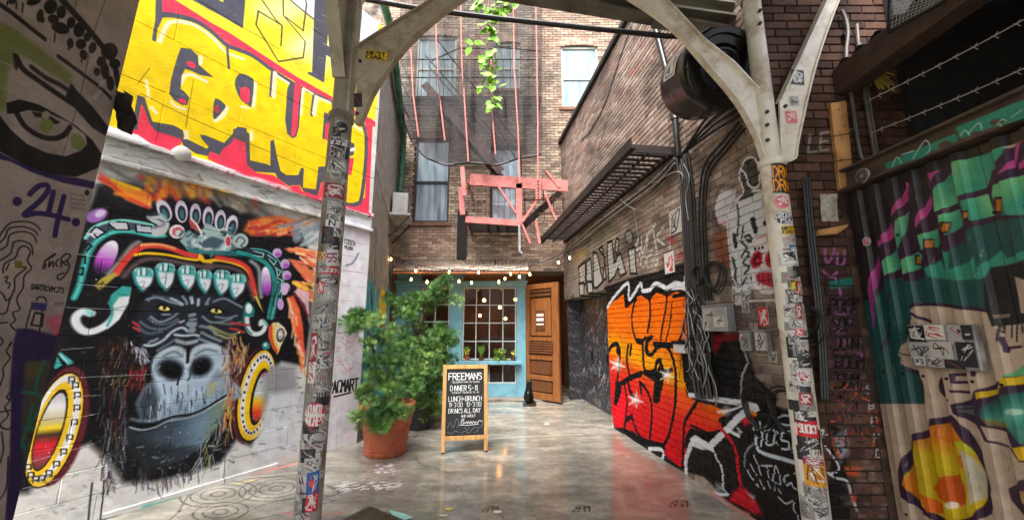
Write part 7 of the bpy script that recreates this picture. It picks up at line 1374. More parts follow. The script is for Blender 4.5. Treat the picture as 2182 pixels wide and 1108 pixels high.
def patch(cx, cy, r, a0, a1, z0, z1, idx, parent, off=.0025, rot=0, round_=False):
    """a sticker wrapped round a post: angles from the side facing the alley mouth (-Y)"""
    n = 6; u0, v0, u1, v1 = uvcell(idx); V_, UVs = [], []
    if round_:
        V_.append((.5, .5)); k = 22; rr_ = (.12, .24, .36, .5)
        for q_ in rr_: V_ += [(.5 + q_ * math.cos(2 * math.pi * j / k), .5 + q_ * math.sin(2 * math.pi * j / k)) for j in range(k)]
        fs = [(0, 1 + j, 1 + (j + 1) % k) for j in range(k)] + [(1 + i * k + j, 1 + (i + 1) * k + j, 1 + (i + 1) * k + (j + 1) % k, 1 + i * k + (j + 1) % k) for i in range(3) for j in range(k)]
    else:
        V_ = [(i / n, j) for j in (0, 1) for i in range(n + 1)]; fs = [(i, i + 1, n + 2 + i, n + 1 + i) for i in range(n)]
    P = []
    for (s_, t_) in V_:
        s2 = .5 + (s_ - .5) * math.cos(rot) - (t_ - .5) * math.sin(rot); t2 = .5 + (s_ - .5) * math.sin(rot) + (t_ - .5) * math.cos(rot)
        a = a0 + (a1 - a0) * s2; P.append((cx + (r + off) * math.sin(a), cy - (r + off) * math.cos(a), z0 + (z1 - z0) * t2))
    me = bpy.data.meshes.new('sticker'); me.from_pydata(P, [], fs); l = me.uv_layers.new(name='UVMap')
    for f in me.polygons:
        for li in f.loop_indices: s_, t_ = V_[me.loops[li].vertex_index]; l.data[li].uv = (u0 + (u1 - u0) * s_, v0 + (v1 - v0) * t_)
    me.materials.append(M_STK); o = bpy.data.objects.new('sticker', me); COL.objects.link(o); adopt(o, parent); return o
def flat_sticker(pl, u, v, w_, h_, idx, parent, off=.004, rot=0., m=None, name='sticker'):
    c_, s_ = math.cos(rot), math.sin(rot); u0, v0, u1, v1 = uvcell(idx); P = [pl.pt(u + a * c_ - b_ * s_, v + a * s_ + b_ * c_, off) for a, b_ in ((-w_ / 2, -h_ / 2), (w_ / 2, -h_ / 2), (w_ / 2, h_ / 2), (-w_ / 2, h_ / 2))]
    return uvquad(name, P, m or M_STK, parent, ((u0, v0), (u1, v0), (u1, v1), (u0, v1)))

# ---------------------------------------------------------------- canopy posts with curved brackets
YP = 2.8; RP = .083
def py_z(px, py): return float(at_y(px, py, YP)[2])
def arm(t, outer, inner, m, thick=.022, flange=.085):
    """plate bracket in the plane of the arch: outer = straight upper edge, inner = curved lower edge"""
    O = [at_y(x, y, YP) for x, y in outer]; I = [np.array(q) for q in (at_y(x, y, YP) for x, y in spl(inner, 4))]
    b = MB(); b.prism([q - np.array([0, thick / 2, 0]) for q in O + I[::-1]], (0, thick, 0)); ob = b.build('bracket', m, t)
    for ed, nm in ((O, 'top_flange'), (I, 'curved_flange')):
        b = MB()
        w0 = flange if nm == 'top_flange' else flange * .75
        for i, q in enumerate(ed):
            d = ed[min(i + 1, len(ed) - 1)] - ed[max(i - 1, 0)]; d /= np.linalg.norm(d); nrm = np.array([-d[2], 0, d[0]]); 
            for yy in (-w0 / 2, w0 / 2):
                for k in (-.006, .006): b.v.append(tuple(q + np.array([0, yy, 0]) + nrm * k))
        for i in range(len(ed) - 1):
            a = i * 4; c = a + 4; b.f += [(a, a + 2, c + 2, c), (a + 1, c + 1, c + 3, a + 3), (a, c, c + 1, a + 1), (a + 2, a + 3, c + 3, c + 2)]
        b.f += [(0, 1, 3, 2), tuple(len(b.v) - 4 + k for k in (0, 2, 3, 1))]; b.build(nm, m, ob)
    return ob
xL = float(at_y(655, 1108, YP)[0]) + .0; xR = float(at_y(1740, 1108, YP)[0])
PO = []
for nm_, x, m, lab in (('L', xL, STEEL_G, 'grey sticker covered canopy post in front of the gorilla mural'), ('R', xR, STEEL, 'cream sticker covered canopy post against the right brick wall')):
    t = thing('canopy_post', lab, 'post', (x, YP, 0), 'steel canopy posts'); PO.append(t)
    zc = py_z(720, 248) if nm_ == 'L' else py_z(1665, 345)
    b = MB(); b.tube([(x, YP, 0), (x, YP, zc)], RP, 22); b.build('shaft', m if nm_ == 'L' else STEEL, t, smooth=True)
    b = MB(); b.tube([(x, YP, zc), (x, YP, 4.62)], RP * .9 if nm_ == 'L' else RP * .8, 20); b.build('upper_shaft', STEEL_G if nm_ == 'L' else STEEL, t, smooth=True)
    b = MB(); b.lathe((x, YP, zc), [(RP, -.05), (RP + .012, -.045), (RP + .014, -.005), (RP + .004, .012), (RP * .78, .014)], 22); b.build('collar', STEEL_G if nm_ == 'L' else STEEL, t, smooth=True)
    b = MB(); b.box((x - .16, YP - .16, 0.0), (x + .16, YP + .16, .02)); b.build('base_plate', DARKST, t)
    b = MB(); b.lathe((x, YP, 4.42), [(RP, -.12), (RP + .05, 0), (RP + .06, .1), (RP + .06, .2)], 8); b.build('capital', STEEL, t)
tL, tR = PO
STEEL_M = mat('post_beige', (178, 168, 146), .5, var=.18, scale=5, bs=.15, dirt=(128, 112, 92), dscale=4)
arm(tL, [(763, 105), (821, 68), (931, 0), (1060, -95)], [(758, 262), (770, 260), (793, 206), (821, 160), (868, 99), (915, 54), (985, 0), (1090, -60), (1160, -90)], STEEL_M)
# the bracket that runs towards the alley mouth, and the stiffener above the collar
zt_ = py_z(735, 0); b = MB(); b.prism([(xL - .011, YP - .08, 3.55), (xL - .011, YP - .55, 4.62), (xL - .011, YP - .07, 4.62)], (.022, 0, 0)); o = b.build('bracket', STEEL_M, tL); b = MB(); b.prism([(xL - .05, YP - .085, 3.53), (xL - .05, YP - .56, 4.62), (xL - .05, YP - .575, 4.62), (xL - .05, YP - .10, 3.53)], (.1, 0, 0)); b.build('top_flange', STEEL_M, o)
b = MB(); b.box((xL + .045, YP - .05, py_z(745, 250)), (xL + .075, YP + .05, 4.55)); b.build('stiffener', STEEL_M, tL)
arm(tR, [(1636, 222), (1560, 140), (1495, 89), (1412, 0), (1330, -80)], [(1646, 348), (1627, 338), (1610, 290), (1568, 215), (1495, 129), (1433, 61), (1357, 6), (1290, -30), (1200, -75)], STEEL)
arm(tR, [(1660, 216), (1700, 130), (1760, 0), (1800, -80)], [(1662, 348), (1690, 340), (1697, 300), (1734, 142), (1785, 0), (1830, -80)], STEEL)
for (px, py) in ((1618, 25), (1618, 52), (1633, 240), (1633, 268), (1634, 300), (1672, 228)):
    q = at_y(px, py, YP - .075); b = MB(); b.tube([q, q - np.array([0, .018, 0])], .014, 6); b.build('bolt', DARKST, tR)
for (px, py) in ((768, 132), (762, 243)): q = at_y(px, py, YP - .012); b = MB(); b.tube([q, q - np.array([0, .016, 0])], .013, 6); b.build('bolt', RUST, tL)
def wrap(t, x, lst, rnd):
    for (px, py, w_, h_, idx, rd) in lst:
        c = at_y(px, py, YP - RP); d = c[1] * math.cos(PITCH) + (c[2] - CZ) * math.sin(PITCH); k = d / F; dx = max(-.95, min(.95, (c[0] - x) / RP)); a = math.asin(dx) ; hw = min(1.5, w_ * k / 2 / RP); base = math.atan2(x, YP)
        patch(x, YP, RP, a - hw, a + hw, c[2] - h_ * k / 2, c[2] + h_ * k / 2, idx, t, off=(.0032 if idx < 24 else .002) + .0012 * rnd.random(), rot=rnd.uniform(-.06, .06), round_=rd)
rl = random.Random(4)
LL = [(727, 270, 22, 26, 35, True), (722, 300, 34, 18, 8, False), (722, 322, 42, 30, 7, False), (719, 352, 40, 24, 12, False), (712, 405, 44, 32, 9, False), (712, 440, 30, 26, 24, False), (709, 468, 28, 30, 8, False), (703, 500, 36, 40, 27, False), (706, 548, 22, 36, 11, False), (686, 545, 18, 18, 17, False), (700, 575, 40, 16, 10, False), (696, 598, 46, 12, 14, False), (684, 612, 14, 26, 13, False), (703, 625, 30, 26, 30, False), (690, 655, 40, 24, 31, False), (684, 685, 44, 30, 33, False), (690, 722, 40, 36, 36, False), (668, 740, 16, 60, 9, False), (690, 765, 36, 34, 37, False), (664, 790, 16, 50, 21, False), (676, 815, 34, 40, 40, False), (669, 884, 42, 50, 6, True), (663, 940, 48, 46, 41, False), (656, 985, 46, 36, 43, False), (664, 1030, 24, 44, 16, False), (640, 1040, 22, 50, 44, False), (662, 1070, 24, 40, 13, False), (646, 1098, 34, 26, 45, False), (735, 360, 20, 30, 28, False), (680, 850, 30, 22, 46, False)]
wrap(tL, xL, [(731 - (py - 260) * .093 + rl.uniform(-14, 14), py, rl.uniform(16, 36), rl.uniform(14, 30), rl.randrange(24, 64), False) for py in range(266, 1110, 15)], rl); wrap(tL, xL, LL, rl)
RL = [(1666, 380, 36, 66, 0, False), (1668, 430, 30, 30, 1, True), (1672, 464, 34, 28, 2, True), (1682, 490, 30, 18, 3, False), (1685, 515, 30, 22, 26, False), (1684, 548, 34, 28, 4, False), (1690, 578, 22, 20, 25, False), (1690, 608, 18, 22, 23, False), (1700, 612, 12, 26, 13, False), (1699, 636, 34, 20, 14, False), (1690, 662, 30, 26, 32, False), (1702, 664, 12, 30, 9, False), (1700, 690, 26, 18, 12, False), (1704, 708, 16, 14, 13, False), (1706, 740, 48, 44, 38, False), (1710, 778, 34, 22, 29, False), (1714, 800, 24, 26, 18, False), (1712, 830, 30, 28, 39, False), (1718, 850, 22, 24, 9, False), (1704, 866, 30, 22, 34, False), (1712, 888, 24, 24, 5, False), (1724, 914, 38, 34, 10, False), (1728, 950, 44, 36, 42, False), (1736, 985, 40, 12, 9, False), (1740, 1010, 42, 50, 17, False), (1742, 1050, 48, 36, 47, False), (1748, 1085, 44, 40, 50, False), (1728, 1078, 24, 24, 51, False), (1694, 530, 24, 16, 15, False), (1720, 800, 18, 40, 52, False), (1738, 970, 20, 24, 53, False)]
wrap(tR, xR, [(1667 + (py - 345) * .098 + rl.uniform(-15, 15), py, rl.uniform(16, 34), rl.uniform(14, 30), rl.randrange(24, 64), False) for py in range(500, 1110, 13)], rl); wrap(tR, xR, RL, rl)
FP = Plane((0, YP - .0135, 0), (1, 0, 0), (0, 0, 1), (0, -1, 0))
for t, px, py, w_, h_, idx, rot in ((tL, 802, 119, 44, 20, 3, -.12), (tL, 763, 214, 16, 30, 27, .1), (tR, 1699, 165, 26, 32, 14, -.1), (tR, 1692, 215, 18, 20, 24, 0), (tR, 1686, 250, 22, 26, 1, 0)):
    u, v = FP.uv(px, py); k = 3.3 / F; flat_sticker(FP, u, v, w_ * k, h_ * k, idx, t, .002, rot)

# ---------------------------------------------------------------- canopy over the alley mouth
CN = thing('canopy', 'dark sheet metal canopy roof on grey steel beams over the alley mouth', 'canopy', (0, 1, 4.6))
ROOFM = mat('canopy_sheet', (98, 94, 88), .6, .2, var=.3, scale=4, dirt=(64, 54, 46)); BEAMG = mat('beam_grey_green', (112, 110, 98), .6, var=.25, scale=5, dirt=(76, 66, 56))
b = MB(); n = 90
for k in range(n + 1): x = -3.3 + 5.95 * k / n; d = .02 * (1 if k % 2 else -1); b.v += [(x, -3.6, 4.95 + d), (x, 2.96, 4.85 + d)]
for k in range(n): b.f.append((2 * k, 2 * k + 2, 2 * k + 3, 2 * k + 1))
b.build('roof_sheet', ROOFM, CN)
def beam_(name, a, c, w_, h_, m=BEAMG):
    b = MB(); a, c = np.array(a), np.array(c); b.bar(a + (0, 0, h_ / 2 - .012), c + (0, 0, h_ / 2 - .012), w_, .022); b.bar(a - (0, 0, h_ / 2 - .012), c - (0, 0, h_ / 2 - .012), w_, .022); b.bar(a, c, .016, h_ - .046); return b.build(name, m, CN)
e0, e1 = at_z(1121, -2, 4.45), at_z(1596, 77, 4.45); e0[2] = e1[2] = 4.53; beam_('edge_beam', e0 - (e1 - e0) * .9, e1 + (e1 - e0) * .06, .14, .16)
q0, q1 = at_z(1300, -8, 4.6), at_z(1640, 40, 4.6); beam_('edge_beam', q0, q1, .12, .16)
b = MB(); b.bar(at_z(1395, 46, 4.44), at_z(1520, 66, 4.44), .16, .012); b.build('splice_plate', STEEL_G, CN)
for y in (-3.1, -1.6, -.2, 1.2, 2.3): beam_('purlin', (-3.2, y, 4.74), (2.55, y, 4.74), .09, .16)
beam_('edge_beam', (xL, -2.4, 4.7), (xL, 2.75, 4.7), .12, .2); beam_('edge_beam', (xR, -2.4, 4.7), (xR, 2.75, 4.7), .12, .2)
# wire mesh panel at the shed edge
b = MB()
for i in range(26):
    u = i / 25
    for (A_, B_) in (((1895, 0), (1990, 0)), ):
        pass
WM_ = [at_x(1893, 70, 2.62), at_x(1900, -60, 2.62), at_x(2060, -60, 2.62), at_x(2010, 5, 2.62)]
for i in range(15):
    s_ = i / 14; a = WM_[0] + (WM_[3] - WM_[0]) * s_; c = WM_[1] + (WM_[2] - WM_[1]) * s_; b.tube([a, c], .0022, 4, False); a = WM_[0] + (WM_[1] - WM_[0]) * s_; c = WM_[3] + (WM_[2] - WM_[3]) * s_; b.tube([a, c], .0022, 4, False)
t = thing('wire_mesh_panel', 'galvanised wire mesh panel under the shed roof edge', 'mesh panel', WM_[0]); b.build('wires', WIREG, t); b = MB(); 
for i in range(4): b.bar(WM_[i], WM_[(i + 1) % 4], .016, .016)
b.build('frame', DARKST, t)

# overhead cable
pts = [at_y(px, py, 3.25) for px, py in ((560, -70), (770, -2), (900, 20), (1060, 40), (1250, 60), (1420, 78), (1540, 80), (1620, 92), (1680, 130))]
b = MB(); b.tube(pts, .024, 8); b.tube([p_ + np.array([0, .03, .02 + .012 * math.sin(i * 2)]) for i, p_ in enumerate(pts)], .014, 6); tag(b.build('overhead_cable', BLACKR, smooth=True), 'thick black cable bundle crossing the alley under the canopy', 'cable')

# black exhaust drum on the right wall
DD = thing('exhaust_drum', 'large glossy black drum mounted high on the right wall behind the bracket', 'drum', (1.80, 3.1, 3.78))
c0, c1 = np.array([1.79, 2.93, 3.78]), np.array([1.76, 3.4, 3.93]); ax = (c1 - c0) / np.linalg.norm(c1 - c0); DRUM = mat('drum_black', (16, 16, 17), .25, var=.3, scale=4, bs=.04, dirt=(44, 36, 30), dscale=4)
aX = np.cross(ax, [0, 0, 1.0]); aX /= np.linalg.norm(aX); aZ = np.cross(aX, ax); R = .34
def turned(name, seq, m, n=40):
    b = MB(); k = len(seq)
    for s_, r in seq: b.v += [tuple(c0 + ax * s_ + (aX * math.cos(a) + aZ * math.sin(a)) * r) for a in np.linspace(0, 2 * math.pi, n + 1)[:-1]]
    for i in range(k - 1): b.f += [(i * n + j, i * n + (j + 1) % n, (i + 1) * n + (j + 1) % n, (i + 1) * n + j) for j in range(n)]
    return b.build(name, m, DD, smooth=True)
turned('body', [(.05, .005), (.05, R * .55), (.0, R * .58), (.0, R * .78), (-.02, R * .8), (-.02, R * .93), (.0, R), (.05, R + .012), (.08, R), (.44, R), (.48, R * .97), (.49, R * .9), (.49, .005)], DRUM); turned('inner_ring', [(.0, R * .4), (-.012, R * .42), (-.012, R * .47), (.0, R * .5)], BLACKP)
b = MB(); b.bar(c0 + np.array([.2, .2, .2]), np.array([2.14, 3.13, 4.05]), .05, .03); b.bar(c0 + np.array([.2, .2, -.2]), np.array([2.14, 3.13, 3.5]), .05, .03); b.build('wall_bracket', DARKST, DD)
st2 = Canvas(None, 0, 1, 0, 1, 64, (220, 218, 212)); 
st2.st([(.08, .5), (.2, .88), (.8, .92), (.93, .5), (.8, .1), (.2, .1), (.08, .5)], .05, (40, 40, 44), sp=False); st2.po([(.2, .25), (.35, .6), (.5, .8), (.45, .5), (.55, .2)], (70, 74, 80)); st2.po([(.55, .8), (.8, .7), (.75, .35), (.62, .5)], (90, 94, 98)); st2.el(.62, .75, .06, .06, (40, 40, 44)); IM['badge'] = image_of(st2, 'badge')
M_BADGE = uvmat('badge_print', IM['badge'], .4)
def drum_sticker():
    n = 5; V_, fs = [], []; a0, a1 = 2.5, 3.2
    for j in range(n + 1):
        for i in range(n + 1):
            a = a0 + (a1 - a0) * j / n; s_ = .16 + .22 * i / n; r = R + .003; V_.append(tuple(c0 + ax * s_ + (aX * math.cos(a) + aZ * math.sin(a)) * r))
    me = bpy.data.meshes.new('sticker'); me.from_pydata(V_, [], [(j * (n + 1) + i, j * (n + 1) + i + 1, (j + 1) * (n + 1) + i + 1, (j + 1) * (n + 1) + i) for j in range(n) for i in range(n)]); l = me.uv_layers.new(name='UVMap')
    for f in me.polygons:
        for li in f.loop_indices: vi = me.loops[li].vertex_index; l.data[li].uv = (1 - (vi % (n + 1)) / n, 1 - (vi // (n + 1)) / n)
    me.materials.append(M_BADGE); o = bpy.data.objects.new('sticker', me); COL.objects.link(o); adopt(o, DD)
drum_sticker()

# ---------------------------------------------------------------- rusty slatted walkway on the right wall
GW = thing('slatted_walkway', 'rusty steel slatted walkway bracketed to the right brick wall', 'walkway', PR.pt(4, 3.7, 0))
u0 = PR.uv(1440, 320)[0]; v_ = 3.72; u1 = 6.35; wd = .64
b = MB(); b.slab(PR, u0 - .15, u1, v_ - .09, v_ + .05, wd - .012, wd); b.slab(PR, u0 - .15, u1, v_ - .09, v_ - .078, wd - .06, wd); b.build('edge_channel', RUST, GW)
b = MB(); b.slab(PR, u0, u1, v_ - .06, v_ + .02, .004, .04); b.build('wall_angle', RUST, GW)
k = 0; u = u0
while u < u1 - .1:
    b2 = MB(); b2.slab(PR, u, u + .07, v_ - .014, v_, .042, wd - .014); b2.build('slat', RUST, GW); u += .135
for nn_ in (.045, .33, wd - .03): b = MB(); b.slab(PR, u0, u1, v_ - .05, v_ - .021, nn_ - .012, nn_ + .012); b.build('bearer', RUST, GW)
b = MB(); b.slab(PR, u0 - .02, u0 + .0, v_ - .07, v_ + .03, .01, wd - .015); b.build('end_bar', RUST, GW)
for uu in (u0 + 1.6,):
    a = PR.pt(uu, v_ + 1.0, .01); c = PR.pt(uu, v_ + .03, wd - .03); b = MB(); b.tube([a, c], .006, 6); b.build('tie_rod', DARKST, GW)

# ---------------------------------------------------------------- pink fire escape frame, balcony, stair, net
PK = thing('pink_balcony_frame', 'salmon pink primed steel frame of the lower fire escape', 'fire escape', (0, 8.6, 4.0))
YB = 8.5; STP_ = mat('faded_primer', (120, 70, 66), .65, var=.3, scale=6, dirt=(70, 44, 40))
def pbar(name, a, c, w_, h_, y=YB, m=PINK, parent=None, y2=None): b = MB(); b.bar(at_y(*a, y), at_y(*c, y if y2 is None else y2), w_, h_); return b.build(name, m, parent or PK)
pbar('top_beam', (1001, 383), (1210, 397), .05, .27); pbar('bottom_beam', (992, 468), (1108, 476), .06, .14); pbar('post', (1106, 392), (1106, 478), .14, .05)
pbar('post', (985, 356), (990, 418), .10, .06, 8.3); pbar('post', (982, 400), (986, 458), .12, .05, 8.45); pbar('strut', (1112, 474), (1150, 420), .09, .06); pbar('bracket_plate', (1147, 380), (1147, 425), .12, .03, 8.44)
pbar('strut', (1060, 395), (1100, 455), .07, .05); pbar('post', (1112, 478), (1130, 520), .1, .05, 8.4); pbar('brace', (1163, 365), (1192, 400), .09, .06, 8.5); pbar('brace', (1160, 410), (1185, 470), .06, .05, 8.3); pbar('brace', (1142, 470), (1150, 520), .06, .05, 8.3)
zl = float(at_y(1050, 470, YB)[2]); zu = float(at_y(1050, 386, YB)[2]); x0_, x1_ = float(at_y(995, 470, YB)[0]), float(at_y(1106, 470, YB)[0])
for k in range(11): y = YB + .08 + .085 * k; b = MB(); b.box((x0_, y, zl - .05), (x1_, y + .045, zl - .035)); b.build('floor_slat', RUST, PK)
for x in (x0_, x1_):
    for z, h in ((zl, .1), (zu, .1)): b = MB(); b.bar((x, YB + .03, z), (x, 9.49, z), .04, h); b.build('side_beam', PINK, PK)
for x in np.linspace(x0_ + .08, x1_ - .08, 9): b = MB(); b.tube([(x, YB + .01, zl + .07), (x, YB + .01, zu - .13)], .009, 5); b.build('baluster', STP_, PK)
xw = float(at_y(1210, 397, YB)[0])
for z in (zu - .35, zu - .7): b = MB(); b.bar((x1_, YB + .3, z), (xw, YB + .25, z), .03, .03); b.build('rail', STP_, PK)
b = MB(); b.bar((x1_ + .1, YB + .1, zl - .1), (xw - .1, YB + .6, zl + .9), .04, .16); b.build('strut', RUST, PK)
for x in np.linspace(x1_ + .12, xw - .1, 5): b = MB(); b.tube([(x, YB + .22, zu), (x + .03, YB + .26, zl + .1)], .012, 5); b.build('baluster', STP_, PK)
b = MB()
for k in range(6): q = at_y(1147, 386 + k * 7, 8.42); b.tube([q, q - np.array([0, .006, 0])], .02, 8)
b.build('bolt_hole', BLACKP, PK)
for px in (1040, 1060, 1080): b = MB(); b.bar(at_y(px, 478, YB), at_y(px + 2, 490, 9.45), .05, .05); b.build('bearer', RUST, PK)
b = MB(); b.tube([at_y(1107, 480, 8.45), at_y(1107, 535, 8.45), at_y(1112, 540, 8.45)], .03, 8); tag(b.build('downpipe', mat('grey_pvc', (150, 152, 154), .4), smooth=True), 'short grey drain pipe under the pink frame', 'pipe')
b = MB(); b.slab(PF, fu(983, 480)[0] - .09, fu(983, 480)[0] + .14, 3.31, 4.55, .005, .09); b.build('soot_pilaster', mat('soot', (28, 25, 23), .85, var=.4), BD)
# dark fire escape above
FE = thing('fire_escape', 'dark iron fire escape balcony and stair on the tenement wall behind the net', 'fire escape', (-.6, 9.0, 7.1))
zf_ = float(at_y(1000, 206, 8.62)[2]); xl_, xr_ = float(at_y(850, 206, 8.62)[0]), float(at_y(1152, 206, 8.62)[0])
for k in range(14): y = 8.62 + .066 * k; b = MB(); b.box((xl_, y, zf_), (xr_, y + .03, zf_ + .012)); b.build('slat', DARKST, FE)
for x in np.linspace(xl_, xr_, 5): b = MB(); b.box((x - .02, 8.6, zf_ - .06), (x + .02, 9.49, zf_ - .002)); b.build('bearer', DARKST, FE)
for z in (.5, 1.0): b = MB(); b.tube([(xl_, 9.48, zf_ + z), (xl_, 8.6, zf_ + z), (xr_, 8.6, zf_ + z), (xr_, 9.48, zf_ + z)], .017, 6); b.build('rail', DARKST, FE)
for x in np.linspace(xl_, xr_, 20): b = MB(); b.tube([(x, 8.6, zf_), (x, 8.6, zf_ + 1.0)], .008, 5); b.build('baluster', DARKST, FE)
STP = mat('stair_primer', (120, 84, 80), .6, var=.3, scale=6, dirt=(70, 56, 54))
s0, s1 = at_y(907, 188, 8.95), at_y(1068, 372, 8.95)
for yy in (8.78, 9.22): b = MB(); o_ = np.array([0, yy - 8.95, 0]); b.bar(s0 + o_, s1 + o_, .02, .2); b.build('stringer', STP, FE)
for k in range(1, 13): q = s0 + (s1 - s0) * k / 13; b = MB(); b.box((q[0] - .1, 8.8, q[2] - .01), (q[0] + .1, 9.2, q[2] + .012)); b.build('tread', DARKST, FE)
for yy in (8.78, 9.22): b = MB(); o_ = np.array([0, yy - 8.95, .8]); b.tube([s0 + o_, s1 + o_], .015, 6); b.build('handrail', DARKST, FE)
for a, c in (((932, 86), (1100, 300)), ((920, 130), (980, 103)), ((1052, 100), (1150, 110)), ((980, 103), (1052, 105)), ((1060, 270), (1100, 340)), ((1010, 230), (1080, 330))): b = MB(); b.tube([at_y(*a, 8.7), at_y(*c, 8.7)], .02, 6); b.build('brace', DARKST, FE)
# debris net with pink ropes
NETM, tn, bn = newmat('debris_net'); bn.inputs["Base Color"].default_value = (*lin((52, 50, 51)), 1); bn.inputs["Roughness"].default_value = .9; trn = nn(tn, "ShaderNodeBsdfTransparent"); mxn = nn(tn, "ShaderNodeMixShader"); nf = ramp(tn, noise(tn, pos(tn), 2.2, 4), [(.3, (.46,) * 3), (.7, (.74,) * 3)]); tn.links.new(nf, mxn.inputs[0]); tn.links.new(trn.outputs[0], mxn.inputs[1]); tn.links.new(bn.outputs[0], mxn.inputs[2]); tn.links.new(mxn.outputs[0], tn.nodes["Material Output"].inputs[0])
NT = thing('debris_net', 'sagging black debris net hung with pink ropes in front of the fire escape', 'net', at_y(1000, 350, 8.3))
b = MB(); nu, nv = 36, 30
low = [(850, 215), (870, 290), (905, 335), (950, 352), (1000, 345), (1060, 352), (1110, 335), (1150, 330), (1160, 325)]
lowx = [q[0] for q in low]; lowy = [q[1] for q in low]
for j in range(nv + 1):
    for i in range(nu + 1):
        px = 852 + (1156 - 852) * i / nu; ylo = np.interp(px, lowx, lowy); py = -120 + (ylo + 120) * j / nv; y = 8.28 + .10 * math.sin(i * .9 + j * .12) + .05 * math.sin(i * 2.3 + 1 + j * .3); b.v.append(tuple(at_y(px, py, y)))
for j in range(nv):
    for i in range(nu): a = j * (nu + 1) + i; b.f.append((a, a + 1, a + nu + 2, a + nu + 1))
b.build('net_sheet', NETM, NT, smooth=True)
b = MB(); b.tube([at_y(px, np.interp(px, lowx, lowy) + 1, 8.27) for px in range(852, 1157, 12)], .022, 6); b.build('net_hem', BLACKR, NT, smooth=True)
ROPE = mat('pink_rope', (216, 122, 112), .7, var=.2, scale=10)
for P in ([(876, -80), (875, 90), (880, 200), (892, 292)], [(928, -80), (930, 90), (936, 200), (948, 300)], [(980, -80), (984, 130), (992, 250), (998, 345)], [(1046, 120), (1048, 240), (1056, 330)], [(1092, -80), (1096, 150), (1104, 280), (1108, 390)], [(1140, -80), (1144, 120), (1146, 260), (1146, 385)]): b = MB(); b.tube([at_y(*q, 8.2) for q in P], .017, 6); b.build('rope', ROPE, NT, smooth=True)
for P in ([(985, 340), (1010, 385), (1060, 400)], [(1100, 395), (1120, 440), (1110, 470)]): pass

# hanging vine
VN = thing('hanging_vine', 'bright green leafy vine hanging down in front of the debris net', 'vine', at_y(1052, 225, 4.6))
YV = 4.6; vp = [at_y(px, py, YV) for px, py in ((1048, -60), (1042, 10), (1050, 60), (1036, 100), (1046, 140), (1040, 180), (1050, 226))]
b = MB(); b.tube(vp, [.016, .015, .013, .011, .009, .007, .004], 6); b.build('stem', mat('vine_stem', (120, 84, 66), .7), VN)
VL = mat('vine_leaf', (120, 176, 30), .5, var=.35, scale=14, bs=0); rv = random.Random(2)
def leaf(c, d, nrm, l):
    d = d / np.linalg.norm(d); s_ = np.cross(d, nrm); s_ /= np.linalg.norm(s_) + 1e-6; nn_ = np.cross(s_, d); b = MB()
    pr = [(0, 0), (.25, .34), (.55, .42), (.8, .2), (1, 0)]
    L_ = [c + d * l * t + s_ * l * w_ + nn_ * l * .12 * w_ for t, w_ in pr[1:-1]]; R_ = [c + d * l * t - s_ * l * w_ + nn_ * l * .12 * w_ for t, w_ in pr[1:-1]]; M_ = [c + d * l * t - nn_ * l * .06 for t, _ in pr[1:-1]]
    b.v = [tuple(q) for q in [c, *L_, *R_, *M_, c + d * l]]; b.f = [(0, 7, 1), (0, 4, 7), (1, 7, 8, 2), (4, 5, 8, 7), (2, 8, 9, 3), (5, 6, 9, 8), (3, 9, 10), (6, 10, 9)]; return b
cl_ = [(1020, 8, 9), (1050, 12, 10), (1078, 14, 9), (1062, 30, 7), (1035, 40, 5), (1010, 96, 5), (1040, 58, 6), (1052, 72, 6), (1046, 82, 5), (1042, 110, 5), (1034, 130, 5), (1050, 140, 5), (1044, 165, 7), (1056, 176, 6), (1030, 180, 4), (1050, 205, 7), (1054, 222, 5), (1090, 6, 6)]
for px, py, n in cl_:
    c = at_y(px, py, YV)
    for _ in range(n): a = rv.uniform(0, 6.28); d = np.array([math.cos(a), rv.uniform(-.6, .6), -.5 + .7 * math.sin(a)]); q = c + np.array([rv.uniform(-.05, .05), rv.uniform(-.06, .06), rv.uniform(-.05, .05)]); leaf(q, d, np.array([rv.uniform(-.5, .5), -1, rv.uniform(.2, .9)]), rv.uniform(.085, .15)).build('leaf', VL, VN)

# ---------------------------------------------------------------- air conditioner on the stucco wall
q = PLF.hit(834, 470); u = PLF.uv(834, 470)[0]; z = float(q[2]); AC = thing('air_conditioner', 'white window air conditioner on a steel wall bracket', 'air conditioner', q)
b = MB(); b.slab(PLF, u - .5, u + .25, z + .03, z + .52, .05, .38); o = b.build('casing', WHITEP, AC, bevel=.02)
for k in range(7): b = MB(); b.slab(PLF, u - .45, u + .2, z + .08 + k * .055, z + .1 + k * .055, .381, .388); b.build('louvre', STEEL_G, o)
b = MB(); b.slab(PLF, u - .6, u + .3, z - .02, z + .025, .01, .45); b.build('shelf', WHITEP, AC)
for du in (-.5, .22): b = MB(); b.bar(PLF.pt(u + du, z - .03, .42), PLF.pt(u + du, z - .5, .01), .035, .035); b.build('strut', DARKST, AC)
b = MB(); b.tube([PLF.pt(u - 2.0, z + .02, .02), PLF.pt(u - .6, z - .05, .03), PLF.pt(u + .3, z - .05, .3)], .012, 6); b.build('conduit', WHITEP, AC)
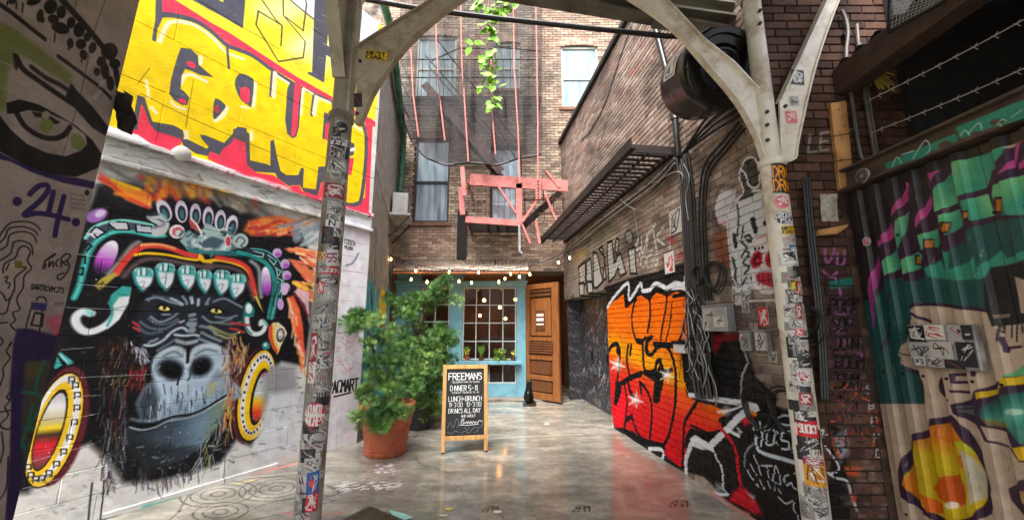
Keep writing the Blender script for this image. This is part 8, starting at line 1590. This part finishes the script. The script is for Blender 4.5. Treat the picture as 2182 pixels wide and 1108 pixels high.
# ---------------------------------------------------------------- cables, boxes and fittings on the right wall
def wcable(pts, r, off, m=BLACKR, n=6): 
    return [PR.hit(px, py, off if not hasattr(off, '__len__') else off[i]) for i, (px, py) in enumerate(spl(pts, 4))]
def cable_thing(name, label, runs, cat_='cable', group='cables on the right wall'):
    t = thing(name, label, cat_, PR.hit(*runs[0][0][0], .02), group)
    for pts, r, off, m in runs: b = MB(); b.tube(wcable(pts, r, off), r, 6); b.build('cable', m, t, smooth=True)
    return t
rc = random.Random(11)
cable_thing('cable_bundle', 'thick bundle of black cables running down the brick wall left of the masked figure', [([(1452 + d, 322), (1464 + d, 400), (1470 + d, 500), (1476 + d, 600), (1482 + d * 1.3, 700), (1492 + d * 1.6, 780), (1504 + d * 1.6, 850)], .012 + .006 * rc.random(), .02 + .02 * rc.random(), BLACKR if i % 3 else mat('brown_cable', (60, 48, 40), .5)) for i, d in enumerate((-8, -3, 2, 7, 12, 17))])
cable_thing('conduit_bundle', 'black cables bending from the drum down beside the white figure', [([(1580 + d, 262 + d), (1540 + d, 310 + d), (1508 + d, 350 + d), (1497 + d, 410), (1496 + d, 500), (1503 + d, 600), (1510 + d, 640)], .013, .03, BLACKR) for d in (0, 7, 13)])
cable_thing('cable_bundle', 'bundle of black cables sweeping up from the walkway end to the canopy', [([(1452 + 3 * d, 336 - d), (1500 + d, 300 - d), (1545, 270 - 2 * d), (1600, 236 - 2 * d), (1640, 205 - 2 * d)], .014, .04 + .01 * d, BLACKR) for d in (0, 4, 8, 12)])
cable_thing('cable_bundle', 'slack cables strung under the slatted walkway', [([(1446, 338 + d), (1400, 385 + d * 1.2), (1340, 430 + d), (1270, 482 + d), (1205, 540 + d * .3)], .010, .05, BLACKR if d % 2 else WIREG) for d in (0, 5, 10, 17)] + [([(1330, 426), (1360, 446), (1400, 444), (1440, 420), (1464, 385), (1460, 368), (1440, 370), (1400, 392)], .005, .06, WIREG), ([(1352, 430), (1360, 470), (1366, 505)], .004, .04, WIREG), ([(1465, 350), (1478, 380), (1470, 420), (1476, 470)], .006, .05, WIREG)])
t = thing('drain_pipe', 'black drain pipe dropping from the wall top to the walkway end', 'pipe', PR.hit(1456, 335, .05)); b = MB(); b.tube([PR.hit(1400, 40, .06), PR.hit(1432, 160, .06), PR.hit(1448, 250, .06), PR.hit(1456, 335, .06)], .035, 10); b.build('tube', BLACKP, t, smooth=True); b = MB(); b.tube([PR.hit(1446, 245, .06), PR.hit(1449, 256, .06)], .045, 10); b.build('collar', BLACKP, t)
tang = []
for i in range(26):
    x = rc.uniform(1478, 1512); y = rc.uniform(600, 680); P = [(x, y)]
    for k in range(5): x += rc.uniform(-16, 20); y += rc.uniform(10, 46); P.append((x, y))
    tang.append((P, rc.uniform(.003, .006), .03 + .06 * rc.random(), WIREG if i % 2 else BLACKR))
cable_thing('wire_tangle', 'tangle of loose grey and black wires hanging beside the orange lettering', tang, 'wires')
def coil(name, label, px, py, R, n, m=BLACKR):
    t = thing(name, label, 'cable coil', PR.hit(px, py, .03), 'cable coils on the right wall')
    for k in range(n):
        c = PR.uv(px, py); r = R * (1 + .12 * rc.uniform(-1, 1)); ph = rc.uniform(-.03, .03)
        b = MB(); b.tube([PR.pt(c[0] + r * math.cos(a) + ph, c[1] + r * 1.1 * math.sin(a) + ph, .035 + .03 * k / n + .01 * math.sin(2 * a)) for a in np.linspace(0, 2 * math.pi, 25)], .007, 6, False); b.build('loop', m, t, smooth=True)
coil('cable_coil', 'black cable coil hanging above the silver junction box', 1530, 588, .13, 6); coil('cable_coil', 'small cable coil beside the vertical bundle', 1497, 585, .09, 4); coil('cable_coil', 'large black cable loop under the two small stickered boxes', 1626, 868, .15, 4); coil('cable_coil', 'black cable loop half behind the cream post', 1683, 872, .13, 3); coil('cable_coil', 'faint cable loop right of the cream post', 1738, 690, .10, 3)
def wbox(name, label, cat_, px, py, w_, h_, d, m, st=None):
    u, v = PR.uv(px, py); t = thing(name, label, cat_, PR.pt(u, v - h_ / 2, 0)); b = MB(); b.slab(PR, u - w_ / 2, u + w_ / 2, v - h_ / 2, v + h_ / 2, .006, d); b.build('casing', m, t, bevel=.008)
    b = MB(); b.slab(PR, u - w_ / 2 - .006, u + w_ / 2 + .006, v + h_ / 2 + .001, v + h_ / 2 + .012, .006, d + .008); b.build('lid', m, t)
    if st is not None:
        for k, (du, dv, sw, sh, idx) in enumerate(st): flat_sticker(PR, u + du, v + dv, sw, sh, idx, t, d + .002 + .001 * k)
    return t
ALU = mat('aluminium', (176, 178, 180), .4, .5, var=.25, scale=8, dirt=(120, 116, 112))
wbox('junction_box', 'silver junction box tagged in black on the right wall', 'junction box', 1541, 679, .36, .24, .1, ALU, [(.06, .05, .14, .08, 24), (-.08, -.03, .16, .1, 39), (.12, -.06, .1, .09, 44)])
wbox('meter_box', 'small box with a yellow sticker below the junction box', 'junction box', 1600, 727, .12, .16, .06, ALU, [(0, 0, .11, .14, 36)]); wbox('meter_box', 'small box with a framed sticker beside the cream post', 'junction box', 1634, 727, .13, .16, .06, ALU, [(0, 0, .11, .14, 41)])
def plate(label, px, py, w_, h_, idx, rot=0): u, v = PR.uv(px, py); t = thing('wall_sticker', label, 'sticker', PR.pt(u, v, .004), 'stickers on the right wall'); b = MB(); b.slab(PR, u - w_ / 2, u + w_ / 2, v - h_ / 2, v + h_ / 2, .003, .007); b.build('backing', WHITEP, t); flat_sticker(PR, u, v, w_ - .004, h_ - .004, idx, t, .0085, 0)
plate('red and white sticker above the small boxes', 1628, 675, .11, .16, 13); plate('white patterned paste-up high beside the cable bundle', 1440, 472, .26, .30, 29); plate('white paste-up with black and pink letters above the orange piece', 1427, 560, .22, .26, 18); plate('small pink sticker beside the loop of cable', 1674, 708, .06, .06, 1)
# white splat-painted bracket at the right end of the orange letters
u, v = PR.uv(1460, 742); t = thing('wall_bracket', 'small white painted bracket at the edge of the orange letters', 'bracket', PR.pt(u, v, 0)); b = MB(); b.slab(PR, u - .12, u + .10, v - .05, v + .05, .006, .09); b.build('plate', WHITEP, t, bevel=.01); b = MB(); b.slab(PR, u - .13, u + .11, v + .052, v + .08, .006, .1); b.build('cap', BLACKP, t)
for i, (px, py, idx, lab) in enumerate(((1590, 655, 28, 'grey sticker left of the red and white one'), (1608, 700, 40, 'small white sticker between the box stickers'), (1655, 600, 34, 'white sticker low on the skull face'), (1575, 640, 30, 'scribbled label above the junction box end'), (1648, 760, 46, 'torn label under the framed sticker box'), (1715, 755, 52, 'pale torn sticker right behind the cream post'))): plate(lab, px, py, .09, .09, idx)
# screws along the gate sheets
# horizontal white pipe
b = MB(); b.tube([PR.hit(1606, 642, .04), PR.hit(1660, 640, .04), PR.hit(1668, 650, .04), PR.hit(1668, 700, .03)], .011, 8); tag(b.build('wall_pipe', WHITEP, smooth=True), 'thin white pipe under the painted skull face', 'pipe')

# ---------------------------------------------------------------- things on the pier and gate
def pp(px, py, off=.02): return PP.hit(px, py, off)
for i, (P, r, lab) in enumerate((([(1786, 30), (1795, 50), (1799, 80), (1795, 130), (1806, 210), (1822, 320), (1830, 345)], .015, 'grey conduit with a bend running down the pier'), ([(1818, 60), (1824, 130), (1838, 230), (1856, 340)], .014, 'straight steel conduit on the pier beside the shed'), ([(1826, 100), (1846, 230), (1862, 335)], .010, 'thin second conduit close to the shed opening'))):
    t = thing('conduit', lab, 'conduit', pp(*P[-1]), 'conduits on the pier'); b = MB(); b.tube([pp(x, y, .035) for x, y in spl(P, 3)], r, 8); b.build('tube', mat('galv', (120, 116, 110), .4, .5, var=.3, scale=8), t, smooth=True)
    for (x, y) in P[2:-1:2]: q = pp(x, y, .02); b = MB(); b.box(q - np.array([.03, .018, .012]), q + np.array([.03, .018, .012])); b.build('clip', DARKST, t)
t = thing('wooden_plank', 'raw pine plank fixed upright on the dark brick pier', 'plank', pp(1800, 405)); P = [pp(*q, .004) for q in ((1762, 226), (1795, 220), (1812, 400), (1782, 408))]; b = MB(); b.prism(P, (0, -.035, 0)); o = b.build('plank', WOODP, t, bevel=.004)
for q in ((1785, 300), (1782, 345), (1800, 390), (1778, 240)): q = pp(*q, .0395); b = MB(); b.tube([q, q - np.array([0, .004, 0])], .006, 6); b.build('nail', DARKST, o)
for zz in (298, 352): b = MB(); b.tube([pp(1755, zz, .043), pp(1790, zz - 6, .046), pp(1830, zz - 10, .043)], .003, 5); b.build('tie_wire', BLACKR, o)
t = thing('wooden_offcut', 'short pine offcut wedged on the pier below the paper notice', 'plank', pp(1760, 497)); P = [pp(*q, .004) for q in ((1730, 495), (1795, 482), (1790, 490), (1770, 502), (1733, 506))]; b = MB(); b.prism(P, (0, -.06, 0)); b.build('offcut', WOODP, t, bevel=.004)
t = thing('paper_notice', 'crumpled white paper notice pasted on the dark brick pier', 'notice', pp(1764, 445)); nu = 6; V_ = []; b = MB()
for j in range(nu + 1):
    for i in range(nu + 1): px = 1744 + 36 * i / nu + 3 * j / nu; py = 415 + 58 * j / nu; b.v.append(tuple(pp(px, py, .012 + .006 * rc.random())))
for j in range(nu):
    for i in range(nu): a = j * (nu + 1) + i; b.f.append((a, a + 1, a + nu + 2, a + nu + 1))
b.build('sheet', mat('paper', (176, 170, 158), .8, var=.25, scale=30, dirt=(120, 114, 104), dscale=14), t)
cable_runs = [([(1712 + d, 380), (1720 + d, 480), (1733 + d, 600), (1745 + d, 720), (1752 + d, 850)], d) for d in (0, 6, 12)]
t = thing('cable_bundle', 'black cables dropping down the wall corner just right of the cream post', 'cable', pp(1740, 600), 'cables on the right wall')
for P, d in cable_runs: b = MB(); b.tube([at_y(x, y, 2.86) for x, y in spl(P, 3)], .011, 6); b.build('cable', BLACKR, t, smooth=True)
# barbed wire
for i, (a, c) in enumerate((((1852, 214), (2182, 36)), ((1856, 284), (2182, 140)))):
    p_, q_ = at_x(*a, 2.64), at_x(*c, 2.7); d = q_ - p_; t = thing('barbed_wire', ['upper strand of barbed wire above the gate', 'lower strand of barbed wire above the gate'][i], 'barbed wire', p_, 'barbed wire above the gate')
    b = MB(); b.tube([p_ + d * s_ - np.array([0, 0, .02 * math.sin(s_ * 2.2)]) for s_ in np.linspace(0, 1.8, 16)], .0035, 5); b.build('strand', WIREG, t)
    b = MB()
    for s_ in np.arange(.08, 1.8, .11):
        c_ = p_ + d * s_ - np.array([0, 0, .02 * math.sin(s_ * 2.2)])
        for a_ in (.6, 2.4, 4.2): b.tube([c_, c_ + np.array([.008, .02 * math.cos(a_), .025 * math.sin(a_)])], .002, 4)
    b.build('barbs', WIREG, t, kind='stuff')
# stickered control box on the gate
u, v = PG.uv(2030, 738); t = thing('control_box', 'metal control box plastered with stickers on the corrugated gate', 'control box', PG.pt(u, v - .1, .03)); bw, bh = .36, .26
b = MB(); b.slab(PG, u - bw / 2, u + bw / 2, v - bh / 2, v + bh / 2, .031, .075); b.build('casing', ALU, t, bevel=.006)
cells = [(-.125, .075, .1, .1, 5), (-.02, .085, .11, .09, 21), (.09, .07, .08, .11, 26), (-.12, -.03, .12, .1, 33), (.0, -.02, .12, .1, 39), (.125, -.04, .09, .14, 42), (-.13, -.095, .07, .06, 19), (-.04, -.095, .09, .06, 46), (.06, -.1, .1, .05, 27), (.15, .085, .05, .08, 48)]
for k, (du, dv, sw, sh, idx) in enumerate(cells): flat_sticker(PG, u - du * -1.0, v + dv, sw, sh, idx, t, .0765 + .0006 * k, 0)
for v_s in (.38, 1.3, 2.23):
    for k in range(13): b = MB(); q = PG.pt(.0925 + .13 * k, v_s, .0285); b.tube([q, q + PG.N * .006], .009, 6); b.build('screw', DARKST, GT)
u2, v2 = PG.uv(1855, 515); t2 = thing('gate_sticker', 'small oval face sticker on the black edge of the gate', 'sticker', PG.pt(u2, v2, .03)); b = MB(); b.tube([PG.pt(u2, v2, .0295), PG.pt(u2, v2, .032)], .034, 18); b.build('backing', WHITEP, t2); flat_sticker(PG, u2, v2, .044, .044, 1, t2, .0335)
# yellow straw tuft under the shed roof
t = thing('straw_tuft', 'yellow straw poking out under the shed roof', 'straw', at_y(1870, 160, 2.85)); b = MB()
for _ in range(60): a = at_y(1828 + rc.uniform(0, 20), 138 + rc.uniform(0, 16), 2.86); c = at_y(1850 + rc.uniform(0, 60), 165 + rc.uniform(-8, 26), 2.80); b.tube([a, (a + c) / 2 + np.array([0, 0, .02]), c], .003, 4)
b.build('stalks', mat('straw', (176, 150, 60), .8, var=.3), t, kind='stuff')

# ---------------------------------------------------------------- on the ground
q = [at_z(*p_, .004) for p_ in ((700, 1125), (788, 1082), (880, 1120), (800, 1190))]; t = thing('hatch_plate', 'dark steel hatch plate lying on the wet ground near the grey post', 'plate', q[1]); b = MB(); b.prism(q, (0, 0, .022)); o = b.build('plate', mat('hatch', (86, 78, 68), .4, .3, var=.3, scale=9, dirt=(60, 52, 46)), t, bevel=.005)
cen = sum(q) / 4
for i in range(5):
    for j in range(5): s_, t_ = (i + .5) / 5, (j + .5) / 5; p_ = q[0] * (1 - s_) * (1 - t_) + q[1] * s_ * (1 - t_) + q[2] * s_ * t_ + q[3] * (1 - s_) * t_; b = MB(); b.box(p_ + np.array([-.02, -.006, .0222]), p_ + np.array([.02, .006, .026])); b.build('tread_stud', MATS['hatch'], o)
P = [at_z(*p_, .008) for p_ in ((828, 1086), (862, 1094), (880, 1102), (846, 1112))]; b = MB(); b.prism(P, (0, 0, .003)); tag(b.build('paper_flyer', mat('mint_paper', (150, 206, 196), .6, var=.15)), 'mint green flyer lying beside the hatch plate', 'flyer')
P = [at_z(*p_, .006) for p_ in ((905, 1090), (935, 1088), (938, 1096), (908, 1098))]
for i, (px, py, c) in enumerate(((957, 1084, (200, 186, 90)), (1060, 1090, (206, 200, 190)), (1165, 903, (220, 214, 200)), (945, 1098, (190, 184, 170)))):
    b = MB(); c0_ = at_z(px, py, .004); b.prism([c0_ + np.array([.04 * math.cos(a) * (1 + .3 * math.sin(3 * a)), .025 * math.sin(a), 0]) for a in np.linspace(0, 6.28, 9)[:-1]], (0, 0, .003)); tag(b.build('fallen_leaf', mat('litter%d' % i, c, .7)), ['yellow fallen leaf in front of the sandwich board', 'scrap of pale paper near the drain mark', 'white scrap of paper far down the alley', 'grey scrap of paper near the hatch plate'][i], 'litter', 'litter on the ground')
